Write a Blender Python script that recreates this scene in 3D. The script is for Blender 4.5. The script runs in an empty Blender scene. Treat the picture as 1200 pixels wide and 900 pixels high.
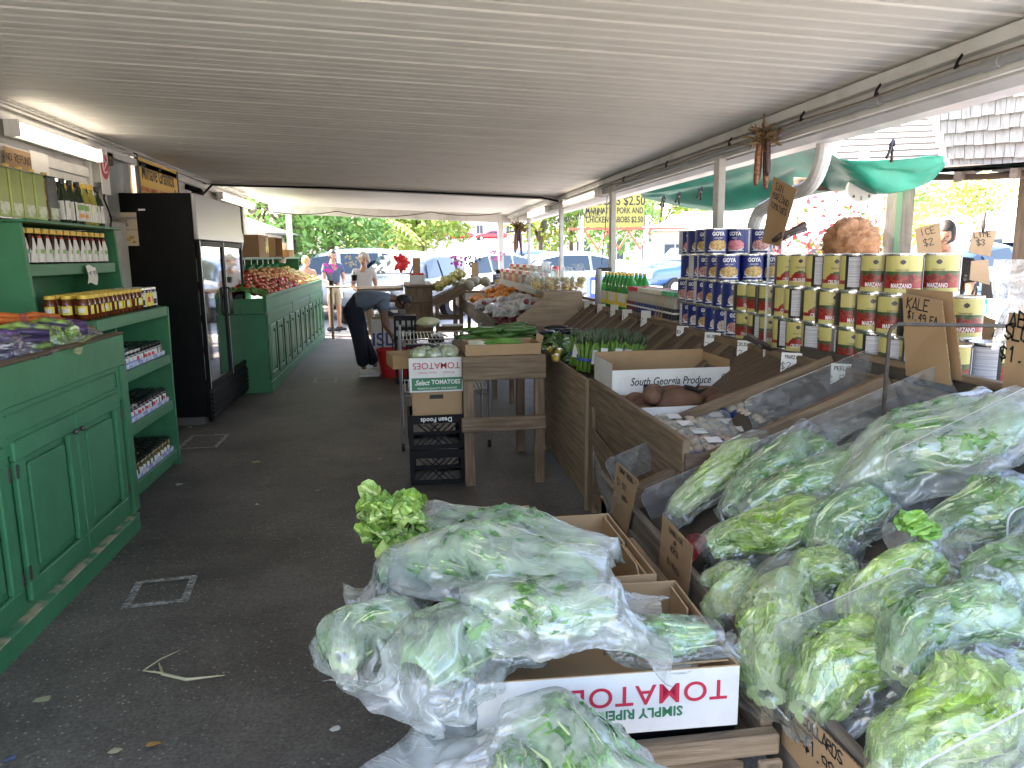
import bpy, math, random, re
import numpy as np
from mathutils import Vector, Matrix, noise, Euler
from math import sin, cos, pi, radians as R
SC = bpy.context.scene
COL = SC.collection
rnd = random.Random(7)

# ------------------------------------------------------------------ camera
FPX = 875.0; EYE = 1.6
_y, _p, _r = R(8.1), R(9.8), R(0.7)
FW = Vector((sin(_y)*cos(_p), cos(_y)*cos(_p), -sin(_p)))
_r0 = Vector((cos(_y), -sin(_y), 0)); _u0 = _r0.cross(FW)
RT = _r0*cos(_r) - _u0*sin(_r); UP = _u0*cos(_r) + _r0*sin(_r)
CO = Vector((0, 0, EYE))
cam = bpy.data.cameras.new('camera'); cam.sensor_width = 36; cam.lens = FPX/1200*36
cam.clip_start = .02; cam.clip_end = 2000
camo = bpy.data.objects.new('camera', cam); COL.objects.link(camo)
camo.matrix_world = Matrix((( RT.x, UP.x, -FW.x, CO.x), (RT.y, UP.y, -FW.y, CO.y), (RT.z, UP.z, -FW.z, CO.z), (0, 0, 0, 1)))
SC.camera = camo
# ------------------------------------------------------------------ sky, sun, exposure
SUN_EL, SUN_AZ = R(48), R(303)          # azimuth clockwise from +Y, where the sun stands
w = bpy.data.worlds.new('World'); SC.world = w; w.use_nodes = True
nt = w.node_tree; sk = nt.nodes.new('ShaderNodeTexSky'); sk.sky_type = 'NISHITA'; sk.sun_disc = False
sk.sun_elevation = SUN_EL; sk.sun_rotation = SUN_AZ; sk.dust_density = 2.5; sk.air_density = 1.0
nt.links.new(sk.outputs[0], nt.nodes['Background'].inputs[0]); nt.nodes['Background'].inputs[1].default_value = 0.15
sl = bpy.data.lights.new('sun', 'SUN'); sl.energy = 4.2; sl.angle = R(.53); sl.color = (1, .95, .87)
so = bpy.data.objects.new('sun', sl); COL.objects.link(so); so.location = (0, 0, 20)
sd = Vector((sin(SUN_AZ)*cos(SUN_EL), cos(SUN_AZ)*cos(SUN_EL), sin(SUN_EL)))
so.rotation_euler = sd.to_track_quat('Z', 'Y').to_euler()
vs = SC.view_settings; vs.view_transform = 'Standard'; vs.look = 'None'; vs.exposure = 3.42; vs.gamma = 1; vs.use_curve_mapping = False
if hasattr(vs, 'use_white_balance'): vs.use_white_balance = True; vs.white_balance_temperature = 7200; vs.white_balance_tint = 16
SC.render.engine = 'CYCLES'; cy = SC.cycles
cy.max_bounces = 9; cy.diffuse_bounces = 5; cy.glossy_bounces = 3; cy.transmission_bounces = 4; cy.transparent_max_bounces = 24
cy.use_denoising = True; cy.sample_clamp_indirect = 6; cy.caustics_reflective = False; cy.caustics_refractive = False

# ------------------------------------------------------------------ pixel helpers (photo scale 1200 x 900): a pixel and a known plane give a point
def ray(x, y): return FW + RT*((x-600)/FPX) + UP*((450-y)/FPX)
def atz(x, y, v): d = ray(x, y); return CO + d*((v-EYE)/d.z)
def atx(x, y, v): d = ray(x, y); return CO + d*(v/d.x)
def aty(x, y, v): d = ray(x, y); return CO + d*(v/d.y)
def atd(x, y, v): return CO + ray(x, y)*v

# ------------------------------------------------------------------ materials
MATS = {}
def _n(t, k, **kw):
    n = t.nodes.new(k)
    for a, b in kw.items(): setattr(n, a, b)
    return n
def fresnel_in(t, fr, ior):
    # a thin sheet reflects alike from both sides
    g = _n(t, 'ShaderNodeNewGeometry'); m = _n(t, 'ShaderNodeMapRange'); m.inputs[3].default_value = ior; m.inputs[4].default_value = 1/ior
    t.links.new(g.outputs['Backfacing'], m.inputs[0]); t.links.new(m.outputs[0], fr.inputs[0])
def mat(name, col=(.5,.5,.5), rough=.6, metal=0, col2=None, vs=6, stretch=(1,1,1), contrast=1.0, bump=0, bs=60, bstretch=None,
        coord='Object', spec=.5, trans=0, emit=None, es=0, dirt=None, dirts=3, dirtamt=.5, alpha=None, coat=0, detail=4):
    if name in MATS: return MATS[name]
    m = bpy.data.materials.new(name); m.use_nodes = True; t = m.node_tree; b = t.nodes['Principled BSDF']
    L = t.links.new
    def S(k, v):
        if k in b.inputs: b.inputs[k].default_value = v
    S('Base Color', (*col, 1)); S('Roughness', rough); S('Metallic', metal); S('Specular IOR Level', spec); S('Transmission Weight', trans); S('Coat Weight', coat)
    tc = _n(t, 'ShaderNodeTexCoord')
    last = None
    if col2 is not None:
        mp = _n(t, 'ShaderNodeMapping'); mp.inputs['Scale'].default_value = stretch; L(tc.outputs[coord], mp.inputs[0])
        no = _n(t, 'ShaderNodeTexNoise'); no.inputs['Scale'].default_value = vs; no.inputs['Detail'].default_value = detail; L(mp.outputs[0], no.inputs[0])
        mr = _n(t, 'ShaderNodeMapRange'); mr.inputs[1].default_value = .5-.2/contrast; mr.inputs[2].default_value = .5+.2/contrast; L(no.outputs[0], mr.inputs[0])
        mx = _n(t, 'ShaderNodeMix', data_type='RGBA'); mx.inputs[6].default_value = (*col, 1); mx.inputs[7].default_value = (*col2, 1)
        L(mr.outputs[0], mx.inputs[0]); last = mx.outputs[2]
    if dirt is not None:
        no = _n(t, 'ShaderNodeTexNoise'); no.inputs['Scale'].default_value = dirts; no.inputs['Detail'].default_value = 8; no.inputs['Roughness'].default_value = .7
        L(tc.outputs[coord], no.inputs[0])
        mr = _n(t, 'ShaderNodeMapRange'); mr.inputs[1].default_value = .5; mr.inputs[2].default_value = .72; mr.inputs[4].default_value = dirtamt; L(no.outputs[0], mr.inputs[0])
        mx = _n(t, 'ShaderNodeMix', data_type='RGBA'); mx.inputs[7].default_value = (*dirt, 1)
        if last: L(last, mx.inputs[6])
        else: mx.inputs[6].default_value = (*col, 1)
        L(mr.outputs[0], mx.inputs[0]); last = mx.outputs[2]
    if last: L(last, b.inputs['Base Color'])
    if bump:
        mp = _n(t, 'ShaderNodeMapping'); mp.inputs['Scale'].default_value = bstretch or stretch; L(tc.outputs[coord], mp.inputs[0])
        no = _n(t, 'ShaderNodeTexNoise'); no.inputs['Scale'].default_value = bs; no.inputs['Detail'].default_value = 4; L(mp.outputs[0], no.inputs[0])
        bp = _n(t, 'ShaderNodeBump'); bp.inputs['Strength'].default_value = min(1, bump); bp.inputs['Distance'].default_value = .01; L(no.outputs[0], bp.inputs['Height'])
        L(bp.outputs[0], b.inputs['Normal'])
    if emit: S('Emission Color', (*emit, 1)); S('Emission Strength', es)
    if alpha is not None: S('Alpha', alpha)
    MATS[name] = m; return m
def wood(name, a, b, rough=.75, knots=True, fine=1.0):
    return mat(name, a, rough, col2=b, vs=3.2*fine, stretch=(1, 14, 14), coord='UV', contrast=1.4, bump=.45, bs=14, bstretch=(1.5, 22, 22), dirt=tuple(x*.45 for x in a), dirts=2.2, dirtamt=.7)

# ------------------------------------------------------------------ mesh builder
class MB:
    def __init__(s): s.v = []; s.f = []; s.m = []; s.uv = []
    def quad(s, ps, m=0, uv=None):
        i = len(s.v); s.v += [tuple(p) for p in ps]; s.f.append(tuple(range(i, i+len(ps)))); s.m.append(m)
        s.uv.append(uv or [(p[0]+p[2]*.3, p[1]+p[2]) for p in ps])
    def faces(s, vs, fs, m=0, uvs=None):
        i = len(s.v); s.v += [tuple(p) for p in vs]
        for k, f in enumerate(fs):
            s.f.append(tuple(i+a for a in f)); s.m.append(m[k] if isinstance(m, (list, tuple)) else m)
            s.uv.append(uvs[k] if uvs else [(vs[a][0]+vs[a][1]*.37, vs[a][2]+vs[a][1]) for a in f])
    def box(s, a, b, m=0, M=None, fm=None):
        x0, y0, z0 = [min(p, q) for p, q in zip(a, b)]; x1, y1, z1 = [max(p, q) for p, q in zip(a, b)]
        P = [(x0,y0,z0),(x1,y0,z0),(x1,y1,z0),(x0,y1,z0),(x0,y0,z1),(x1,y0,z1),(x1,y1,z1),(x0,y1,z1)]
        d = (x1-x0, y1-y0, z1-z0); la = d.index(max(d)); o1, o2 = rnd.random()*20, rnd.random()*20
        F = {'-z': (0,3,2,1), '+z': (4,5,6,7), '-y': (0,1,5,4), '+x': (1,2,6,5), '+y': (2,3,7,6), '-x': (3,0,4,7)}
        i = len(s.v); s.v += [tuple(M @ Vector(p)) if M else p for p in P]
        for k, f in F.items():
            s.f.append(tuple(i+a for a in f)); s.m.append(fm.get(k, m) if fm else m)
            oth = [q for q in range(3) if q != la]; ax = 'xyz'.index(k[1])
            vv = [q for q in oth if q != ax]; vq = vv[0] if vv else oth[0]
            if ax == la: s.uv.append([(P[a][oth[0]]+o1, P[a][oth[1]]+o2) for a in f])
            else: s.uv.append([(P[a][la]+o1, P[a][vq]+o2+ax*.31) for a in f])
        return s
    def bar(s, p, q, w, h, m=0, up=(0,0,1)):
        p, q = Vector(p), Vector(q); d = (q-p); L = d.length; x = d.normalized(); u = Vector(up)
        y = u.cross(x)
        if y.length < 1e-4: y = Vector((1,0,0)).cross(x)
        if y.length < 1e-4: y = Vector((0,1,0)).cross(x)
        y.normalize(); zz = x.cross(y)
        M = Matrix(((x.x,y.x,zz.x,p.x),(x.y,y.y,zz.y,p.y),(x.z,y.z,zz.z,p.z),(0,0,0,1)))
        s.box((0,-w/2,-h/2), (L,w/2,h/2), m, M); return s
    def tube(s, pts, r, n=8, m=0, cap=True):
        pts = [Vector(p) for p in pts]; rs = r if isinstance(r, (list, tuple)) else [r]*len(pts)
        rings = []; up = Vector((0,0,1))
        d0 = (pts[1]-pts[0]).normalized(); a = d0.cross(up)
        if a.length < .05: a = d0.cross(Vector((0,1,0)))
        a.normalize(); i0 = len(s.v)
        for k, p in enumerate(pts):
            d = (pts[min(k+1, len(pts)-1)]-pts[max(k-1, 0)]).normalized()
            a = (a - d*a.dot(d)).normalized(); b = d.cross(a)
            for j in range(n):
                t = 2*pi*j/n; s.v.append(tuple(p + (a*cos(t)+b*sin(t))*rs[k]))
        for k in range(len(pts)-1):
            for j in range(n):
                s.f.append((i0+k*n+j, i0+k*n+(j+1)%n, i0+(k+1)*n+(j+1)%n, i0+(k+1)*n+j)); s.m.append(m)
                s.uv.append([(k, j/n), (k, (j+1)/n), (k+1, (j+1)/n), (k+1, j/n)])
        if cap:
            for base, rev in ((i0, 1), (i0+(len(pts)-1)*n, 0)):
                f = list(range(base, base+n)); f = f[::-1] if rev else f
                s.f.append(tuple(f)); s.m.append(m); s.uv.append([(0, 0)]*n)
        return s
    def lathe(s, prof, n=16, m=0, o=(0,0,0), mlist=None):
        i0 = len(s.v); o = Vector(o)
        for r, z in prof:
            for j in range(n):
                t = 2*pi*j/n; s.v.append((o.x+r*cos(t), o.y+r*sin(t), o.z+z))
        for k in range(len(prof)-1):
            for j in range(n):
                s.f.append((i0+k*n+j, i0+k*n+(j+1)%n, i0+(k+1)*n+(j+1)%n, i0+(k+1)*n+j)); s.m.append(mlist[k] if mlist else m)
                s.uv.append([(j/n, k), ((j+1)/n, k), ((j+1)/n, k+1), (j/n, k+1)])
        for base, rev, kk in ((i0, 1, 0), (i0+(len(prof)-1)*n, 0, -1)):
            if prof[kk][0] > 1e-4:
                f = list(range(base, base+n)); f = f[::-1] if rev else f
                s.f.append(tuple(f)); s.m.append((mlist[kk] if mlist else m)); s.uv.append([(0, 0)]*n)
        return s
    def grid(s, fn, nu, nv, m=0, closeu=False):
        i0 = len(s.v)
        for v in range(nv+1):
            for u in range(nu if closeu else nu+1): s.v.append(tuple(fn(u/nu, v/nv)))
        W = nu if closeu else nu+1
        for v in range(nv):
            for u in range(nu):
                u2 = (u+1) % W if closeu else u+1
                s.f.append((i0+v*W+u, i0+v*W+u2, i0+(v+1)*W+u2, i0+(v+1)*W+u)); s.m.append(m(u/nu, v/nv) if callable(m) else m)
                s.uv.append([(u/nu, v/nv), ((u+1)/nu, v/nv), ((u+1)/nu, (v+1)/nv), (u/nu, (v+1)/nv)])
        return s
    def prism(s, poly, h, M=None, m=0):
        n = len(poly); P = [(x, y, 0) for x, y in poly]+[(x, y, h) for x, y in poly]
        if M: P = [tuple(M @ Vector(p)) for p in P]
        fs = [tuple(range(n))[::-1], tuple(range(n, 2*n))]+[(i, (i+1) % n, n+(i+1) % n, n+i) for i in range(n)]
        s.faces(P, fs, m); return s
    def ball(s, c, r, n=10, m=0, rz=1.0, seed=0, amp=0, fr=2.0):
        c = Vector(c); r = Vector(r) if not isinstance(r, (int, float)) else Vector((r, r, r*rz)); nv = max(4, n*2//3)
        def fn(u, v):
            t = 2*pi*u; p = pi*v; d = Vector((sin(p)*cos(t), sin(p)*sin(t), -cos(p)))
            k = 1 + (amp*noise.noise(d*fr+Vector((seed, seed*.7, 0))) if amp else 0)
            return (c.x+d.x*r.x*k, c.y+d.y*r.y*k, c.z+d.z*r.z*k)
        s.grid(fn, n, nv, m, closeu=True); return s
    def mesh(s, name, mats, smooth=False):
        me = bpy.data.meshes.new(name); me.from_pydata(s.v, [], s.f)
        for k in (mats if isinstance(mats, (list, tuple)) else [mats]): me.materials.append(k)
        me.polygons.foreach_set('material_index', s.m)
        uvl = me.uv_layers.new(name='UVMap'); fl = [c for f in s.uv for p in f for c in p[:2]]
        uvl.data.foreach_set('uv', fl)
        if smooth: me.polygons.foreach_set('use_smooth', [True]*len(s.f))
        me.update(); return me
    def build(s, name, mats, parent=None, smooth=False, bevel=0, loc=None, subd=0, auto=None):
        o = bpy.data.objects.new(name, s.mesh(name, mats, smooth)); COL.objects.link(o)
        if parent is not None: o.parent = parent
        if loc is not None: o.location = loc
        if bevel:
            b = o.modifiers.new('bevel', 'BEVEL'); b.width = bevel; b.segments = 1; b.limit_method = 'ANGLE'; b.angle_limit = R(40)
        if subd:
            b = o.modifiers.new('sub', 'SUBSURF'); b.levels = subd; b.render_levels = subd
        return o
def tag(o, label=None, cat=None, group=None, kind=None):
    if label: o['label'] = label
    if cat: o['category'] = cat
    if group: o['group'] = group
    if kind: o['kind'] = kind
    return o
def thing(name, label, cat, loc=(0,0,0), rz=0, group=None):
    o = bpy.data.objects.new(name, None); COL.objects.link(o); o.location = loc; o.rotation_euler = (0, 0, rz); o.empty_display_size = .05
    return tag(o, label, cat, group)
def kids(o): return [c for c in ALLK.get(o.name, [])]
def dup(root, loc, rot=0, label=None, group=None, scale=None):
    def cp(o, par):
        c = o.copy(); COL.objects.link(c)
        if par: c.parent = par
        for ch in o.children: cp(ch, c)
        return c
    r = cp(root, None); r.location = loc; r.rotation_euler = rot if isinstance(rot, (tuple, list, Euler)) else (0, 0, rot)
    if label: r['label'] = label
    if group: r['group'] = group
    if scale: r.scale = scale if isinstance(scale, (tuple, list)) else (scale,)*3
    return r
class Repeat:
    """the first place takes the original itself, every later one a copy"""
    def __init__(s, maker): s.maker = maker; s.o = None
    def __call__(s, loc, rot=0, label=None, group=None, scale=None):
        if s.o is None:
            s.o = s.maker(); s.o.location = loc; s.o.rotation_euler = rot if isinstance(rot, (tuple, list)) else (0, 0, rot)
            if label: s.o['label'] = label
            if group: s.o['group'] = group
            if scale: s.o.scale = scale if isinstance(scale, (tuple, list)) else (scale,)*3
            return s.o
        return dup(s.o, loc, rot, label, group, scale)
ORD = 'first second third fourth fifth sixth seventh eighth ninth tenth eleventh twelfth thirteenth fourteenth fifteenth sixteenth seventeenth eighteenth nineteenth twentieth'.split()
def ordw(i): return ORD[i] if i < len(ORD) else 'one far along'

# ------------------------------------------------------------------ lettering
def text_mb(s, size, bold=0.0, width=1.0, align='CENTER', shear=0, depth=.0006, spacing=1.0):
    cu = bpy.data.curves.new('t', 'FONT'); cu.body = s; cu.size = size; cu.align_x = align; cu.align_y = 'CENTER'; cu.offset = bold; cu.shear = shear
    cu.extrude = depth; cu.resolution_u = 6 if size > .055 else 2; cu.space_character = spacing
    o = bpy.data.objects.new('t', cu); me = bpy.data.meshes.new_from_object(o)
    vs = [(v.co.x*width, v.co.y, v.co.z) for v in me.vertices]; fs = [tuple(p.vertices) for p in me.polygons]
    bpy.data.objects.remove(o); bpy.data.curves.remove(cu); bpy.data.meshes.remove(me)
    return vs, fs
def frame(o, ux, uy):
    ux = Vector(ux).normalized(); uy = Vector(uy); uy = (uy-ux*uy.dot(ux)).normalized(); n = ux.cross(uy); o = Vector(o)
    return Matrix(((ux.x,uy.x,n.x,o.x),(ux.y,uy.y,n.y,o.y),(ux.z,uy.z,n.z,o.z),(0,0,0,1)))
def write(parent, s, M, size, m, bold=0.0, width=1.0, name='lettering', shear=0, align='CENTER', depth=.0006, spacing=1.0):
    """text lies in the frame M: x to the right, y up, z out of the surface"""
    b = MB(); vs, fs = text_mb(s, size, bold, width, align, shear, depth, spacing)
    b.faces([tuple(M @ Vector(v)) for v in vs], fs)
    return b.build(name, m, parent)
GL = {'A':'00,26,40;11,31','B':'00,06,35,33,03,33,42,30,00','C':'45,26,05,01,20,41','D':'00,06,36,43,30,00','E':'46,06,00,40;03,33','G':'45,26,05,01,20,41,43,23',
 'H':'00,06;40,46;03,43','I':'20,26','K':'00,06;46,03,40','L':'06,00,40','M':'00,06,23,46,40','N':'00,06,40,46','O':'20,01,05,26,45,41,20','P':'00,06,36,44,03',
 'R':'00,06,36,44,03,40','S':'45,26,05,13,32,41,20,01','T':'06,46;26,20','U':'06,01,20,41,46','V':'06,20,46','W':'06,10,24,30,46','Z':'06,46,00,40','Y':'06,23,46;23,20',
 '$':'45,26,05,13,32,41,20,01;27,2-','1':'15,26,20','2':'05,26,45,00,40','3':'05,26,45,23,42,20,01','4':'36,02,42;30,36','5':'46,06,03,33,42,20,00','6':'36,03,01,20,41,33,02','7':'06,46,10',
 '8':'23,05,26,45,23,01,20,41,23','9':'43,13,05,26,45,40','0':'20,01,05,26,45,41,20','.':'10,20','/':'0-,47','-':'03,43','Q':'20,01,05,26,45,41,20;22,40','X':'00,46;06,40','F':'46,06,00;03,33','J':'46,41,20,01'}
def scribble(parent, s, M, h, m, w=.004, seed=0, name='lettering', sq=.62, align='c'):
    """marker handwriting: strokes as thin ribbons on the card"""
    r = random.Random(seed); b = MB(); k = h/6; adv = h*sq*1.25; wd = len(s)*adv; x0 = -wd/2 if align == 'c' else 0
    for i, c in enumerate(s):
        g = GL.get(c)
        if not g: continue
        ox = x0+i*adv+r.uniform(-.05, .05)*h; oy = -h/2+r.uniform(-.05, .05)*h; sc = r.uniform(.9, 1.1)
        for st in g.split(';'):
            pts = []
            for q in st.split(','):
                yy = -1 if q[1] == '-' else int(q[1])
                pts.append(Vector((ox+int(q[0])*k*sq*1.45*sc+r.uniform(-.12, .12)*k, oy+yy*k*sc+r.uniform(-.12, .12)*k, 0)))
            for a, c2 in zip(pts, pts[1:]):
                d = (c2-a); L = d.length
                if L < 1e-6: continue
                n = Vector((-d.y, d.x, 0))/L*w/2; e = d/L*w*.35; zz = Vector((0, 0, .0009))
                b.quad([M @ (a-n-e+zz), M @ (c2-n+e+zz), M @ (c2+n+e+zz), M @ (a+n-e+zz)])
    if b.f: return b.build(name, m, parent)

# ------------------------------------------------------------------ palette
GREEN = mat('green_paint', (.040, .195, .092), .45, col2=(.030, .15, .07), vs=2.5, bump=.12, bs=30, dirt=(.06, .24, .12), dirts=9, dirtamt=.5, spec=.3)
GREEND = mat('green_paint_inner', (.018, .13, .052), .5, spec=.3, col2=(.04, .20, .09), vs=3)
CHIP = mat('bare_chipped_edge', (.42, .36, .24), .8, col2=(.05, .22, .11), vs=9, contrast=3)
WHITE = mat('white_paint', (.62, .62, .60), .5, col2=(.52, .52, .49), vs=2, dirt=(.25, .24, .20), dirts=4, dirtamt=.45, bump=.1, bs=20)
WHITEG = mat('gutter_white', (.66, .67, .67), .4, col2=(.55, .56, .56), vs=1.5, stretch=(1, .3, 1), dirt=(.3, .3, .28), dirts=3, dirtamt=.4)
BLACK = mat('black_paint', (.003, .003, .0035), .5, dirt=(.018, .018, .018), dirts=7, dirtamt=.4, spec=.15)
BLACKP = mat('black_plastic', (.004, .004, .005), .5, dirt=(.02, .02, .022), dirts=8, dirtamt=.3, spec=.2)
RUBBER = mat('rubber', (.015, .015, .015), .8)
STEEL = mat('steel', (.55, .55, .56), .35, 1, dirt=(.25, .24, .22), dirts=14, dirtamt=.4)
TIN = mat('tin', (.62, .62, .60), .25, 1)
DARKMETAL = mat('dark_metal', (.09, .085, .08), .5, .7, dirt=(.14, .08, .05), dirts=20, dirtamt=.6)
WOODA = wood('worn_board', (.25, .17, .105), (.13, .085, .05))
WOODB = wood('pale_board', (.36, .26, .165), (.19, .13, .08))
WOODG = wood('grey_board', (.21, .175, .135), (.13, .105, .08))
WOODD = wood('dark_board', (.13, .085, .052), (.08, .05, .032))
PLY = wood('plywood', (.48, .36, .25), (.36, .26, .17), fine=.7)
KRAFT = mat('kraft_card', (.40, .26, .14), .85, col2=(.34, .215, .11), vs=3, bump=.12, bs=6, stretch=(1,1,1), bstretch=(2, 60, 2), coord='UV', dirt=(.28, .17, .09), dirts=5, dirtamt=.5)
KRAFTE = mat('card_cut_edge', (.30, .19, .10), .9, col2=(.14, .085, .04), vs=120, contrast=4)
CARDW = mat('white_card', (.70, .69, .66), .6, col2=(.60, .59, .56), vs=4, dirt=(.42, .38, .32), dirts=7, dirtamt=.4)
PAPER = mat('paper', (.74, .73, .70), .7)
INK = mat('ink_black', (.01, .01, .012), .6)
INKR = mat('ink_red', (.50, .02, .05), .5)
INKG = mat('ink_green', (.02, .16, .07), .5)
INKB = mat('ink_blue', (.03, .06, .30), .5)
LAMP = mat('lamp_tube', (.9, .9, .85), .5, emit=(1, .93, .78), es=.75)
LAMPD = mat('lamp_tube_dim', (.9, .9, .85), .5, emit=(1, .95, .85), es=.5)
# ================================================================== ground, floor
def asphalt():
    m = mat('dark_floor', (.040, .037, .035), .62)
    t = m.node_tree; b = t.nodes['Principled BSDF']; L = t.links.new
    tc = _n(t, 'ShaderNodeTexCoord')
    v = _n(t, 'ShaderNodeTexVoronoi'); v.inputs['Scale'].default_value = 48; L(tc.outputs['Object'], v.inputs[0])
    n1 = _n(t, 'ShaderNodeTexNoise'); n1.inputs['Scale'].default_value = 1.1; n1.inputs['Detail'].default_value = 9; n1.inputs['Roughness'].default_value = .65; L(tc.outputs['Object'], n1.inputs[0])
    n2 = _n(t, 'ShaderNodeTexNoise'); n2.inputs['Scale'].default_value = 90; L(tc.outputs['Object'], n2.inputs[0])
    sep = _n(t, 'ShaderNodeSeparateColor'); L(v.outputs['Color'], sep.inputs[0])
    # a pale chip where the cell distance is small and the cell is one of the few picked
    c1 = _n(t, 'ShaderNodeMath', operation='LESS_THAN'); c1.inputs[1].default_value = .23; L(v.outputs['Distance'], c1.inputs[0])
    c2 = _n(t, 'ShaderNodeMath', operation='GREATER_THAN'); c2.inputs[1].default_value = .66; L(sep.outputs[0], c2.inputs[0])
    wearn = _n(t, 'ShaderNodeTexNoise'); wearn.inputs['Scale'].default_value = .9; wearn.inputs['Detail'].default_value = 3; L(tc.outputs['Object'], wearn.inputs[0])
    wr = _n(t, 'ShaderNodeMapRange'); wr.inputs[1].default_value = .35; wr.inputs[2].default_value = .62; wr.inputs[3].default_value = .12; wr.inputs[4].default_value = .85; L(wearn.outputs[0], wr.inputs[0])
    c3 = _n(t, 'ShaderNodeMath', operation='MULTIPLY'); L(c1.outputs[0], c3.inputs[0]); L(c2.outputs[0], c3.inputs[1])
    c4 = _n(t, 'ShaderNodeMath', operation='MULTIPLY'); L(c3.outputs[0], c4.inputs[0]); L(wr.outputs[0], c4.inputs[1])
    cr = _n(t, 'ShaderNodeValToRGB'); cr.color_ramp.elements[0].position = .32; cr.color_ramp.elements[0].color = (.040, .036, .032, 1)
    cr.color_ramp.elements[1].position = .68; cr.color_ramp.elements[1].color = (.155, .138, .120, 1); L(n1.outputs[0], cr.inputs[0])
    mg = _n(t, 'ShaderNodeMix', data_type='RGBA', blend_type='MULTIPLY'); mg.inputs[0].default_value = .8; L(cr.outputs[0], mg.inputs[6])
    gr = _n(t, 'ShaderNodeMapRange'); gr.inputs[1].default_value = .3; gr.inputs[2].default_value = .7; gr.inputs[3].default_value = .55; gr.inputs[4].default_value = 1.4; L(n2.outputs[0], gr.inputs[0]); L(gr.outputs[0], mg.inputs[7])
    mx = _n(t, 'ShaderNodeMix', data_type='RGBA'); L(c4.outputs[0], mx.inputs[0]); L(mg.outputs[2], mx.inputs[6]); mx.inputs[7].default_value = (.36, .34, .31, 1)
    L(mx.outputs[2], b.inputs['Base Color'])
    bp = _n(t, 'ShaderNodeBump'); bp.inputs['Strength'].default_value = .5; bp.inputs['Distance'].default_value = .006; L(n2.outputs[0], bp.inputs['Height']); L(bp.outputs[0], b.inputs['Normal'])
    rr = _n(t, 'ShaderNodeMapRange'); rr.inputs[3].default_value = .45; rr.inputs[4].default_value = .75; L(n1.outputs[0], rr.inputs[0]); L(rr.outputs[0], b.inputs['Roughness'])
    return m
GROUND = mat('sunlit_paving', (.36, .34, .31), .9, col2=(.28, .265, .24), vs=.5, bump=.2, bs=30, dirt=(.2, .19, .17), dirts=.6)
b = MB(); b.quad([(-400,-300,0),(400,-300,0),(400,700,0),(-400,700,0)]); tag(b.build('ground', GROUND), kind='structure')
b = MB(); b.box((-2.9,-1.6,-.05), (2.75,16.2,.006)); tag(b.build('market_floor', asphalt()), kind='structure')
ROAD = mat('road_asphalt', (.10, .10, .10), .9, col2=(.07, .07, .07), vs=.6, bump=.2, bs=30)
b = MB(); b.quad([(-120,31,.008),(160,31,.008),(160,39,.008),(-120,39,.008)]); tag(b.build('road', ROAD), kind='structure')
b = MB(); b.box((-120,30.6,0),(160,30.98,.13)); tag(b.build('kerb', GROUND), kind='structure')
# painted tape squares and floor litter
TAPE = mat('worn_white_tape', (.46, .46, .43), .7, col2=(.10, .10, .09), vs=55, contrast=1.2, dirt=(.08, .08, .07), dirts=18, dirtamt=.9)
def tape_sq(c, sx, sy, rz, label):
    w = .036; b = MB(); M = Matrix.Translation(c) @ Matrix.Rotation(rz, 4, 'Z')
    for x0, y0, x1, y1 in ((-sx,-sy,sx,-sy+w),(-sx,sy-w,sx,sy),(-sx,-sy+w+.003,-sx+w,sy-w-.003),(sx-w,-sy+w+.003,sx,sy-w-.003)):
        b.quad([M @ Vector(p) for p in ((x0,y0,0),(x1,y0,0),(x1,y1,0),(x0,y1,0))])
    tag(b.build('floor_tape_square', TAPE), label, 'floor marking', 'tape squares on the floor')
tape_sq((-1.22,3.62,.010), .145, .155, R(6), 'worn white tape square stuck on dark floor beside the near green counter')
tape_sq((-1.06,9.95,.010), .15, .2, R(3), 'faint tape square on floor near the far green counter')
tape_sq((-1.8,6.75,.010), .17, .25, R(0), 'broken tape outline on floor before the black fridge')
LEAF0 = mat('dry_husk', (.50, .44, .30), .8, col2=(.34, .32, .17), vs=8)
b = MB(); b.tube([(-1.02,2.92,.014),(-.98,2.83,.016),(-.88,2.78,.013),(-.74,2.79,.011)], [.003,.007,.007,.002], 5)
b.tube([(-.98,2.83,.02),(-1.06,2.86,.02),(-1.02,2.95,.016),(-.96,3.0,.02)], [.005,.003,.003,.001], 4)
tag(b.build('husk_scrap', LEAF0), 'torn pale husk scrap lying bent on dark floor of the aisle', 'litter')
LIT = [((300,541),(.32,.33,.12)),((50,820),(.35,.36,.22)),((179,872),(.4,.22,.06)),((391,855),(.5,.5,.48)),((134,880),(.42,.38,.25)),((9,890),(.06,.08,.15)),((301,591),(.5,.5,.48)),((60,712),(.4,.3,.1)),((223,501),(.5,.5,.48)),((446,538),(.5,.48,.45)),((210,568),(.4,.4,.38)),((372,575),(.3,.3,.28))]
LITN = ['small green leaf scrap on floor in front of black fridge', 'curled pale leaf on floor below the near green counter', 'small orange leaf lying on the dark aisle floor','crumpled clear plastic scrap on aisle floor below the left bags','thin dry sliver on floor near bottom left','dark blue scrap on the floor in bottom left corner','tiny white scrap in the middle of the aisle','small tan leaf by the green plinth','white sliver on floor beside the fridge grille','pale scrap near the foot of the black crates','pale grey sliver by the foot of the green jar shelf','tiny grey fleck in mid aisle']
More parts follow.
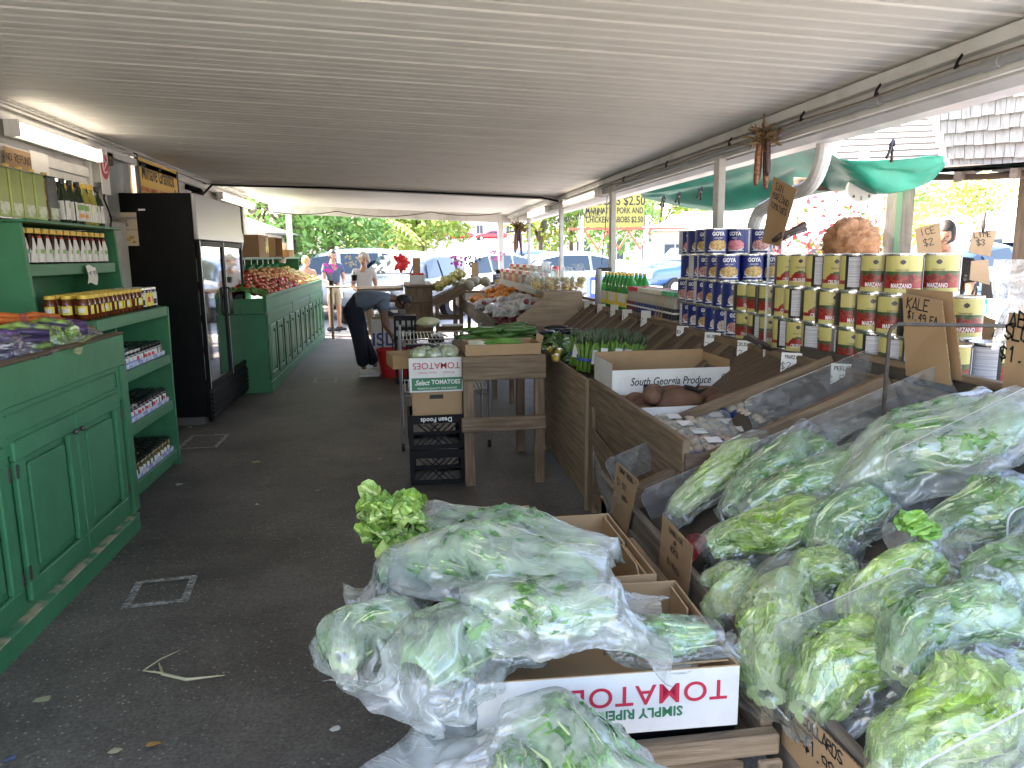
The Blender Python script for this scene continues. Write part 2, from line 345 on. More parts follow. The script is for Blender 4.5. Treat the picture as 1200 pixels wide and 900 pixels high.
for k, ((x, y), c) in enumerate(LIT):
    p = atz(x, y, .012); s = rnd.uniform(.012, .03) if k not in (0, 1) else .035; b = MB(); n = 7
    P = [(p.x+s*rnd.uniform(.5, 1)*cos(2*pi*i/n)*1.4, p.y+s*rnd.uniform(.5, 1)*sin(2*pi*i/n), .010+rnd.uniform(0, .008)) for i in range(n)]
    b.faces([tuple(p+Vector((0, 0, .004)))]+P, [(0, i+1, (i+1) % n+1) for i in range(n)])
    tag(b.build('floor_scrap', mat('scrap%d' % k, c, .8)), LITN[k], 'litter', 'scraps on the floor')

# ================================================================== roof canopy
def zc(x, y=0): return 2.49-.045*x
CEIL = mat('ceiling_sheet', (.74, .74, .71), .6, col2=(.66, .66, .63), vs=2.2, stretch=(.25, 4, 1), bump=.2, bs=7, bstretch=(.6, 14, 1), dirt=(.56, .54, .50), dirts=3.5, dirtamt=.55)
CEILB = mat('ceiling_sheet_far', (.70, .71, .69), .45, col2=(.60, .61, .60), vs=2, stretch=(.3, 5, 1))
roof = thing('roof_canopy', 'long flat ribbed white sheet metal roof over the whole market aisle', 'roof', (0, 0, 2.5))
def ceil_panel(name, y0, y1, dz, m, x0=-2.55, x1=2.32):
    b = MB(); prof = []; y = y0; i = 0
    while y < y1-.001:
        w = .102; d = 1 if i % 4 else 0
        prof += [(y, 0), (y+w*.42, 0), (y+w*.5, .0026 if d else .0048), (y+w*.86, .0026 if d else .0048)]
        y += w; i += 1
    prof.append((y1, 0)); N = len(prof)
    V = []
    for yy, h in prof:
        for xx in (x0, x1): V.append((xx, yy, zc(xx)+h+dz-2.5))
    F = [(2*k, 2*k+1, 2*k+3, 2*k+2) for k in range(N-1)]
    b.faces(V, F); b.faces([(x0,y0,zc(x0)+.06+dz-2.5),(x1,y0,zc(x1)+.06+dz-2.5),(x1,y1,zc(x1)+.06+dz-2.5),(x0,y1,zc(x0)+.06+dz-2.5)], [(0,1,2,3)])
    return b.build(name, m, roof)
ceil_panel('near_sheet', .35, 10.35, 0, CEIL); ceil_panel('far_sheet', 10.42, 15.45, .02, CEILB)
b = MB(); b.bar((-2.55,10.385,zc(-2.55)-2.53), (2.3,10.385,zc(2.3)-2.53), .07, .05); b.build('seam_trim', mat('seam_grey', (.28,.28,.27), .5), roof, bevel=.004)
b = MB(); b.bar((-2.55,15.5,zc(-2.55)-2.56), (2.6,15.5,zc(2.6)-2.56), .08, .17); b.bar((-2.55,15.58,zc(-2.55)-2.5), (2.6,15.58,zc(2.6)-2.5), .03, .2); b.build('end_fascia', WHITE, roof, bevel=.004)
# right edge: fascia, wire channel, gutter
b = MB()
b.box((2.20,.35,2.235-2.5), (2.235,15.45,2.39-2.5)); b.box((2.145,.35,2.33-2.5),(2.197,15.45,2.383-2.5))
b.build('edge_beam', WHITE, roof, bevel=.004)
b = MB()
prof = [(2.24,2.36),(2.24,2.225),(2.30,2.20),(2.42,2.20),(2.455,2.245),(2.455,2.30),(2.475,2.32),(2.475,2.37),(2.455,2.37)]
V = []; 
for yy in (.35, 15.6):
    for x, z in prof: V.append((x, yy, z-2.5))
n = len(prof); b.faces(V, [(k, k+1, n+k+1, n+k) for k in range(n-1)]+[tuple(range(n)), tuple(range(2*n-1, n-1, -1))]); b.build('gutter', WHITEG, roof)
# downspout
DS = thing('downspout', 'white corrugated downspout elbow dropping from the gutter beside the can stacks', 'downspout', (2.42, 4.9, 0))
pa = atx(950, 165, 2.40); pts = [(2.40,4.12,2.21),(2.40,4.14,2.10),(2.40,4.25,1.985),(2.395,4.5,1.95),(2.39,4.72,1.90),(2.385,4.86,1.86),(2.38,4.93,1.74),(2.38,4.94,1.6),(2.38,4.94,.02)]
P = []; 
from mathutils import geometry
def smooth_path(pts, n=6):
    pts = [Vector(p) for p in pts]; out = []
    for i in range(len(pts)-1):
        p0 = pts[max(i-1, 0)]; p1 = pts[i]; p2 = pts[i+1]; p3 = pts[min(i+2, len(pts)-1)]
        for k in range(n):
            t = k/n; out.append(.5*((2*p1)+(p2-p0)*t+(2*p0-5*p1+4*p2-p3)*t*t+(3*p1-p0-3*p2+p3)*t**3))
    out.append(pts[-1]); return out
sp = smooth_path(pts, 9); L0 = Vector((2.42, 4.9, 0)); b = MB()
b.tube([p-L0 for p in sp], [.043+(.0015 if k % 2 else 0) for k in range(len(sp))], 12); o = b.build('pipe', WHITEG, DS, smooth=False)
b = MB(); b.box((-.09,-.05,1.22),(-.02,.09,1.25)); b.build('strap', STEEL, DS)
# posts on the right edge
mkpost = [None]
def post(x, y, label, h=2.24, wx=.05, wy=.09):
    t = thing('roof_post', label, 'post', (x, y, 0), 0, 'white posts holding up the roof')
    b = MB(); b.box((-wx/2,-wy/2,0),(wx/2,wy/2,h)); b.box((-wx/2-.004,-wy/2+.02,0),(-wx/2-.0005,wy/2-.02,h)); b.build('shaft', WHITE, t, bevel=.005)
    b = MB(); b.box((-wx/2-.02,-wy/2-.02,0),(wx/2+.02,wy/2+.02,.012)); b.build('base_plate', STEEL, t)
    return t
for y, l in ((5.12,'white roof post right behind the blue cans beside the downspout'), (7.84,'white roof post behind the green soda bottles'), (10.45,'white roof post behind the bagged pasta'), (13.2,'white roof post with a hanging corn bunch at its top')):
    post(2.21, y, l)
post(2.01, 15.5, 'white corner post at the far right end of the roof', 2.32, .1, .1); post(-2.19, 15.5, 'white corner post at the far left end of the roof', 2.5, .1, .1)
post(2.21, .6, 'white roof post outside the picture on the right')

# ================================================================== left wall
wall = thing('market_wall', 'white painted board wall with window behind the shelves and fridge', 'wall', (-2.5, 0, 0))
b = MB(); b.box((-.12,.3,0),(0,5.15,2.60)); b.box((-.12,5.15,0),(0,6.55,1.3)); b.box((-.12,5.15,2.22),(0,6.55,2.6)); b.box((-.12,6.55,0),(0,6.95,2.6))
b.box((-.12,6.95,0),(0,8.0,1.95)); b.box((-.12,6.95,2.56),(0,8.0,2.6)); b.box((-.12,8.0,0),(0,12.9,2.6)); b.build('boards', WHITE, wall)
b = MB(); 
for y0, y1, z0, z1 in ((5.12,6.58,2.19,2.25),(5.12,6.58,1.27,1.33)): b.box((.002,y0,z0),(.03,y1,z1))
b.box((.002,6.5,1.33),(.03,6.58,2.19)); b.box((.002,5.12,1.33),(.03,5.2,2.19)); b.box((.002,6.62,1.0),(.05,6.9,2.56)); b.box((.002,5.0,2.25),(.04,6.6,2.33)); b.box((.002,4.6,2.47),(.06,12.9,2.53)); b.build('trim', WHITE, wall, bevel=.004)
GLASSW = mat('dusty_pane', (.30, .34, .33), .25, col2=(.22, .26, .25), vs=3, dirt=(.45, .46, .44), dirts=4)
b = MB(); b.box((-.07,5.2,1.33),(-.06,6.5,2.19)); w1 = b.build('window', mat('pale_pane', (.55,.56,.54), .4, col2=(.48,.5,.47), vs=2), wall)
b = MB(); b.box((-.05,6.97,1.95),(-.04,7.62,2.54)); w2 = b.build('window', GLASSW, wall)
b = MB(); b.box((-.04,6.95,1.93),(.015,6.98,2.56)); b.box((-.04,7.6,1.93),(.015,7.66,2.56)); b.box((-.04,6.985,1.93),(.015,7.59,1.965)); b.build('frame', STEEL, w2)
b = MB(); b.tube([(.07,4.5,2.56),(.07,6.7,2.56),(.07,6.95,2.545),(.05,7.5,2.56),(.06,9.0,2.565),(.07,12.8,2.56)], .012, 6); b.tube([(.10,4.5,2.575),(.10,8,2.575),(.1,12.8,2.57)], .008, 6); b.build('conduit', mat('conduit', (.45,.45,.43), .5), wall)
b = MB(); b.tube([(.05,6.82,2.5),(.07,6.84,2.3),(.06,6.80,2.1),(.08,6.86,1.95),(.05,6.83,1.7)], .008, 5); b.build('wire', BLACKP, wall)
b = MB(); b.box((.03,6.66,2.22),(.1,6.8,2.42)); b.build('junction_box', mat('jbox', (.33,.33,.30), .6), wall, bevel=.004)
b = MB(); b.box((.03,6.90,2.4),(.06,7.1,2.5)); b.build('brown_block', WOODD, wall)
b = MB(); b.ball((.12,9.55,2.36), .075, 10); b.bar((.0,9.5,2.44),(.12,9.52,2.4),.05,.06); b.build('lamp_socket', BLACKP, wall, smooth=True)
b = MB(); b.box((.002,11.0,2.05),(.02,12.2,2.15)); b.build('green_strip', GREEN, wall)
b = MB(); b.box((.002,12.35,1.6),(.05,12.45,2.4)); b.build('dark_slot', BLACKP, wall)
b = MB(); b.lathe([(.001,0),(.07,.0),(.075,.05),(.05,.12),(.0,.13)], 14); o = b.build('vent_cap', mat('capg', (.38,.38,.37), .5), wall); o.location = (.05,12.92,2.38); o.rotation_euler = (0, R(90), 0)
def tubelight(name, x, y0, y1, z, label, side=1, dim=False, n=2):
    t = thing(name, label, 'light', (x, (y0+y1)/2, z), 0, 'fluorescent tube lights'); L = (y1-y0)/2
    b = MB(); b.box((0,-L,-.05),(side*.035,L,.05)); b.build('housing', WHITE, t, bevel=.004)
    for k in range(n):
        zz = -.028+.056*k if n > 1 else 0
        b = MB(); b.tube([(side*.062,-L+.03,zz),(side*.062,L-.03,zz)], .016, 10); b.build('tube', LAMPD if dim else LAMP, t, smooth=True)
    b = MB(); b.box((side*.037,-L,-.05),(side*.085,-L+.027,.05)); b.box((side*.037,L-.027,-.05),(side*.085,L,.05)); b.build('socket', WHITE, t)
    return t
tubelight('tube_light', -2.43, 5.25, 6.62, 2.42, 'bright fluorescent tube light on the wall above the oil tins')
tubelight('tube_light', -2.43, 10.7, 13.0, 2.43, 'fluorescent light on the wall beyond the black fridge')
tubelight('tube_light', 2.18, 8.15, 9.85, 2.26, 'fluorescent tube light under the right roof edge nearest the tarp', -1, True, 1)
tubelight('tube_light', 2.18, 11.1, 12.7, 2.26, 'double fluorescent light at the far end of the right roof edge', -1, True, 2)
for o in [o for o in bpy.data.objects if o.get('category') == 'light' and o.location.x > 0]:
    pass
# signs on the wall
YEL = mat('sign_yellow', (.78, .50, .06), .5, col2=(.72, .44, .05), vs=3)
sg = thing('yellow_sign', 'yellow shop sign with black lettering on the wall above the black fridge', 'sign', (-2.46, 8.35, 2.2))
b = MB(); b.box((0,-.62,-.36),(.02,.62,.36)); b.build('board', YEL, sg, bevel=.003)
b = MB(); b.box((-.005,-.65,-.39),(.026,-.622,.39)); b.box((-.005,.622,-.39),(.026,.65,.39)); b.box((-.005,-.62,.362),(.026,.62,.372)); b.build('frame', DARKMETAL, sg)
M = frame((.0215, -.03, .235), (0,1,0), (0,0,1)); write(sg, 'Mimave Granitos', M, .22, INK, .002, .68)
write(sg, 'Inc.', frame((.0215, .52, .13), (0,1,0), (0,0,1)), .06, INK); write(sg, 'KITCHEN CABINETS  -  GRANITE COUNTERTOPS', frame((.0215, 0, .07), (0,1,0), (0,0,1)), .055, INKR, .001)
write(sg, 'MARBLE  -  TILE', frame((.0215, -.1, -.02), (0,1,0), (0,0,1)), .055, INKR, .001)
st = thing('round_sticker', 'white card with round red sticker at the end of the wall light', 'sign', (-2.44, 6.72, 2.33))
b = MB(); b.box((0.052,-.09,-.2),(.056,.09,.16)); b.build('card', PAPER, st)
b = MB(); n = 28
b.faces([(.0585,0,0)]+[(.0585,.085*cos(2*pi*i/n),.1*sin(2*pi*i/n)+.02) for i in range(n)], [(0,i+1,(i+1)%n+1) for i in range(n)]); b.build('red_disc', mat('disc_red', (.62,.03,.06), .4), st)
b = MB(); b.tube([(.0605,.045*cos(a),.05*sin(a)+.02) for a in np.linspace(.5, 5.6, 18)], .006, 4); b.tube([(.0605,-.02,.0),(.0605,.03,.05)], .006, 4); b.build('white_mark', PAPER, st)
cs = thing('card_sign', 'brown cardboard sign handwritten above the olive oil tins', 'sign', (-2.44, atx(22,194,-2.44).y, atx(22,194,-2.44).z))
b = MB(); b.box((0,-.17,-.1),(.004,.17,.1)); b.build('card', KRAFT, cs); scribble(cs, 'NO REFUND', frame((.005,0,.04),(0,1,0),(0,0,1)), .045, INK, .006, 3); scribble(cs, 'OR', frame((.005,0,-.04),(0,1,0),(0,0,1)), .04, INK, .006, 4)
ws = thing('notice', 'white paper notice taped beside the cardboard sign on the pale window', 'paper', (-2.44, atx(48,205,-2.44).y, atx(48,200,-2.44).z))
b = MB(); b.box((0,-.13,-.11),(.002,.13,.12)); b.build('sheet', PAPER, ws)
# roof wires and hanging cable
b = MB()
def sag(a, c, n=12, s=.1):
    a, c = Vector(a), Vector(c); return [a.lerp(c, i/n)-Vector((0,0,s*4*(i/n)*(1-i/n))) for i in range(n+1)]
b.tube([(-2.42,9.6,2.36),(-2.38,9.75,2.36),(-2.3,9.95,2.5),(-2.1,10.3,2.52)]+[(x, 10.32, zc(x)-.035) for x in (-1,0,1,1.9)]+[(2.12,10.2,2.31)], .014, 6)
tag(b.build('ceiling_cable', BLACKP), 'black cable running across the ceiling along the grey seam', 'cable')
b = MB(); b.tube(sag((-2.3,14.3,2.42),(-1.25,15.1,2.47),8,.05)+sag((-1.2,15.1,2.47),(.55,15.1,2.45),12,.09)+sag((.6,15.1,2.45),(1.95,14.9,2.42),10,.06), .009, 5)
tag(b.build('string_cable', mat('cable_brown', (.08,.06,.05), .6)), 'thin cable looping under the far end of the roof', 'cable')
b = MB(); b.tube([(2.185,y,2.345+.008*sin(y*3)) for y in np.arange(.4, 15, .4)], .008, 5); b.tube([(2.17,y,2.30+.006*sin(y*5)) for y in np.arange(.4, 15, .3)], .004, 4)
tag(b.build('edge_wires', mat('wire_tan', (.2,.16,.12), .7)), 'tangled thin wires pinned along the right roof beam', 'cable')
b = MB(); b.tube([(2.185,.4,2.275),(2.185,7.6,2.275)], .016, 8)
for y in (.6, 1.9, 2.6, 3.3, 4.2, 5.6): b.tube([(2.185,y,2.275),(2.185,y+.08,2.275)], .021, 8)
tag(b.build('conduit_pipe', mat('conduit_grey', (.30,.31,.32), .45)), 'grey electrical conduit pipe fixed along the right roof beam', 'pipe')
for k, (x, y) in enumerate(((1145,38),(832,150),(613,250),(391,338),)):
    pass
for k, y in enumerate((2.75, 3.25, 3.9, 4.8, 6.0, 7.2)):
    b = MB(); b.tube([(2.155,y,2.345),(2.13,y,2.31),(2.135,y+.02,2.29),(2.15,y+.02,2.30)], .006, 5)
    tag(b.build('wire_hook', BLACKP), '%s black wire hook on the right roof beam counting from the camera' % ordw(k), 'hook', 'wire hooks on the beam')

# ================================================================== green counters
def panel_door(b, y0, y1, z0, z1, x, d=.022, st=.06):
    """raised-and-sunk door on the +x side of plane x"""
    for a, c, e, g in ((y0,z0,y1,z0+st),(y0,z1-st,y1,z1),(y0,z0+st,y0+st,z1-st),(y1-st,z0+st,y1,z1-st)): b.box((x,a,c),(x+d,e,g))
    b.box((x+.002,y0+st+.035,z0+st+.035),(x+d*.75,y1-st-.035,z1-st-.035))
c1 = thing('green_counter', 'near green painted counter with panelled cupboard doors and a sunken top for bags', 'counter', (-1.66, 0, 0))
b = MB(); b.box((-.72,.4,.1),(0,4.68,1.02)); b.box((-.02,.4,1.02),(0,4.68,1.17)); b.box((-.72,4.64,1.02),(-.022,4.68,1.17)); b.box((-.72,.4,1.02),(-.69,4.638,1.17)); b.build('carcass', GREEN, c1, bevel=.004)
b = MB(); b.box((.001,.4,1.0),(.022,4.70,1.172)); b.box((.001,.4,.80),(.012,4.68,.998)); b.box((.001,4.61,.11),(.024,4.70,.995)); b.build('apron', GREEN, c1, bevel=.003)
b = MB(); b.box((-.7,.42,1.021),(-.022,4.63,1.045)); b.build('bin_floor', WOODD, c1)
b = MB(); b.box((-.03,.4,1.173),(.026,4.705,1.187)); b.build('worn_rim', WOODD, c1, bevel=.004)
b = MB(); b.box((-.7,.4,0),(.045,4.62,.10)); b.build('plinth', GREEN, c1, bevel=.003)
b = MB(); b.box((.001,.4,.101),(.046,4.62,.107)); b.build('chipped_edge', CHIP, c1)
b = MB()
for y0 in (.5, 1.7, 2.9):  # drawer fronts
    pass
for y0, y1 in ((3.36,4.52),(2.12,3.24),(.9,2.0)):
    b.box((.013,y0-.03,.87),(.021,y1+.03,.88)); b.box((.013,y0-.03,.965),(.021,y1+.03,.975)); b.box((.013,y1+.03,.87),(.021,y1+.04,.975))
b.build('drawer_moulding', GREEN, c1, bevel=.003)
for k, (y0, y1) in enumerate(((3.95,4.54),(3.345,3.94),(2.69,3.29),(2.09,2.68),(1.45,2.0),(.85,1.44))):
    b = MB(); panel_door(b, y0, y1, .15, .855, .002, .026, .085); d = b.build('door', GREEN, c1, bevel=.006)
    yy = y0+.02 if k % 2 == 0 else y1-.02
    b = MB(); b.ball((.042,yy+(.015 if k%2==0 else -.015),.77), .014, 8); b.build('knob', DARKMETAL, d, smooth=True)
    hy = y1-.006 if k % 2 == 0 else y0+.006
    b = MB(); b.box((.027,hy-.006,.25),(.034,hy+.006,.31)); b.box((.027,hy-.006,.7),(.034,hy+.006,.76)); b.build('hinge', DARKMETAL, d)
c2 = thing('green_counter', 'far green counter with narrow upright panels heaped with tomatoes and peppers', 'counter', (-1.62, 9.15, 0), 0)
b = MB(); b.box((-.78,0,0),(0,6.2,.95)); b.box((-.02,0,.951),(0,6.2,1.13)); b.box((-.78,0,.951),(-.022,.03,1.13)); b.box((-.78,6.17,.951),(-.022,6.2,1.13)); b.build('carcass', GREEN, c2, bevel=.004)
b = MB(); b.box((-.03,-.01,1.131),(.02,6.21,1.17)); b.box((.001,-.005,.98),(.012,6.2,1.128)); b.box((.001,-.005,.83),(.015,6.2,.94)); b.box((.001,-.005,0),(.02,6.2,.14))
for k in range(4): b.box((.013,k*2.05,.141),(.02,k*2.05+.06,.978))
b.build('rails', GREEN, c2, bevel=.004)
for k in range(11):
    b = MB(); y0 = .1+k*.55; panel_door(b, y0, y0+.43, .17, .81, .002, .02, .07); b.build('panel', GREEN, c2, bevel=.006)
b = MB()
for sx in (-.78,): 
    b.box((sx,0.3,1.14),(sx+.03,6.0,1.58)); b.box((sx+.031,.3,1.58),(sx+.42,6.0,1.61)); b.box((sx+.031,5.97,1.14),(sx+.4,6.0,1.58))
    for k in range(7): b.prism([(0,0),(.22,.0),(0,-.16)], .03, frame((sx+.032,.6+k*.75,1.578),(1,0,0),(0,0,1)))
b.build('back_shelf', GREEN, c2, bevel=.003)

# ================================================================== green shelf unit with jars
su = thing('green_shelf', 'stepped green wooden shelf unit stocked with bottles and jars', 'shelf unit', (-2.45, 4.75, 0))
b = MB(); T = .03
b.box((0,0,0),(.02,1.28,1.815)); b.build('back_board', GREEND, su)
for y in (-.03, 1.252):
    b = MB(); poly = [(.022,0),(.65,0),(.65,.62),(.66,1.24),(.36,1.285),(.33,1.815),(.022,1.815)]; b.prism(poly, .03, frame((0,y+.03 if y < 0 else y+.03,0),(1,0,0),(0,0,1))); b.build('side_panel', GREEN, su, bevel=.003)
SHZ = [(.11,.63),(.50,.63),(.86,.64),(1.225,.645),(1.555,.31)]
SH = []
for z, d in SHZ:
    b = MB(); b.box((.022,.0,z),(d,1.222,z+.024)); b.box((d+.0005,-.0,z-.045),(d+.02,1.222,z+.026)); SH.append(b.build('shelf', GREEN, su, bevel=.003))
b = MB(); b.box((.56,0,0),(.6,1.22,.065)); 
for y in (.4, .85):
    b.box((.4,y,.89),(.43,y+.03,1.222)); b.box((.4,y,.53),(.43,y+.03,.858))
b.box((.25,-.03,1.817),(.37,1.29,1.835)); b.box((.02,-.03,1.817),(.248,1.29,1.835)); b.build('brace', GREEN, su, bevel=.003)
su_top = 1.836; su.scale.y = 1.09; su.location.y = 4.665; c1.location.y = -.06; bpy.context.view_layer.update()
# ================================================================== packaged goods
def picker(*a): return a
def jar_maker(name, label, cat, prof, capprof, lab, mats, n=14, group=None):
    """glass body, metal lid, wrapped paper label"""
    def mk():
        t = thing(name, label, cat, group=group)
        MB().lathe(prof, n).build('glass', mats[0], t, smooth=True)
        MB().lathe(capprof, n).build('lid', mats[1], t, smooth=False)
        if lab:
            r, z0, z1, fn, ml = lab; b = MB()
            b.grid(lambda u, v: (r*cos(2*pi*u), r*sin(2*pi*u), z0+(z1-z0)*v), 28, 10, fn, closeu=True); b.build('label', ml, t)
        return t
    return Repeat(mk)
HONEY = mat('honey_glass', (.11, .022, .005), .08, spec=.7)
JAM = mat('dark_jam_glass', (.025, .008, .01), .08, spec=.7)
OLIVE = mat('pickle_glass', (.16, .15, .03), .1, col2=(.10, .06, .02), vs=30, spec=.7)
BROWN = mat('vinegar_glass', (.035, .012, .008), .06, spec=.8)
OIL = mat('oil_glass', (.30, .28, .05), .06, spec=.8); DKGLASS = mat('dark_green_glass', (.02, .035, .015), .06, spec=.8)
CAPY = mat('cap_gold', (.72, .48, .06), .35); CAPB = mat('cap_black', (.015, .015, .015), .3); CAPS = mat('cap_silver', (.6, .6, .58), .3, .9); CAPR = mat('cap_red', (.6, .03, .05), .4)
CAPC = mat('cap_cream', (.66, .60, .45), .5); CAPG = mat('cap_green', (.03, .34, .12), .4)
LW = mat('label_white', (.70, .70, .68), .6); LY = mat('label_yellow', (.75, .60, .08), .6); LB = mat('label_blue', (.20, .36, .66), .6); LR = mat('label_red', (.58, .05, .06), .6)
LG = mat('label_green', (.22, .42, .12), .6); LK = mat('label_black', (.02, .02, .022), .5); LO = mat('label_orange', (.78, .35, .08), .6); LT = mat('label_teal', (.08, .33, .33), .6)
def bands(seq, base=0):
    """label painter: (u0,u1,v0,v1,material) patches over a base; the pattern repeats twice round"""
    def fn(u, v):
        u = (u*2) % 1; r = base
        for a, b2, c, d, m in seq:
            if a <= u < b2 and c <= v < d: r = m
        return r
    return fn
GHN = 'honey jars in rows on the wide green shelf'
honey = jar_maker('honey_jar', 'honey jar', 'jar', [(.0,0),(.034,0),(.038,.008),(.038,.115),(.030,.135),(.030,.14)], [(.0,.138),(.033,.138),(.034,.142),(.034,.160),(.030,.163),(0,.163)],
   (.0385,.03,.10, bands([(.2,.8,.1,.9,1),(.3,.7,.3,.7,2)], 0), [HONEY, LY, LW]), (HONEY, CAPY))
honeyw = jar_maker('sauce_jar', 'jar', 'jar', [(.0,0),(.034,0),(.036,.008),(.036,.105),(.030,.125),(.030,.13)], [(.0,.128),(.033,.128),(.034,.132),(.034,.145),(.030,.148),(0,.148)],
   (.0366,.015,.11, bands([(.0,.5,.0,1,1),(.1,.4,.3,.7,2),(.6,.9,.1,.5,3)], 0), [LW, LY, LR, LK]), (JAM, CAPS))
jam = jar_maker('jam_jar', 'jam jar', 'jar', [(.0,0),(.030,0),(.033,.006),(.033,.075),(.028,.09)], [(.0,.09),(.031,.09),(.032,.094),(.032,.106),(.028,.109),(0,.109)],
   (.0335,.012,.066, bands([(.1,.9,.05,.95,1),(.25,.75,.3,.65,2)], 0), [JAM, LW, LR]), (JAM, CAPB))
jamw = jar_maker('spread_jar', 'jar', 'jar', [(.0,0),(.030,0),(.033,.006),(.033,.075),(.028,.09)], [(.0,.09),(.031,.09),(.032,.094),(.032,.106),(.028,.109),(0,.109)],
   (.0335,.012,.066, bands([(.0,1,.0,.5,1),(.2,.8,.3,.8,2)], 0), [LW, LB, LR]), (JAM, CAPS))
pick = jar_maker('pickle_jar', 'jar', 'jar', [(.0,0),(.030,0),(.033,.006),(.033,.085),(.028,.10)], [(.0,.10),(.031,.10),(.032,.104),(.032,.114),(.028,.117),(0,.117)],
   (.0335,.015,.055, bands([(.1,.9,.0,1,1)], 0), [OLIVE, LW]), (OLIVE, CAPB))
def yy(i, s=.085, y0=4.715): return y0+i*s
SHX0 = -2.45
rows_y = list(np.arange(4.72, 5.985, .075))
for r, x in enumerate((-1.865, -1.955, -2.045)):
    rn = ['front', 'middle', 'back'][r]
    for i, y in enumerate(rows_y):
        j = rnd.uniform(-.004, .004)
        if i >= len(rows_y)-4 and r < 3:
            honeyw((x+j, y, 1.252), rnd.uniform(0, 6), 'yellow labelled sauce jar, %s from far end, %s row, wide green shelf' % (ordw(len(rows_y)-1-i), rn), 'sauce jars at the far end of the honey shelf')
        else:
            honey((x+j, y, 1.252), rnd.uniform(-.4, .4), 'amber honey jar with gold lid, %s from near end, %s row, wide green shelf' % (ordw(i), rn), GHN, .90)
for z, mk, what, sh, grp in ((.887, jam, 'dark jam jar', 'first shelf below the honey', 'jam jars under the honey'), (.527, jamw, 'blue-labelled spread jar', 'second shelf below the honey', 'spread jars on the middle shelf'), (.137, pick, 'green olive jar', 'lowest green shelf', 'olive jars on the lowest shelf')):
    for r in range(4):
        for i in range(12):
            if mk is jamw and r == 3: continue
            y = 5.08+i*.077; x = -1.862-r*.078
            dark = (mk is jamw and i > 2) or (mk is jam and i < 6 and r == 0)
            m2 = jam if (mk is jamw and i > 3) else (jamw if (mk is jam and i < 6) else mk)
            w2 = what if m2 is mk else ('dark jam jar' if m2 is jam else 'blue-labelled spread jar')
            m2((x, y, z), rnd.uniform(-.5, .5), '%s, %s in the %s row of the %s' % (w2, ordw(i), ['front', 'second', 'third', 'back'][r], sh), grp)
for i in range(3):
    honey((-2.25, 5.6+i*.13, .527), 0, 'tall dark jar standing behind the spread jars, %s from near end' % ordw(i), 'tall jars behind the spreads', 1.15)
TRAYM = mat('tray_print', (.66, .70, .78), .6, col2=(.22, .36, .68), vs=14, contrast=5, dirt=(.66, .10, .14), dirts=16, dirtamt=.9)
for z, l in ((.887, 'jam'), (.527, 'spread'), (.137, 'olive')):
    for k in range(3):
        t = thing('jar_tray', 'printed blue and white card tray under the %s jars, %s from near end' % (l, ordw(k)), 'tray', (-1.824, 5.045+k*.315, z), 0, 'printed jar trays'); b = MB()
        b.box((0,0,0),(.003,.30,.028)); b.box((-.32,0,-.0),(-.001,.30,.002)); b.box((-.32,0,.0021),(-.001,.003,.03)); b.box((-.32,.297,.0021),(-.001,.3,.03)); b.build('tray', TRAYM, t)
vin = jar_maker('syrup_bottle', 'bottle', 'bottle', [(.0,0),(.030,0),(.033,.01),(.033,.09),(.022,.15),(.018,.165),(.018,.18)], [(.0,.178),(.0235,.178),(.024,.182),(.024,.205),(.02,.208),(0,.208)], None, (BROWN, CAPY))
def vin2():
    t = thing('syrup_bottle', 'b', 'bottle')
    MB().lathe([(.0,0),(.030,0),(.033,.01),(.033,.09),(.022,.15),(.018,.165),(.018,.18)], 14).build('glass', BROWN, t, smooth=True)
    MB().lathe([(.0,.178),(.0235,.178),(.024,.182),(.024,.205),(.02,.208),(0,.208)], 14).build('cap', CAPY, t)
    b = MB()
    b.grid(lambda u, v: ((lambda rr, a: (rr*cos(a), rr*sin(a), .008+.155*v))((.034 if v < .55 else .034-.012*(v-.55)/.45)+.0012, (u-.5)*(2.6-1.7*v))), 12, 12, lambda u, v: 1 if (.25 < v < .5 and .3 < u < .7) else (2 if (v > .9) else 0))
    b.build('label', [LW, LG, LR], t); return t
vinr = Repeat(vin2)
for i in range(13): vinr((-2.165, 4.72+i*.098, 1.583), rnd.uniform(-.5, .1), 'syrup bottle with white cone label, %s from near end, front row under the tins' % ordw(i), 'syrup bottles on the upper green shelf')
for i in range(12): vinr((-2.24, 4.77+i*.098, 1.583), rnd.uniform(-.5, .1), 'dark syrup bottle with gold cap, %s from near end, back row' % ordw(i), 'syrup bottles in the back row')
# olive oil tins
def tin(front, dark=False):
    def mk():
        t = thing('oil_tin', 't', 'tin'); W = .085; D = .13; H = .285
        b = MB(); b.box((-W,-D/2,0.006),(0,D/2,H-.006)); b.build('body', front, t, bevel=.006)
        b = MB(); b.box((-W-.002,-D/2-.002,0),(.002,D/2+.002,.006)); b.build('base_rim', TIN if not dark else CAPB, t); b = MB(); b.box((-W-.002,-D/2-.002,H-.006),(.002,D/2+.002,H)); b.build('rim', TIN if not dark else CAPB, t)
        MB().lathe([(.016,0),(.018,.004),(.018,.022),(0,.022)], 12, o=(-W/2,0,H)).build('cap', CAPY, t)
        b = MB(); b.box((.0005,-D/2+.012,.02),(.0025,D/2-.012,.09)); b.build('label_band', mat('tin_scene', (.62,.68,.50), .4, col2=(.30,.42,.16), vs=22, contrast=3), t)
        b = MB(); b.box((-W+.01,-D/2-.0025,.02),(-.01,-D/2-.0005,H-.02)); b.build('side_panel', mat('tin_side', (.74,.62,.28), .4, col2=(.40,.16,.04), vs=18, contrast=3), t); return t
    return Repeat(mk)
TG = mat('tin_green', (.33, .40, .10), .3, .3, col2=(.24, .32, .08), vs=9); TD = mat('tin_dark', (.05, .055, .05), .3, .3, dirt=(.3, .3, .26), dirts=18)
tg = tin(TG); 
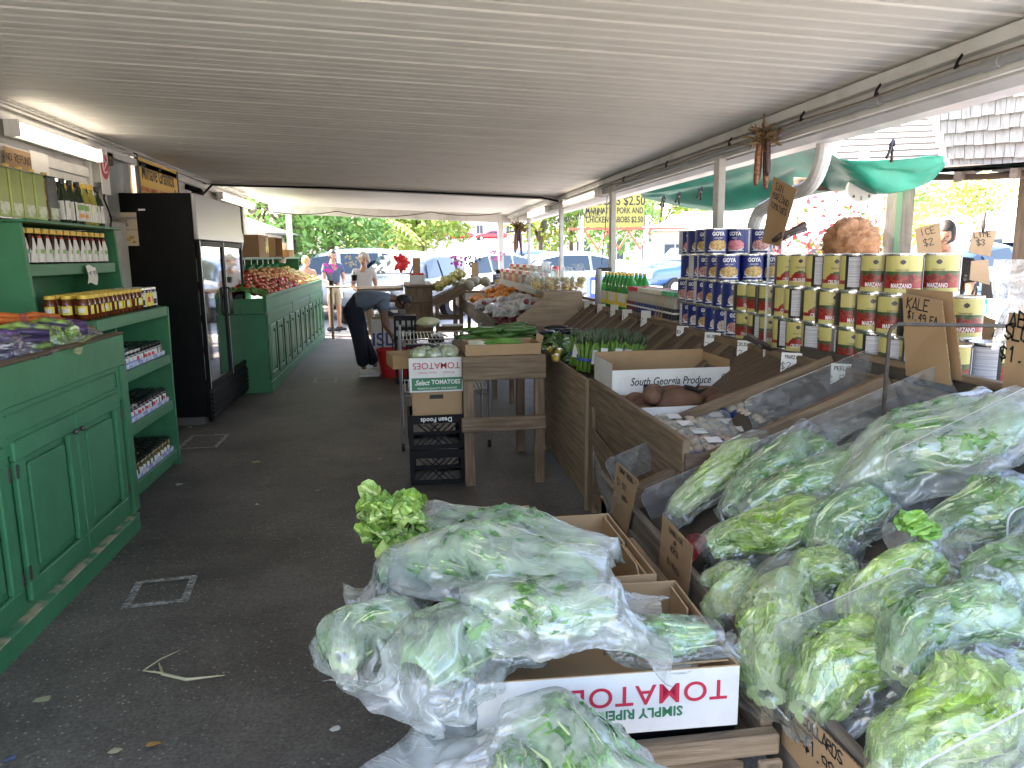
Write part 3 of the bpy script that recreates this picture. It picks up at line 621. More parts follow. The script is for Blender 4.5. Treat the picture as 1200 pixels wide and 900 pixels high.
TL = ['olive green oil tin at the near end of the shelf top, partly outside the picture','first full olive green oil tin with yellow side, on the shelf top','second olive green oil tin on the shelf top','olive green oil tin next to the dark tin']
for i in range(4): tg((-2.165, 4.52+.07+i*.148, su_top), 0, TL[i], 'olive oil tins on top of the green shelf')
tin(TD, True)((-2.165, 5.20, su_top), 0, 'dark grey oil tin between the green tins and the oil bottles')
def oilb(gm, cm, name='oil_bottle'):
    def mk():
        t = thing(name, 'b', 'bottle')
        MB().lathe([(.0,0),(.034,0),(.037,.01),(.037,.155),(.030,.19),(.015,.225),(.014,.255)], 14).build('glass', gm, t, smooth=True)
        MB().lathe([(.0,.25),(.0185,.25),(.019,.255),(.019,.283),(.016,.285),(0,.285)], 12).build('cap', cm, t)
        b = MB(); b.grid(lambda u, v: (.0378*cos(2*pi*u), .0378*sin(2*pi*u), .025+.12*v), 28, 10, bands([(0,.9,0,1,1),(.2,.7,.55,.85,2),(.3,.6,.15,.4,3)], 0), closeu=True); b.build('label', [gm, LW, LG, LO], t); return t
    return Repeat(mk)
ob1, ob2 = oilb(DKGLASS, CAPB), oilb(OIL, CAPY)
for i in range(12):
    y = 5.34+i*.056; k = i in (5, 6, 7, 8)
    (ob2 if k else ob1)((-2.165-(.085 if i % 2 else 0), y, su_top), rnd.uniform(-1, 1), '%s oil bottle with %s cap, %s from the dark tin' % ('yellow' if k else 'dark green', 'gold' if k else 'black', ordw(i)), 'oil bottles on top of the green shelf')
pt = thing('price_tag', 'handwritten white price tag hanging from the board under the syrup bottles', 'price tag', (-2.105, 5.42, 1.56)); b = MB()
b.grid(lambda u, v: (.012*sin(v*3), u*.16, -.12*v+.01*sin(u*5)), 6, 5); b.build('paper', PAPER, pt); scribble(pt, '4.99', frame((.015,.08,-.05),(0,1,0),(0,0,1)), .04, INK, .004, 2)

# ------------------------------------------------------------------ bags on the near green counter
FILMN = {}
def film(name='clear_film', tint=(.95,.98,.96), base=.16, amp=.30, sc=2.0, rough=.2, wr=.4):
    if name in FILMN: return FILMN[name]
    m = bpy.data.materials.new(name); m.use_nodes = True; t = m.node_tree; L = t.links.new; t.nodes.remove(t.nodes['Principled BSDF']); out = t.nodes['Material Output']
    tc = _n(t, 'ShaderNodeTexCoord'); tr = _n(t, 'ShaderNodeBsdfTransparent'); tr.inputs[0].default_value = (*tint, 1)
    gl = _n(t, 'ShaderNodeBsdfGlossy'); gl.inputs['Roughness'].default_value = rough; gl.inputs[0].default_value = (.95, .97, 1, 1)
    df = _n(t, 'ShaderNodeBsdfDiffuse'); df.inputs[0].default_value = (.90, .93, .91, 1); tl = _n(t, 'ShaderNodeBsdfTranslucent'); tl.inputs[0].default_value = (.90, .93, .91, 1)
    n1 = _n(t, 'ShaderNodeTexNoise'); n1.inputs['Scale'].default_value = sc; n1.inputs['Detail'].default_value = 3; n1.inputs['Distortion'].default_value = 1.5; L(tc.outputs['Object'], n1.inputs[0])
    # sharp crease ridges
    mp = _n(t, 'ShaderNodeMapping'); mp.inputs['Scale'].default_value = (1.2, 1.6, 1.6); L(tc.outputs['Object'], mp.inputs[0])
    n2 = _n(t, 'ShaderNodeTexNoise'); n2.inputs['Scale'].default_value = 2.2; n2.inputs['Detail'].default_value = 1.2; n2.inputs['Distortion'].default_value = .6; L(mp.outputs[0], n2.inputs[0])
    s1 = _n(t, 'ShaderNodeMath', operation='SUBTRACT'); s1.inputs[1].default_value = .5; L(n2.outputs[0], s1.inputs[0])
    s2 = _n(t, 'ShaderNodeMath', operation='ABSOLUTE'); L(s1.outputs[0], s2.inputs[0])
    s3 = _n(t, 'ShaderNodeMapRange'); s3.inputs[1].default_value = 0; s3.inputs[2].default_value = .028; s3.inputs[3].default_value = 1; s3.inputs[4].default_value = 0; L(s2.outputs[0], s3.inputs[0])
    bp = _n(t, 'ShaderNodeBump'); bp.inputs['Strength'].default_value = wr; bp.inputs['Distance'].default_value = .0025; L(s3.outputs[0], bp.inputs['Height'])
    b2 = _n(t, 'ShaderNodeBump'); b2.inputs['Strength'].default_value = .35; b2.inputs['Distance'].default_value = .03; L(n1.outputs[0], b2.inputs['Height']); L(bp.outputs[0], b2.inputs['Normal'])
    for q in (gl, df): L(b2.outputs[0], q.inputs['Normal'])
    add = _n(t, 'ShaderNodeMixShader'); add.inputs[0].default_value = .45; L(df.outputs[0], add.inputs[1]); L(tl.outputs[0], add.inputs[2])
    # long fine pleats that run with the film toward its tied or open end
    mu = _n(t, 'ShaderNodeMapping'); mu.inputs['Scale'].default_value = (3.2, .7, 1); L(tc.outputs['UV'], mu.inputs[0])
    n3 = _n(t, 'ShaderNodeTexNoise'); n3.inputs['Scale'].default_value = 2.2; n3.inputs['Detail'].default_value = 1.5; n3.inputs['Distortion'].default_value = .5; L(mu.outputs[0], n3.inputs[0])
    p1 = _n(t, 'ShaderNodeMath', operation='SUBTRACT'); p1.inputs[1].default_value = .5; L(n3.outputs[0], p1.inputs[0]); p2 = _n(t, 'ShaderNodeMath', operation='ABSOLUTE'); L(p1.outputs[0], p2.inputs[0])
    p3 = _n(t, 'ShaderNodeMapRange'); p3.inputs[1].default_value = 0; p3.inputs[2].default_value = .022; p3.inputs[3].default_value = 1; p3.inputs[4].default_value = 0; L(p2.outputs[0], p3.inputs[0])
    b3 = _n(t, 'ShaderNodeBump'); b3.inputs['Strength'].default_value = .5; b3.inputs['Distance'].default_value = .003; L(p3.outputs[0], b3.inputs['Height']); L(b3.outputs[0], bp.inputs['Normal'])
    # how milky: patches + creases
    mr = _n(t, 'ShaderNodeMapRange'); mr.inputs[1].default_value = .36; mr.inputs[2].default_value = .66; mr.inputs[3].default_value = base; mr.inputs[4].default_value = base+amp; L(n1.outputs[0], mr.inputs[0])
    mc = _n(t, 'ShaderNodeMath', operation='MULTIPLY_ADD'); mc.inputs[1].default_value = .10; L(s3.outputs[0], mc.inputs[0]); L(mr.outputs[0], mc.inputs[2])
    m4 = _n(t, 'ShaderNodeMath', operation='MULTIPLY_ADD'); m4.inputs[1].default_value = .12; L(p3.outputs[0], m4.inputs[0]); L(mc.outputs[0], m4.inputs[2])
    x1 = _n(t, 'ShaderNodeMixShader'); L(m4.outputs[0], x1.inputs[0]); L(tr.outputs[0], x1.inputs[1]); L(add.outputs[0], x1.inputs[2])
    fr = _n(t, 'ShaderNodeFresnel'); fresnel_in(t, fr, 1.5); L(b2.outputs[0], fr.inputs['Normal'])
    fm = _n(t, 'ShaderNodeMath', operation='MULTIPLY_ADD'); fm.inputs[1].default_value = 1.0; fm.inputs[2].default_value = .05; L(fr.outputs[0], fm.inputs[0])
    x2 = _n(t, 'ShaderNodeMixShader'); L(fm.outputs[0], x2.inputs[0]); L(x1.outputs[0], x2.inputs[1]); L(gl.outputs[0], x2.inputs[2]); L(x2.outputs[0], out.inputs[0])
    FILMN[name] = m; return m
FILM = film(); FILMC = film('thin_clear_film', base=.02, amp=.13)
def veg(name, c1, c2, rib=None, sc=18):
    if name in MATS: return MATS[name]
    m = mat(name, c1, .45, col2=c2, vs=sc, contrast=1.8, bump=.6, bs=28); t = m.node_tree; b = t.nodes['Principled BSDF']; L = t.links.new
    # pale midrib and side veins from the leaf's own UV
    uv = _n(t, 'ShaderNodeTexCoord'); sp_ = _n(t, 'ShaderNodeSeparateXYZ'); L(uv.outputs['UV'], sp_.inputs[0])
    a = _n(t, 'ShaderNodeMath', operation='SUBTRACT'); a.inputs[1].default_value = .5; L(sp_.outputs[0], a.inputs[0]); a2 = _n(t, 'ShaderNodeMath', operation='ABSOLUTE'); L(a.outputs[0], a2.inputs[0])
    mr = _n(t, 'ShaderNodeMapRange'); mr.inputs[1].default_value = .03; mr.inputs[2].default_value = .10; mr.inputs[3].default_value = 1; mr.inputs[4].default_value = 0; L(a2.outputs[0], mr.inputs[0])
    v = _n(t, 'ShaderNodeMath', operation='MULTIPLY_ADD'); v.inputs[1].default_value = 1.0; L(sp_.outputs[1], v.inputs[0]); sb = _n(t, 'ShaderNodeMath', operation='MULTIPLY'); sb.inputs[1].default_value = -.9; L(a2.outputs[0], sb.inputs[0]); L(sb.outputs[0], v.inputs[2])
    f1 = _n(t, 'ShaderNodeMath', operation='MULTIPLY'); f1.inputs[1].default_value = 7; L(v.outputs[0], f1.inputs[0]); f2 = _n(t, 'ShaderNodeMath', operation='FRACT'); L(f1.outputs[0], f2.inputs[0])
    f3 = _n(t, 'ShaderNodeMapRange'); f3.inputs[1].default_value = .04; f3.inputs[2].default_value = .16; f3.inputs[3].default_value = .55; f3.inputs[4].default_value = 0; L(f2.outputs[0], f3.inputs[0])
    mxx = _n(t, 'ShaderNodeMath', operation='MAXIMUM'); L(mr.outputs[0], mxx.inputs[0]); L(f3.outputs[0], mxx.inputs[1])
    lk = b.inputs['Base Color'].links[0].from_socket; mx = _n(t, 'ShaderNodeMix', data_type='RGBA'); L(mxx.outputs[0], mx.inputs[0]); L(lk, mx.inputs[6]); mx.inputs[7].default_value = (min(.62, c1[0]*1.5+.12), min(.68, c1[1]*1.3+.14), min(.4, c1[2]*1.6+.08), 1)
    L(mx.outputs[2], b.inputs['Base Color'])
    return m
LET1 = veg('pale_lettuce', (.36, .49, .13), (.17, .31, .05)); LET2 = veg('lime_leaf', (.23, .38, .05), (.08, .18, .02)); LET3 = veg('deep_leaf', (.05, .15, .03), (.12, .26, .06)); LET4 = veg('blue_green_leaf', (.06, .15, .055), (.22, .37, .17)); STALK = veg('pale_stalk', (.50, .58, .32), (.34, .46, .18), sc=8)
def leaf_patch(b, p, d, n, L, W, curl, ruf, m, seed, nu=4, nv=5):
    """one crinkled leaf: starts at p, grows along d, faces n"""
    d = Vector(d).normalized(); n = Vector(n); n = (n-d*n.dot(d)).normalized(); s = d.cross(n); p = Vector(p)
    def fn(u, v):
        wv = sin(pi*(.12+.80*v))**.7; x = (u-.5)*W*wv; q = p+d*(L*v)+s*x
        q += n*(-curl*L*v*v + .25*abs(x)*(1) + ruf*noise.noise(Vector((u*3+seed, v*4, seed*.3)))*(.3+abs(u-.5)*2))
        return q
    b.grid(fn, nu, nv, m)
def greens_core(L, R1, seed, kind='lettuce', n=70, mats=None, flat=.8):
    """a bunch of leaves lying along +x, butt end at -L/2"""
    r = random.Random(seed); b = MB(); 
    fnr = lambda t: (.45+.75*sin(pi*min(1, .12+t*.8))**.8)
    def core(u, v):
        a = 2*pi*u; x = -L/2+L*v; rr = R1*.72*fnr(v)*(1+.25*noise.noise(Vector((cos(a)*2, sin(a)*2, x*9+seed))))*(.02+1.0*sin(pi*min(1,max(0,.04+v*.92)))**.35)
        return (x, rr*cos(a), rr*.8*sin(a))
    b.grid(core, 18, 14, 0, closeu=True)
    for i in range(int(n*1.9)):
        t = r.uniform(.0, .85); a = r.uniform(0, 2*pi); rr = R1*.62*fnr(t)
        p = (-L/2+L*t*.82, rr*cos(a), rr*.8*sin(a)); out = Vector((0, cos(a), sin(a)*.8))
        d = Vector((1, 0, 0))*r.uniform(.5, 1.2)+out*r.uniform(.05, .5)+Vector((0, -sin(a), cos(a)))*r.uniform(-.4, .4)
        leaf_patch(b, p, d, out, L*r.uniform(.12, .28), R1*r.uniform(.35, .8), r.uniform(-.6, .6), R1*.45, r.choice([1, 1, 2, 3, 0, 0]), r.random()*50)
    for i in range(8):
        a = 2*pi*i/8; b.tube([(-L/2, R1*.28*cos(a), R1*.22*sin(a)), (-L/2+L*.3, R1*.5*cos(a), R1*.4*sin(a)), (L*.15, R1*.62*cos(a), R1*.5*sin(a))], [R1*.13, R1*.1, R1*.03], 6, 4)
    for i in range(34):
        a = r.uniform(0, 2*pi); t0 = r.uniform(0, .5); pts = []
        for q in range(5):
            t = t0+q*r.uniform(.07, .12); rr = R1*(.80+.06*sin(q*2+i))*fnr(t); pts.append((-L/2+L*min(.98, t), rr*cos(a+q*.05), rr*.8*sin(a+q*.05)))
        b.tube(pts, [.0045, .004, .0035, .003, .001], 5, 4)
    Lf = L/.92; Rf = R1/.93; V = []
    for x, y, z in b.v:
        x = max(-Lf*.49, min(Lf*.50, x)); t = (x+Lf*.53)/(1.06*Lf); q = math.hypot(y, z/flat)+1e-6
        nn = noise.noise(Vector((x/Rf*3.2, y/Rf*4, z/Rf*4+seed)))+.5*noise.noise(Vector((x/Rf*8, y/Rf*9, z/Rf*9+seed)))
        mx = (.71+.12*nn)*Rf*bag_env(t)
        if q > mx: k = (mx+.10*mx*math.tanh((q-mx)/Rf*1.5))/q; y *= k; z *= k
        z -= .1*Rf*(abs(x)/Lf*2)**2
        if z < -Rf*flat*.56: z = -Rf*flat*.56+(z+Rf*flat*.56)*.2
        sy = .30/Rf; x1, y1, z1 = warp(x/Lf, y*sy, z*sy/(flat/.8), seed % 6); V.append((x1*Lf, y1/sy, z1/sy*(flat/.8)))
    b.v = V
    return b
def bag_env(t): return (max(0, sin(pi*(.02+.80*t)))**.42 if t < .6 else .97*(1-.38*((t-.6)/.4)**1.6))
def film_sim(L, R1, seed, tail, flat, excess=.16, NU=128, NV=110, iters=110, loose=1.0):
    """a limp film tube relaxed round the bunch: it has more film than it needs, so it buckles into folds"""
    rs = np.random.RandomState(seed); T = 1/(1+tail)
    v = np.linspace(0, 1, NV+1)[:, None]; a = (np.arange(NU)/NU*2*pi)[None, :]
    t = np.clip(v/T, 0, 1); tt = np.clip((v-T)/(1-T+1e-9), 0, 1)
    env = np.where(t < .6, np.maximum(0, np.sin(pi*(.02+.80*t)))**.42, .97*(1-.38*(np.clip((t-.6)/.4, 0, 1))**1.6))
    fl_ = np.where(tt > 0, .60+.30*tt, env); x = np.where(v < T, -L*.53+L*1.06*t, L*.53+L*tail*tt)
    zf = flat*(1-.80*np.clip(tt*1.6, 0, 1)); tw = rs.uniform(-.6, .6)
    y = R1*fl_*np.cos(a+tw*v)*(1+.25*tt)*1.04; z = R1*fl_*np.sin(a+tw*v)*zf*1.04
    z = z-.1*R1*(np.abs(x)/L*2)**2; X0 = np.broadcast_to(x, y.shape)
    P = np.stack([X0, y, z], -1).astype(float)
    def sm(n, k):
        q = rs.randn(NV+1, NU)
        for _ in range(n):
            q = (q+np.roll(q, 1, 1)+np.roll(q, -1, 1))/3; q[1:-1] = (q[1:-1]+q[2:]+q[:-2])/3
        return q/q.std()*k
    nr = np.stack([np.zeros_like(y), y, z/np.maximum(zf,.1)], -1); nr /= np.linalg.norm(nr, axis=-1, keepdims=True)+1e-9
    P += nr*(sm(30, R1*.06)+sm(9, R1*.035)+sm(3, R1*.012))[..., None]
    P[..., 0] += sm(20, R1*.05)
    def ru(q, k): return np.roll(q, -k, 1)
    base = np.stack([X0, y, z], -1)
    cons = []
    for du, dv, st, ex in ((1,0,1,excess),(0,1,1,excess*.75),(1,1,.5,excess*.9),(-1,1,.5,excess*.9),(2,0,.45,excess*.80),(0,2,.45,excess*.70),(4,0,.45,excess*.62),(0,4,.40,excess*.5),(8,0,.22,excess*.25),(0,8,.22,excess*.2)):
        A = base[:NV+1-dv] if dv else base; B = ru(base, du)[dv:] if dv else ru(base, du)
        r0 = np.linalg.norm(B-A, axis=-1)*(1+ex); cons.append((du, dv, st, r0))
    core_e = np.maximum(env*np.where(v < T, 1, 0), 0); coreR = .80*R1*core_e; zr = np.where(tt > 0, .1, flat)
    G = np.array([0, 0, -R1*.0035]); V = np.zeros_like(P)
    dc = (v < T).astype(float)
    floor = -R1*flat*.62
    for it in range(iters):
        # limp: drifts inwards and down
        V *= .86; V += G; V -= nr*(R1*.0012*(1 if it < iters*.7 else 0))*dc[..., None]; P = P+V*.6; Pb = P.copy()
        for _ in range(2):
            D = np.zeros_like(P); W = np.zeros(P.shape[:2])+1e-6
            for du, dv, st, r0 in cons:
                A = P[:NV+1-dv] if dv else P; B = ru(P, du)[dv:] if dv else ru(P, du); d = B-A; l = np.linalg.norm(d, axis=-1)+1e-9
                f = (l-r0)/l*st*.5; c = d*f[..., None]
                if dv: D[:NV+1-dv] += c; W[:NV+1-dv] += st; D[dv:] += np.roll(-c, du, 1); W[dv:] += st
                else: D += c; D += np.roll(-c, du, 1); W += 2*st
            P = P+D/W[..., None]*1.5
            q = np.hypot(P[..., 1], P[..., 2]/flat)+1e-9
            # radius of the leaves inside at this vertex's own x
            tx = np.clip((P[..., 0]+L*.53)/(1.06*L), 0, 1); ex_ = np.where(tx < .6, np.maximum(0, np.sin(pi*(.02+.80*tx)))**.42, .97*(1-.38*(np.clip((tx-.6)/.4, 0, 1))**1.6))
            mn = .76*R1*ex_*np.where(P[..., 0] > L*.50, 0, 1); k = np.where(q < mn, mn/q, 1); P[..., 1] *= k; P[..., 2] *= k
            mx = R1*1.3; k = np.where(q > mx, mx/q, 1); P[..., 1] *= k; P[..., 2] *= k
            P[..., 2] = np.maximum(P[..., 2], floor)
        V = (V*.6+(P-Pb)*.25)
    return P
SHELLS = {}; TAILS = (.30,.16,.42,.22,.30,.12)
def warp(x, y, z, var):
    # one common lopsided shape for a bag and what it holds (unit length)
    s_ = var*3.7+1.3; nz = noise.noise
    k = 1+.22*nz(Vector((x*2.3, s_, 0)))
    a = math.atan2(z, y); r = math.hypot(y, z); lob = 1+.26*nz(Vector((cos(a)*1.1+s_, sin(a)*1.1, x*2.6)))+.15*nz(Vector((cos(a)*2.6, sin(a)*2.6+s_, x*5)))
    y2, z2 = r*cos(a)*k*lob, r*sin(a)*(2-k)*lob
    y2 += .16*nz(Vector((x*1.9, 0, s_)))*1.2; z2 += .05*nz(Vector((x*2.4, s_, 7)))
    return (x+.05*nz(Vector((y*4, z*4, s_))), y2, max(z2, -.20))
def shell_mesh(var, m):
    if ('P', var) not in SHELLS:
        P = film_sim(1.0, .30, 100+var, TAILS[var % 6], .8, (.14,.17,.13,.19,.15,.18)[var % 6])
        for q in P.reshape(-1, 3): q[:] = warp(q[0], q[1], q[2], var)
        SHELLS[('P', var)] = P
    if (var, m.name) not in SHELLS:
        P = SHELLS[('P', var)]; nv, nu = P.shape[:2]; b = MB(); b.v = [tuple(q) for q in P.reshape(-1, 3)]
        for k in range(nv-1):
            for j in range(nu): j2 = (j+1) % nu; b.f.append((k*nu+j, k*nu+j2, (k+1)*nu+j2, (k+1)*nu+j)); b.m.append(0); b.uv.append([(j/nu*4, k/nv*3), ((j+1)/nu*4, k/nv*3), ((j+1)/nu*4, (k+1)/nv*3), (j/nu*4, (k+1)/nv*3)])
        b.f.append(tuple(range(nu))[::-1]); b.m.append(0); b.uv.append([(0, 0)]*nu); SHELLS[(var, m.name)] = b.mesh('plastic_film', m, True)
    return SHELLS[(var, m.name)]
class Shell:
    def __init__(s, L, R1, seed, flat): s.a = (L, R1, seed, flat)
    def build(s, name, m, parent, smooth=True):
        L, R1, seed, flat = s.a; o = bpy.data.objects.new(name, shell_mesh(seed % 6, m)); COL.objects.link(o); o.parent = parent; o.scale = (L, R1/.30, R1/.30*flat/.8); return o
def film_shell(L, R1, seed, tail=.35, open_end=True, flat=.8, slump=.1): return Shell(L, R1, seed, flat)
GSETS = {'lettuce': [LET2, LET1, LET2, LET1, STALK], 'pale': [STALK, LET1, LET1, STALK, STALK], 'dark': [LET3, LET3, LET4, LET3, STALK], 'mid': [LET4, LET4, LET3, LET4, STALK], 'lime': [LET2, LET2, LET1, LET2, STALK]}
def rotM(ux, n):
    ux = Vector(ux).normalized(); n = Vector(n); n = (n-ux*n.dot(ux)).normalized(); y = n.cross(ux)
    return Matrix(((ux.x,y.x,n.x),(ux.y,y.y,n.y),(ux.z,y.z,n.z)))
def bag(loc, ux, L, R1, kind, label, seed, n=(0,0,1), tail=.3, flat=.8, fm=None, leaves=60, group='bagged greens', peek=False, open_end=True):
    t = thing('bagged_greens', label, 'bagged greens', loc, 0, group)
    t.rotation_euler = rotM(ux, n).to_euler()
    greens_core(L*.92, R1*.93, seed, kind, leaves, flat=flat).build('greens', GSETS[kind], t, smooth=False)
    film_shell(L, R1, seed, tail, open_end, flat).build('plastic_bag', fm or FILM, t, smooth=True)
    return t
# mesh sacks of carrots and greens on the counter
CAR = mat('carrot', (.62, .16, .02), .5, col2=(.50, .11, .015), vs=12, bump=.3, bs=40); PUR = mat('purple_mesh', (.05, .02, .08), .5, col2=(.16, .09, .24), vs=60, contrast=3); TUR = mat('bag_green_print', (.34, .52, .07), .35, col2=(.05, .03, .10), vs=7, contrast=3)
def small_sack(loc, ux, L, R1, m, label, seed, mm=None, g='produce sacks on the near green counter'):
    t = thing('produce_sack', label, 'sack', loc, 0, g); t.rotation_euler = rotM(ux, (.15, -.1, 1)).to_euler()
    film_shell(L, R1, seed, .22, False, .7).build('bag_skin', m, t, smooth=True)
    r = random.Random(seed); b = MB()
    for k in range(9):
        a = 2*pi*k/9; b.tube([(-L*.42, R1*.55*cos(a), R1*.42*sin(a)), (0, R1*.8*cos(a+.2), R1*.6*sin(a+.2)), (L*.42, R1*.5*cos(a+.3), R1*.4*sin(a+.3))], [.008, .02, .016], 7)
    b.build('contents', mm or CAR, t, smooth=True); return t
FILMO = film('orange_tint_film', tint=(.95, .5, .3), base=.05, amp=.2); FILMP = film('purple_tint_film', tint=(.6, .5, .75), base=.04, amp=.15); FILML = film('green_tint_film', tint=(.8, .95, .55), base=.05, amp=.15)
SAX = [((-1.87,3.95,1.20),(1,.3,0),.26,.085,FILML,TUR,'purple and lime sack at the near edge of the green counter'),((-1.86,4.22,1.21),(1,-.2,0),.24,.07,FILML,TUR,'lime green sack lying across the counter edge beside the purple one'),
 ((-2.0,4.38,1.23),(.7,.6,0),.26,.07,FILMO,CAR,'orange carrot bag at the far corner of the near green counter'),((-2.1,4.12,1.25),(.8,.4,0),.28,.08,FILMO,CAR,'orange carrot bag behind the lime sack'),((-1.88,3.66,1.20),(1,0,0),.25,.09,FILMP,PUR,'dark purple net sack nearest the camera on the green counter'),
 ((-2.15,3.8,1.22),(1,.2,0),.28,.08,FILML,TUR,'lime sack at the back of the near green counter'),((-1.84,4.43,1.20),(.9,.5,0),.16,.05,FILMP,PUR,'small purple bag end at the counter corner'),((-2.2,4.45,1.2),(.4,.9,0),.26,.07,FILMO,CAR,'carrot bag tucked against the honey shelf'),
 ((-1.85,4.08,1.20),(1,.1,0),.2,.055,FILML,TUR,'small bright lime bag between the purple and green sacks'),((-2.2,4.2,1.2),(.3,.9,0),.26,.08,FILMO,CAR,'carrot bag at the very back of the near counter')]
for k, (p, ux, L, R1, m, mm, l) in enumerate(SAX): small_sack((p[0], p[1], p[2]+.025), ux, L*1.2, R1*1.35, m, l, 30+k, mm)

# ------------------------------------------------------------------ black fridge
fr = thing('display_fridge', 'tall black two door glass fridge with silver header between the green shelf and far counter', 'fridge', (-2.62, 7.43, 0))
b = MB(); b.box((0,0,.09),(.70,.03,2.2)); b.box((0,1.93,.09),(.70,1.96,2.2)); b.box((0,.031,.09),(.03,1.929,2.2)); b.box((.031,.031,2.17),(.70,1.929,2.2)); b.box((.031,.031,.09),(.70,1.929,.36)); b.build('cabinet', BLACK, fr, bevel=.006)
b = MB(); b.box((.05,.05,0),(.66,1.9,.089)); b.build('plinth', mat('dust_grey', (.12,.11,.10), .9), fr)
b = MB(); b.box((.702,.0,1.775),(.745,1.96,2.2)); b.build('header_panel', mat('header_silver', (.30,.30,.32), .28, .6, dirt=(.3,.3,.3), dirts=5), fr, bevel=.008)
b = MB(); b.box((.702,0,.04),(.735,1.96,.35))
for k in range(6): b.box((.736,.03,.065+k*.045),(.75,1.93,.093+k*.045))
b.build('grille', BLACK, fr, bevel=.003)
FG = mat('fridge_glass', (.02,.025,.022), .04, spec=.9)
gm = bpy.data.materials.new('door_glass'); gm.use_nodes = True; t_ = gm.node_tree; g0 = t_.nodes['Principled BSDF']; t_.nodes.remove(g0)
tr_ = _n(t_, 'ShaderNodeBsdfTransparent'); tr_.inputs[0].default_value = (.75,.85,.82,1); gg = _n(t_, 'ShaderNodeBsdfGlossy'); gg.inputs['Roughness'].default_value = .04; fz = _n(t_, 'ShaderNodeFresnel'); fresnel_in(t_, fz, 1.6)
fa = _n(t_, 'ShaderNodeMath', operation='MULTIPLY_ADD'); fa.inputs[1].default_value = 2.6; fa.inputs[2].default_value = .16; t_.links.new(fz.outputs[0], fa.inputs[0])
ms = _n(t_, 'ShaderNodeMixShader'); t_.links.new(fa.outputs[0], ms.inputs[0]); t_.links.new(tr_.outputs[0], ms.inputs[1]); t_.links.new(gg.outputs[0], ms.inputs[2]); t_.links.new(ms.outputs[0], t_.nodes['Material Output'].inputs[0])
for k in range(2):
    y0 = .03+k*.955; y1 = y0+.945; b = MB()
    b.box((.702,y0,.36),(.74,y0+.055,1.77)); b.box((.702,y1-.055,.36),(.74,y1,1.77)); b.box((.702,y0+.056,.36),(.74,y1-.056,.415)); b.box((.702,y0+.056,1.715),(.74,y1-.056,1.77))
    d = b.build('door', BLACK, fr, bevel=.004)
    b = MB(); b.box((.72,y0+.056,.416),(.726,y1-.056,1.714)); b.build('glass_pane', gm, d)
    yh = y1-.027 if k == 0 else y0+.027
    b = MB(); b.tube([(.742,yh,1.0),(.775,yh,1.02),(.775,yh,1.28),(.742,yh,1.3)], .010, 8); b.build('handle', CAPB, d, smooth=True)
    b = MB(); b.box((.742,y0+.001,.36),(.747,y0+.012,1.77)); b.build('edge_strip', STEEL, d)
b = MB()
for z in (.42, .74, 1.06, 1.38): b.box((.05,.05,z),(.66,1.9,z+.012))
b.build('rack', STEEL, fr)
fb = MB()
JU = [mat('juice%d' % k, c, .3) for k, c in enumerate(((.6,.62,.6),(.45,.55,.12),(.6,.25,.05),(.55,.58,.55)))]
k2 = 0
for z in (.435, .755, 1.075, 1.395):
    for i in range(15):
        pass
def cart():
    t = thing('juice_bottle', 'j', 'bottle'); MB().lathe([(0,0),(.045,0),(.048,.01),(.048,.13),(.02,.18),(.018,.2),(0,.2)], 12).build('body', JU[0], t, smooth=True); MB().lathe([(.02,.2),(.02,.22),(0,.22)], 10).build('cap', CAPR, t); return t
cr_ = Repeat(cart)
for iz, z in enumerate((.433, .753, 1.073, 1.393)):
    for i in range(14):
        cr_((-2.06, 7.56+i*.128, z), 0, 'white bottle behind the fridge glass, %s from near door edge on the %s rack' % (ordw(i), ['lowest', 'second', 'third', 'top'][iz]), 'bottles inside the black fridge')
po = thing('poster', 'cream poster with a small food drawing taped on the side of the black fridge', 'poster', (-2.5, 7.425, 1.72)); b = MB()
p0 = aty(136, 249, 7.42); p1 = aty(163, 288, 7.42)
b.box((p0.x+2.5,-.003,p1.z-1.72),(p1.x+2.5,0,p0.z-1.72)); b.build('sheet', mat('cream_paper', (.55,.47,.34), .7), po)
cx = (p0.x+p1.x)/2+2.5; zt = p0.z-1.72
write(po, 'Meat Market', frame((cx,-.004,zt-.05),(1,0,0),(0,0,1)), .034, INKB); write(po, '&', frame((cx,-.004,zt-.11),(1,0,0),(0,0,1)), .04, INKB); write(po, 'Sandwiches Inside', frame((cx,-.004,zt-.155),(1,0,0),(0,0,1)), .024, INKB)
b = MB(); 
for dx, dz, r_ in ((-.03,-.235,.03),(.03,-.225,.028),(.0,-.245,.022),(.05,-.265,.02)): b.ball((cx+dx,-.006,zt+dz), (r_,.002,r_*.6), 10)
b.build('drawing', mat('bread_print', (.35,.14,.06), .7, col2=(.55,.40,.12), vs=40), po)
tp = thing('tape_strip', 'short strip of white tape beside the poster on the fridge side', 'tape', tuple(aty(166, 246, 7.42))); b = MB(); b.box((-.03,-.002,-.006),(.03,.0,.01)); b.build('strip', PAPER, tp)

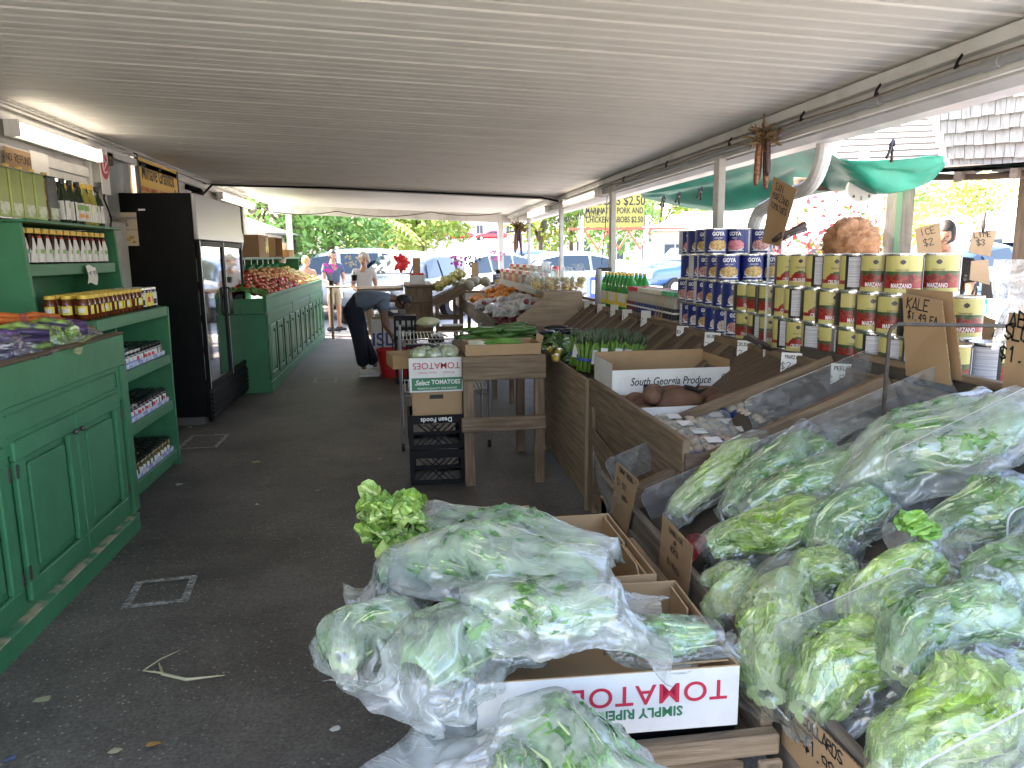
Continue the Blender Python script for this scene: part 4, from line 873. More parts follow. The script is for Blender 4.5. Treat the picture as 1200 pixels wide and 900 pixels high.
# ------------------------------------------------------------------ tomatoes, peppers and fruit on the far green counter
def fruit(name, cat, m, r, rz=.85, stem=None, seed=0, amp=.12, fr_=1.6, n=14):
    def mk():
        t = thing(name, 'f', cat)
        MB().ball((0,0,r*rz), (r,r,r*rz), n, seed=seed, amp=amp, fr=fr_).build('flesh', m, t, smooth=True)
        if stem:
            b = MB(); b.tube([(0,0,2*r*rz-.004),(.003,0,2*r*rz+.012)], .004, 5)
            for k in range(5): b.quad([(0,0,2*r*rz+.001),(.012*cos(k*1.26-.3),.012*sin(k*1.26-.3),2*r*rz+.001),(.026*cos(k*1.26),.026*sin(k*1.26),2*r*rz-.004),(.012*cos(k*1.26+.3),.012*sin(k*1.26+.3),2*r*rz+.001)])
            b.build('stem', stem, t)
        return t
    return Repeat(mk)
STG = mat('stem_green', (.06,.16,.03), .7)
TOM = mat('tomato_skin', (.50,.035,.02), .22, col2=(.42,.06,.025), vs=5); PEP = mat('red_pepper_skin', (.40,.015,.02), .15); PEA = mat('peach_skin', (.66,.36,.12), .45, col2=(.55,.16,.05), vs=14, contrast=2); APP = mat('yellow_apple_skin', (.62,.50,.12), .35, col2=(.50,.24,.06), vs=18, contrast=2); DKP = mat('plum_skin', (.10,.015,.03), .3)
tom = fruit('tomato', 'tomato', TOM, .047, .8, STG, 1); pep = fruit('red_pepper', 'pepper', PEP, .044, 1.05, STG, 5, .3, 2.2); pea = fruit('peach', 'peach', PEA, .042, .92, None, 3); app = fruit('apple', 'apple', APP, .043, .9, None, 4); plu = fruit('plum', 'plum', DKP, .035, .9, None, 6)
fr2 = random.Random(5)
for row in range(7):
    x = -1.67-row*.088; z0 = 1.135+row*.037
    n = 48 if row < 4 else 40
    y = 9.26+fr2.uniform(0, .06)
    while y < 15.2:
        yq = y-9.2
        if yq < 1.9: mk, l, g = tom, 'ripe red tomato in the heap at the near end of the far green counter', 'tomatoes heaped on the far green counter'
        elif yq < 2.9 and row < 3: mk, l, g = pep, 'red pepper along the front edge of the far green counter', 'peppers on the far green counter'
        elif yq < 4.5: mk, l, g = pea, 'orange yellow peach in the middle of the far counter heap', 'peaches on the far green counter'
        else: mk, l, g = app, 'pale yellow apple toward the far end of the green counter heap', 'apples on the far green counter'
        if mk is tom and row > 4 and fr2.random() < .25: mk, l, g = plu, 'dark plum near the back of the tomato heap', 'plums behind the tomatoes'
        mk((x+fr2.uniform(-.012, .012), y, z0+fr2.uniform(-.01, .02)), (fr2.uniform(-.5, .5), fr2.uniform(-.5, .5), fr2.uniform(0, 6)), l, g, fr2.uniform(.88, 1.12)); y += fr2.uniform(.088, .106)
b = MB(); b.grid(lambda u, v: (-1.60-.70*v, 9.19+6.1*u, 1.13+.24*v), 20, 4); o = b.build('display_slope', mat('black_liner', (.015,.02,.015), .6), c2); o.location = (1.62, -9.15, 0)
b = MB(); b.grid(lambda u, v: (-1.60-.6*v, 9.15+.3*u+.05*noise.noise(Vector((u*9, v*9, 1))), 1.16+.14*v+.05*sin(pi*u)+.03*noise.noise(Vector((u*11, v*11, 4)))), 22, 30)
tag(b.build('dark_greens', LET3), 'heap of dark leafy greens before the tomatoes at the near end of the far counter', 'greens')
# boxes and bag rolls on the shelf over the far counter
def roll(label, loc, rx, s=1):
    t = thing('bag_roll', label, 'bag roll', loc); b = MB(); b.lathe([(.02,0),(.07*s,0),(.07*s,.33*s),(.02,.33*s)], 20); b.build('roll', PAPER, t, smooth=False)
    b = MB(); b.grid(lambda u, v: (.07*s+.03*sin(v*4), -.05+.10*u, .33*s-.34*s*v), 5, 8); b.build('loose_bag', FILM, t); t.rotation_euler = (0, rx, 0); return t
roll('white bag roll standing on the shelf next to the fridge', (-2.05, 9.75, 1.615), 0, 1.15); roll('white bag roll hanging beyond the brown boxes over the far counter', (-2.03, 13.2, 1.52), .15, 1)
def cbox(label, loc, s, rz=0, cat='box', name='cardboard_box', openx=False):
    t = thing(name, label, cat, loc, rz); b = MB(); x, y, z = s; T = .006
    b.box((0,0,0),(x,y,T)); b.box((0,0,T),(T,y,z)); b.box((T,0,T),(x,T,z)); b.box((T,y-T,T),(x,y,z))
    if not openx: b.box((x-T,T,T),(x,y-T,z))
    b.box((T,T,z-T),(x-T,y-T,z)); b.build('body', KRAFT, t, bevel=.002); return t
o = cbox('brown box with bright yellow printed panel on the shelf over the far counter', (-2.2, 10.55, 1.612), (.3,.75,.30)); b = MB(); b.box((.302,.45,.06),(.306,.7,.27)); b.build('printed_panel', mat('yellow_print', (.80,.68,.06), .5, col2=(.20,.08,.03), vs=12, contrast=4), o)
cbox('open brown box standing at the far end of the shelf over the green counter', (-2.2, 12.0, 1.612), (.28,.7,.30), 0, openx=True); cbox('low brown box under the open one at the far end of the shelf', (-2.15, 12.9, 1.612), (.3,.6,.12)); cbox('tall brown box at the near end of the shelf beside the fridge', (-2.3, 9.46, 1.612), (.2,.22,.34))
for k in range(6):
    t = thing('hanging_label', 'small white label hanging under the shelf above the tomatoes, %s from the fridge' % ordw(k), 'label', (-1.975, 9.9+k*.42, 1.58), 0, 'labels under the far shelf'); b = MB(); b.box((0,0,-.07),(.002,.05,.0)); b.build('card', PAPER, t)
# ================================================================== middle counter
mc = thing('produce_counter', 'long plank counter with plywood sides and steep dark bins under the can shelf', 'counter', (1.1, 0, 0))
b = MB(); b.box((0,4.42,.06),(.02,5.88,.835)); b.build('plywood_side', WOODB, mc, bevel=.003)
b = MB(); b.box((-.006,4.405,.30),(.0,5.88,.345)); b.box((-.006,4.40,.60),(-.0005,5.88,.66)); b.box((-.02,4.4,0),(.02,4.42,.84)); b.build('side_rail', WOODB, mc, bevel=.003)
b = MB(); b.box((.0,2.82,.70),(.03,4.398,.855)); b.box((.0,2.82,.05),(.03,2.9,.698)); b.box((.0,4.30,.02),(.03,4.398,.698)); b.box((.018,2.9,.05),(.03,4.30,.698)); b.bar((-.004,4.28,.52),(-.004,3.1,.40),.012,.10); b.build('plank_side', WOODA, mc, bevel=.004)
b = MB(); b.box((.0,5.9,.70),(.03,7.95,.84)); b.box((0,5.9,0),(.05,5.96,.699)); b.box((0,7.88,0),(.05,7.95,.699)); b.box((0,2.80,0),(.05,2.86,.699)); b.build('far_side', WOODA, mc, bevel=.004)
b = MB(); b.box((.031,2.84,.70),(.46,7.93,.715)); b.quad([(.42,2.84,.70),(.87,2.84,1.06),(.87,7.95,1.06),(.42,7.95,.70)]); b.quad([(.865,2.84,1.06),(.865,2.84,.3),(.865,7.95,.3),(.865,7.95,1.06)]); b.box((0,2.79,.5),(.85,2.80,.80)); b.build('bin_floor', WOODD, mc)
for k in range(13):
    y = 4.35+k*.29; b = MB()
    M = frame((.40,y,.70),(.45,0,.36),(-.36,0,.45)); b.box((0,0,0),(.57,.07,.012),M=M @ Matrix.Rotation(R(90), 4, 'X') @ Matrix.Identity(4)); b.build('divider', WOODA, mc)
b = MB(); b.box((.3,7.96,.66),(.9,7.99,.84)); b.box((-.1,7.955,.74),(.3,7.985,.86)); b.build('end_board', WOODB, mc)
ledge = thing('can_ledge', 'long brown shelf board carrying the cans and bottles above the produce', 'shelf', (1.97, 0, 1.08))
b = MB(); b.box((0,1.2,-.025),(.62,8.1,0)); b.box((-.02,1.2,-.09),(-.0005,8.1,.003)); b.build('board', WOODA, ledge, bevel=.004)
b = MB()
for y in (1.3, 3.2, 5.3, 8.0): b.box((.1,y,-1.08),(.16,y+.06,-.026)); b.box((.5,y,-1.08),(.56,y+.06,-.026))
b.build('support', WOODD, ledge)
# ------------------------------------------------------------------ cans
def curved(parent, s, r, z, size, th, m, width=.75, bold=0., name='lettering'):
    vs, fs = text_mb(s, size, bold, width, depth=.0003); b = MB()
    b.faces([((r+v[2])*cos(th+v[0]/r), (r+v[2])*sin(th+v[0]/r), z+v[1]) for v in vs], fs); return b.build(name, m, parent)
BLUE = mat('can_blue', (.01,.02,.15), .35); CYEL = mat('can_yellow', (.52,.47,.17), .38, col2=(.46,.40,.13), vs=8); CRED = mat('can_red', (.28,.012,.014), .35); TOMP = mat('tomato_print', (.36,.03,.015), .35, col2=(.12,.01,.006), vs=60, contrast=2); CBLK = mat('can_black', (.015,.014,.014), .35)
NUT = mat('nutrition_panel', (.62,.62,.64), .5, col2=(.34,.34,.38), vs=40, stretch=(.02,.02,5), contrast=2.5); GRNP = mat('herb_print', (.05,.10,.03), .4, col2=(.02,.05,.015), vs=50); CWH = mat('can_white', (.72,.72,.70), .4)
BEANS = [mat('chickpea_print', (.62,.42,.14), .4, col2=(.35,.20,.06), vs=90, contrast=3), mat('pink_bean_print', (.62,.34,.30), .4, col2=(.32,.12,.12), vs=110, contrast=3), mat('white_bean_print', (.70,.62,.52), .4, col2=(.40,.32,.28), vs=110, contrast=3), mat('red_dish_print', (.60,.16,.22), .4, col2=(.7,.3,.3), vs=70, contrast=3)]
CR, CH = .0755, .168
def can(kind):
    def mk():
        t = thing('food_can', 'c', 'can'); r = CR
        prof = [(0,.006),(r-.006,.006),(r-.004,0),(r,.0),(r,.005),(r-.002,.008),(r-.002,CH-.008),(r,CH-.005),(r,CH),(r-.004,CH),(r-.006,CH-.006),(r*.8,CH-.005),(r*.78,CH-.007),(0,CH-.007)]
        MB().lathe(prof, 32).build('tin_body', TIN, t, smooth=False)
        b = MB(); rr = r-.0012
        if kind == 0 or kind in (1, 2):
            def fn(u, v):
                u %= 1
                if .36 < u < .40 or .86 < u < .90 or .58 < u < .62: return 3
                if .40 <= u <= .58: return 4 if .04 < v < .96 else 3
                if .90 <= u or u <= .0: return 3
                # two fronts: 0..0.36 and 0.62..0.86
                uu = u/.36 if u <= .36 else (u-.62)/.24
                if kind == 1:
                    if (uu-.5)**2*1.1+(v-.12)**2*1.1 < .14 and v > .12: return 1 if v < .40 else 5
                    if .12 < v < .24: return 1
                    return 0
                if v < .09: return 0
                if v < .24: return 1
                if v < .46+.04*sin(uu*20): return 2
                if v < .54: return 5
                return 0
            mats = [CYEL, CRED, TOMP, CBLK, NUT, GRNP]
        else:
            bi = kind-3
            def fn(u, v):
                u = (u*2.0) % 1
                if .52 < u < .66: return 0
                if .66 <= u < .94: return 3
                uu = (u-.26)/.24
                if uu*uu*.8+((v-.32)/.22)**2 < 1: return 1
                if uu*uu*.7+((v-.30)/.26)**2 < 1 and v < .34: return 2
                if v < .10: return 2 if v > .04 else 0
                return 0
            mats = [BLUE, BEANS[bi], CWH, NUT if bi % 2 else BLUE]
        b.grid(lambda u, v: (rr*cos(2*pi*u), rr*sin(2*pi*u), .009+(CH-.018)*v), 64, 26, fn, closeu=True); b.build('paper_label', mats, t, smooth=False)
        if kind < 3:
            tx = {0: 'MARZANO', 1: 'CRUSHED', 2: 'ITALIAN'}[kind]
            for th in (2*pi*.18, 2*pi*.74):
                curved(t, tx, rr+.0006, .036, .026, th, CWH, .62 if th < 2 else .5, .0006)
                curved(t, 'TOMATOES', rr+.0006, .100, .012, th, CBLK, .8); 
                bb = MB(); 
                bb.grid(lambda u, v, th=th: ((rr+.0008)*cos(th-.12+.30*u*1), (rr+.0008)*sin(th-.12+.30*u), .133+.020*(v-.5)*sin(pi*(.06+.88*u))), 10, 2); bb.build('logo_oval', CBLK, t)
        else:
            for th in (2*pi*.13, 2*pi*.63):
                curved(t, 'GOYA', rr+.0006, .132, .034, th, CWH, .85, .0016); curved(t, 'BEANS' if kind > 3 else 'CHICK PEAS', rr+.0006, .105, .012, th, CWH, .8)
        return t
    return Repeat(mk)
CANS = {k: can(k) for k in range(7)}
cr = random.Random(11)
def facecam(x, y, du): return math.atan2(-y, -x)-2*pi*du
def place_can(k, x, y, z, label, group, j=.35):
    du = .18 if k < 3 else .13
    if k < 3 and cr.random() < .28: du = .40+cr.random()*.12
    CANS[k]((x, y, z), facecam(x, y, du)+cr.uniform(-j, j), label, group)
LVN = ['bottom', 'second', 'third', 'top']; D = .155
# blue cans: four high
gy = [4.44+i*D for i in range(6)]
for lv in range(4):
    for i, y in enumerate(gy):
        if lv == 3 and i < 2: continue
        if lv == 2 and i < 1: continue
        x = 2.06
        kind = {3: [6, 3, 3, 3], 2: [4, 6, 3, 3, 3], 1: [4, 5, 5, 3, 4, 4], 0: [4, 5, 5, 3, 5, 4]}[lv][(i+lv) % (6 if lv < 2 else {3:4,2:5}[lv])]
        place_can(kind, x, y+(.05 if lv % 2 else 0), 1.081+lv*(CH+.001), 'blue bean can, %s from the yellow cans, %s level, front of blue stack' % (ordw(i), LVN[lv]), 'stacked blue bean cans')
    for cI, xc in enumerate((2.22, 2.38)):
        for i in range(6):
            y = 4.44+i*D+(.05 if lv % 2 else 0)
            if (lv == 3 and i < 2) or (lv == 2 and i < 1) or (cI == 0 and abs(y-5.12) < .13): continue
            place_can([3, 6, 4, 3][(lv+i+cI) % 4], xc, y, 1.081+lv*(CH+.001), 'blue bean can, %s from near end, %s level, %s column of blue stack' % (ordw(i), LVN[lv], ['middle', 'outer'][cI]), 'blue bean cans in the %s column' % ['middle', 'outer'][cI])
yl = [4.27-i*D for i in range(14)]
for lv in range(3):
    for i, y in enumerate(yl):
        if lv == 2 and i < 3: continue
        if lv == 0 and i > 11 or lv == 1 and i > 10 or lv == 2 and i > 9: continue
        kind = 2 if i < 3 else (1 if i < 6 or (lv == 2 and i < 8 and i > 3) else 0)
        if i > 9: kind = 0
        jx = cr.uniform(-.006, .006)
        place_can(kind, 2.055+jx, y+(.03 if lv == 1 else 0), 1.081+lv*(CH+.001), 'yellow tomato can, %s from the blue stack, %s level, front row' % (ordw(i), LVN[lv]), 'stacked yellow tomato cans')
        if i % 1 == 0 and lv < 3 and not (lv == 2 and i < 5): place_can(kind, 2.225+jx, y, 1.081+lv*(CH+.001), 'yellow tomato can, %s from the blue stack, %s level, back row' % (ordw(i), LVN[lv]), 'yellow tomato cans in the back row')
# bottles on the far part of the ledge
def soda():
    t = thing('soda_bottle', 's', 'bottle'); MB().lathe([(0,0),(.045,0),(.054,.015),(.054,.09),(.050,.15),(.054,.2),(.045,.26),(.018,.31),(.015,.33)], 16).build('bottle', mat('green_pet', (.03,.42,.08), .08, spec=.8, trans=.3), t, smooth=True)
    MB().lathe([(.0,.328),(.017,.328),(.017,.35),(0,.352)], 12).build('cap', CAPY, t)
    b = MB(); b.grid(lambda u, v: (.0555*cos(2*pi*u), .0555*sin(2*pi*u), .03+.13*v), 24, 6, lambda u, v: 1 if (u*3) % 1 < .4 and v > .3 else 0, closeu=True); b.build('label', [LY, LW], t); return t
sod = Repeat(soda)
for r in range(2):
    for i in range(8): sod((2.05+r*.125, 6.62+i*.122, 1.081), rnd.random()*6, 'green soda bottle, %s from the cream capped bottles, %s row' % (ordw(i), ['front', 'back'][r]), 'green soda bottles on the ledge', .97)
t = thing('spray_can', 'grey tall container standing at the post between soda bottles', 'container', (2.03, 7.7, 1.081)); MB().lathe([(0,0),(.04,0),(.04,.3),(.03,.36),(.0,.37)], 14).build('body', mat('greyc', (.45,.47,.48), .5), t, smooth=True)
def dress(cm, lm):
    def mk():
        t = thing('dressing_bottle', 'd', 'bottle'); MB().lathe([(0,0),(.030,0),(.033,.01),(.033,.10),(.020,.17),(.016,.195)], 12).build('bottle', mat('dressing', (.34,.30,.24), .2), t, smooth=True)
        MB().lathe([(.0,.193),(.019,.193),(.019,.228),(0,.23)], 12).build('cap', cm, t)
        b = MB(); b.grid(lambda u, v: (.0338*cos(2*pi*u), .0338*sin(2*pi*u), .02+.085*v), 20, 6, lambda u, v: 1 if .35 < v < .6 else 0, closeu=True); b.build('label', [lm, LW], t); return t
    return Repeat(mk)
dr, dc, dg = dress(CAPR, mat('label_maroon', (.14,.02,.04), .5)), dress(CAPC, mat('label_navy', (.02,.04,.16), .5)), dress(CAPG, LK)
for r in range(3):
    for i in range(18):
        y = 6.55-i*.068
        mk, cn, nm = (dr, 'red', i) if i < 4 else ((dc, 'cream', i-4) if i < 13 else (dg, 'green', i-13))
        if r == 2: mk, cn, nm = (dr, 'red', i)
        mk((2.02+r*.07, y, 1.081), rnd.random()*6, 'dressing bottle with %s cap, %s from the soda side, %s row' % (cn, ordw(nm), ['front', 'middle', 'back'][r]), 'dressing bottles with %s caps' % cn, 1.0)
t = thing('cardboard_flap', 'brown cardboard flap leaning on the dressing bottles beside the green caps', 'cardboard', (1.985, 5.63, 1.085)); b = MB(); b.box((0,-.02,0),(.005,.16,.2)); b.build('card', KRAFT, t); t.rotation_euler = (R(-8), R(8), 0)

# ------------------------------------------------------------------ handwritten cards and price tags
def cardq(label, quad, ax, v, lines, name='price_sign', cat='price sign', m=None, th=.004, em=None, ink=None, w=.0045, clip=False, bend=0):
    """a flat card whose four corners (top left, top right, bottom right, bottom left) lie in a known vertical plane"""
    f = {'x': atx, 'y': aty, 'd': atd}[ax]
    Q = [f(*q, v) for q in quad]; c = sum(Q, Vector())/4; t = thing(name, label, cat, tuple(c))
    ux = (Q[1]-Q[0]).normalized(); uyv = (Q[0]-Q[3]); n = ux.cross(uyv).normalized()
    b = MB(); F = [q-c+n*th/2 for q in Q]; Bk = [q-c-n*th/2 for q in Q]
    b.faces([tuple(p) for p in F+Bk], [(3,2,1,0),(4,5,6,7)], 0); b.faces([tuple(p) for p in F+Bk], [(0,1,5,4),(1,2,6,5),(2,3,7,6),(3,0,4,7)], 1)
    b.build('card', [m or KRAFT, em or KRAFTE], t)
    up = ((Q[0]-Q[3])+(Q[1]-Q[2])).normalized()
    W = (Q[1]-Q[0]).length; H = (uyv).length
    for k, (s, fx, fy, h) in enumerate(lines):
        o = (Q[0]-c)+(Q[1]-Q[0])*fx-up*H*fy+n*(th/2+.0005)
        scribble(t, s, frame(o, ux, up), h, ink or INK, w, 17*k+len(s))
    return t
cardq('kraft card reading KALE $1.49 EA standing over the greens', ((1058,343),(1104,353),(1115,452),(1062,440)), 'x', 1.90, (('KALE', .42, .10, .040), ('$1.49 EA', .50, .25, .027)), w=.005)
cardq('blank wavy-edged cardboard piece standing right behind the kale card', ((1062,338),(1116,342),(1128,446),(1066,440)), 'x', 1.96, (), 'cardboard_piece', 'cardboard')
cardq('tan card leaning behind the last cans below the green label', ((1140,366),(1167,375),(1158,430),(1138,412)), 'x', 2.5, (), 'cardboard_piece', 'cardboard')
cardq('kraft card cut by the right picture edge, reading SLO and a price', ((1183,366),(1225,372),(1222,470),(1175,456)), 'x', 1.93, (('AB', .3, .08, .045), ('SLO', .3, .25, .045), ('$1.99', .45, .52, .045)), w=.007)
cardq('tall kraft card reading SAN MARZANO TOMATOES clipped above the yellow cans', ((907,207),(934,222),(914,289),(893,284)), 'x', 1.98, (('SAN', .36, .10, .04), ('MARZANO', .5, .24, .035), ('TOMATOES', .5, .38, .03)), w=.005)
cardq('kraft card reading TURNIP GREENS $3.50 BUNCH at the far end of the tray', ((723,541),(748,563),(735,626),(716,600)), 'x', .885, (('TURNIP GREENS', .5, .08, .020), ('$3.50/', .40, .32, .030), ('BUNCH', .62, .52, .02)), w=.0035)
cardq('kraft card reading DANDELION OR HORTA $1.99 EA beside the empty box', ((777,603),(812,641),(806,706),(772,668)), 'x', .885, (('DANDELION', .5, .10, .018), ('OR', .5, .24, .016), ('HORTA', .5, .38, .020), ('$1.99/EA', .5, .64, .019)), w=.003)
cardq('kraft card reading COLLARDS $1.99 leaning on the tray at the bottom edge', ((922,812),(1014,905),(1010,990),(916,870)), 'x', .885, (('COLLARDS', .52, .14, .026), ('$1.99', .5, .50, .032)), w=.0045)
def tag_paper(label, c, wpx, hpx, xx, lines, ax='x', seed=0):
    p = (atx if ax == 'x' else aty)(c[0], c[1], xx); s = (p-CO).dot(FW)/FPX; W = wpx*s; H = hpx*s
    t = thing('price_tag', label, 'price tag', tuple(p), 0, 'white price tags along the can ledge'); b = MB(); ang = R(-38+rnd.uniform(-8, 8)); dx = Vector((cos(ang), sin(ang), 0)) if ax == 'x' else Vector((1, 0, 0)); n = Vector((0, 0, 1)).cross(dx)*-1
    cv = rnd.uniform(.008, .02)
    b.grid(lambda u, v: tuple(dx*((u-.5)*W)+n*(cv*(v*v)+.004*sin(v*4+u*2))+Vector((0, 0, (.5-v)*H))), 6, 8); b.build('paper', PAPER, t)
    for k, (s2, fy, h) in enumerate(lines): scribble(t, s2, frame(n*(cv*fy*fy+.005)+Vector((0, 0, (.5-fy)*H)), dx, Vector((0, 0, 1))), h*H, INK, .0028, seed+k)
    return t
TG_ = [((690,361),11,16,'CORN $2'),((705,363),10,14,'$1.99'),((720,366),10,18,'$2.49'),((735,371),12,17,'$1.99'),((757,374),12,20,'$2.49'),((800,388),14,12,'$3.49'),((835,402),19,25,'$2.49'),((874,412),20,26,'$2.99'),((931,427),30,27,'$2.99'),((988,441),27,30,'12 PACK')]
TL_ = ['by the plywood end box','second beyond the soda bottles','below the soda bottles','below the red capped bottles','below the cream capped bottles','at the near end of the bottle row','below the blue can stack','below the first yellow cans','beside the acrylic strip','behind the clear divider sheet']
for k, ((c, w_, h_, s_), l_) in enumerate(zip(TG_, TL_)): tag_paper('white handwritten price tag on the ledge %s' % l_, c, w_, h_, 1.945, ((['','','','','','','BEANS','CRUSHED','MARZANO','PEELED'][k], .18, .14), (s_, .58, .28)), seed=k*9)
# clear strip and clamps
def clearmat(name, dust=.12, tint=(.92,.94,.93)):
    m = bpy.data.materials.new(name); m.use_nodes = True; t = m.node_tree; L = t.links.new; t.nodes.remove(t.nodes['Principled BSDF'])
    tr = _n(t, 'ShaderNodeBsdfTransparent'); tr.inputs[0].default_value = (*tint, 1); gl = _n(t, 'ShaderNodeBsdfGlossy'); gl.inputs['Roughness'].default_value = .12
    df = _n(t, 'ShaderNodeBsdfDiffuse'); df.inputs[0].default_value = (.62,.62,.62, 1); tc = _n(t, 'ShaderNodeTexCoord')
    n1 = _n(t, 'ShaderNodeTexNoise'); n1.inputs['Scale'].default_value = 22; n1.inputs['Detail'].default_value = 8; n1.inputs['Roughness'].default_value = .75; n1.inputs['Distortion'].default_value = .8; L(tc.outputs['Object'], n1.inputs[0])
    mr = _n(t, 'ShaderNodeMapRange'); mr.inputs[1].default_value = .42; mr.inputs[2].default_value = .72; mr.inputs[3].default_value = dust*.45; mr.inputs[4].default_value = dust*2.6; L(n1.outputs[0], mr.inputs[0])
    x1 = _n(t, 'ShaderNodeMixShader'); L(mr.outputs[0], x1.inputs[0]); L(tr.outputs[0], x1.inputs[1]); L(df.outputs[0], x1.inputs[2])
    fr = _n(t, 'ShaderNodeFresnel'); fresnel_in(t, fr, 1.45); x2 = _n(t, 'ShaderNodeMixShader'); L(fr.outputs[0], x2.inputs[0]); L(x1.outputs[0], x2.inputs[1]); L(gl.outputs[0], x2.inputs[2]); L(x2.outputs[0], t.nodes['Material Output'].inputs[0]); return m
ACR = clearmat('dusty_acrylic', .09); ACRC = clearmat('clear_acrylic', .03, (.99,.99,.99)); RIM = mat('acrylic_rim', (.62,.64,.64), .25, dirt=(.35,.35,.33), dirts=20)
def tray_pt(px, py, h):
    d = ray(px, py); k = (.50-.92*.53+h-EYE)/(d.z-.53*d.x); return CO+d*k
def acrylic(label, a, c, h, rad=.035, th=.006, mats=None, cat='divider', name='clear_divider', down=None):
    """clear sheet: its top edge runs from a to c, rounded corners, h deep"""
    a, c = Vector(a), Vector(c); ux = (c-a).normalized(); L = (c-a).length; up = Vector((0,0,1)); uy = (up-ux*up.dot(ux)).normalized(); t = thing(name, label, cat, tuple(a), 0, 'clear sheets between the greens')
    P = []; 
    for (cx_, cy_, a0) in ((rad, -rad, 180), (L-rad, -rad, 90), (L-rad*.5, -h+rad*.5, 0), (rad*.5, -h+rad*.5, -90)):
        for k in range(6):
            an = R(a0-90*k/5); q = rad if cy_ == -rad else rad*.5; P.append((cx_+q*cos(an), cy_+q*sin(an)))
    M = frame((0,0,0), ux, uy) @ Matrix.Translation((0,0,-th/2)); n = len(P); b = MB()
    V = [tuple(M @ Vector((x,y,0))) for x, y in P]+[tuple(M @ Vector((x,y,th))) for x, y in P]
    b.faces(V, [tuple(range(n))[::-1], tuple(range(n,2*n))], 0); b.faces(V, [(i,(i+1)%n,n+(i+1)%n,n+i) for i in range(n)], 1); b.build('sheet', mats or [ACR, RIM], t); return t
pA = atx(897, 291, 1.94); pB = atx(912, 291, 1.94); t = thing('clear_strip', 'upright clear plastic strip clamped to the can ledge below the San Marzano card', 'strip', (pA.x, (pA.y+pB.y)/2, 1.02)); b = MB()
b.box((-.004,-.028,-.04),(.004,.028,pA.z-1.02)); b.build('strip', [ACRC], t); b = MB(); b.box((-.006,.0285,-.04),(.006,.0315,pA.z-1.02)); b.build('rim', RIM, t)
def clamp(label, p, rx, s=1, rz=0):
    t = thing('spring_clamp', label, 'clamp', tuple(p), rz, 'spring clamps'); b = MB()
    for sg in (1, -1):
        P = [Vector((sg*.004,0,0)),Vector((sg*.018,0,.035)),Vector((sg*.014,0,.07)),Vector((sg*.030,0,.12))]
        bb = MB(); bb.tube([q*s for q in P], [.006*s,.011*s,.009*s,.010*s], 6); bb.build('jaw', mat('clamp_dark', (.05,.035,.03), .5), t, smooth=True)
    b.tube([Vector((0,-.014,.05))*s, Vector((0,.014,.05))*s], .009*s, 8); b.build('spring', STEEL, t); t.rotation_euler = (R(rx), R(18), rz); return t
clamp('dark spring clamp holding the San Marzano card on the clear strip', atx(905,282,1.95), 65, 1.5, R(60)); clamp('dark clamp at the bottom of the clear strip on the ledge', atx(905,410,1.92), -60, 1.3, R(80))
for k, (x, y, xx) in enumerate(((1060,122,2.46),(1152,118,2.46),(765,195,2.44),(808,268,2.3),)): 
    pass

# ------------------------------------------------------------------ vegetables on the middle counter
def cuke(label, p, L, r, rz, m, name='cucumber', cat='cucumber', g='cucumbers heaped on the small table', pitch=0, bend=.02, tipm=None):
    t = thing(name, label, cat, tuple(p), 0, g); t.rotation_euler = (0, pitch, rz); b = MB(); n = 9
    b.tube([(L*(k/(n-1)-.5), bend*sin(pi*k/(n-1)), r) for k in range(n)], [r*max(.18, sin(pi*(.07+.86*k/(n-1)))**.45) for k in range(n)], 10); b.build('flesh', m, t, smooth=True)
    if tipm: b = MB(); b.tube([(L*.46, 0, r), (L*.56, .0, r*1.1)], [r*.5, r*.28], 7); b.build('stem', tipm, t)
    return t
CUK = mat('cucumber_skin', (.035,.10,.02), .3, col2=(.07,.17,.03), vs=10, bump=.2, bs=60); ZUC = mat('zucchini_skin', (.02,.055,.02), .25, col2=(.04,.09,.03), vs=20); SQY = mat('yellow_squash_skin', (.72,.50,.05), .3, col2=(.75,.60,.22), vs=9); EGG = mat('eggplant_skin', (.012,.006,.016), .12); EGGS = mat('eggplant_stem', (.09,.10,.04), .6)
vr = random.Random(3)
for i in range(34):
    x = .46+vr.random()*.50; lay = i // 12; y = 5.45+vr.random()*.45
    cuke('green cucumber in the heap on the small wooden table', (x, y, .945+lay*.035+(x > .5)*.01), vr.uniform(.16, .22), .024, vr.uniform(-.7, .7)+(pi if vr.random() < .5 else 0), CUK, pitch=vr.uniform(-.12, .12))
for (px, py, L, r, a) in ((678,428,.24,.036,-.25),(700,424,.2,.032,.4),(637,398,.2,.05,.3)): 
    p = atz(px, py, .80); cuke('dark zucchini lying at the end of the asparagus' if px == 678 else ('dark green squash tucked beside the white box' if px == 700 else 'dark eggplant end at the table corner'), p, L, r, a, ZUC if px != 637 else EGG, 'zucchini', 'zucchini', 'zucchini at the counter edge')
for k, (px, py, a) in enumerate(((650,414,.9),(657,417,1.2),(664,404,.7),(654,424,1.3))): cuke('yellow squash lying before the asparagus, %s from the left' % ordw(k), atz(px, py, .83), .17, .030, a, SQY, 'yellow_squash', 'squash', 'yellow squash at the counter edge', tipm=STG)
for k, (px, py, L, a) in enumerate(((652,386,.26,-.1),(668,390,.24,.2),(640,392,.22,.5),(684,392,.22,-.2))): cuke('glossy dark eggplant behind the asparagus, %s in the heap' % ordw(k), atz(px, py, .86)-Vector((0,0,.04)), L, .042, a, EGG, 'eggplant', 'eggplant', 'eggplants on the produce counter', tipm=EGGS)
ASP = mat('asparagus_green', (.15,.30,.045), .5, col2=(.16,.30,.05), vs=25); ASPT = mat('asparagus_tip', (.07,.14,.05), .6, col2=(.10,.10,.07), vs=60)
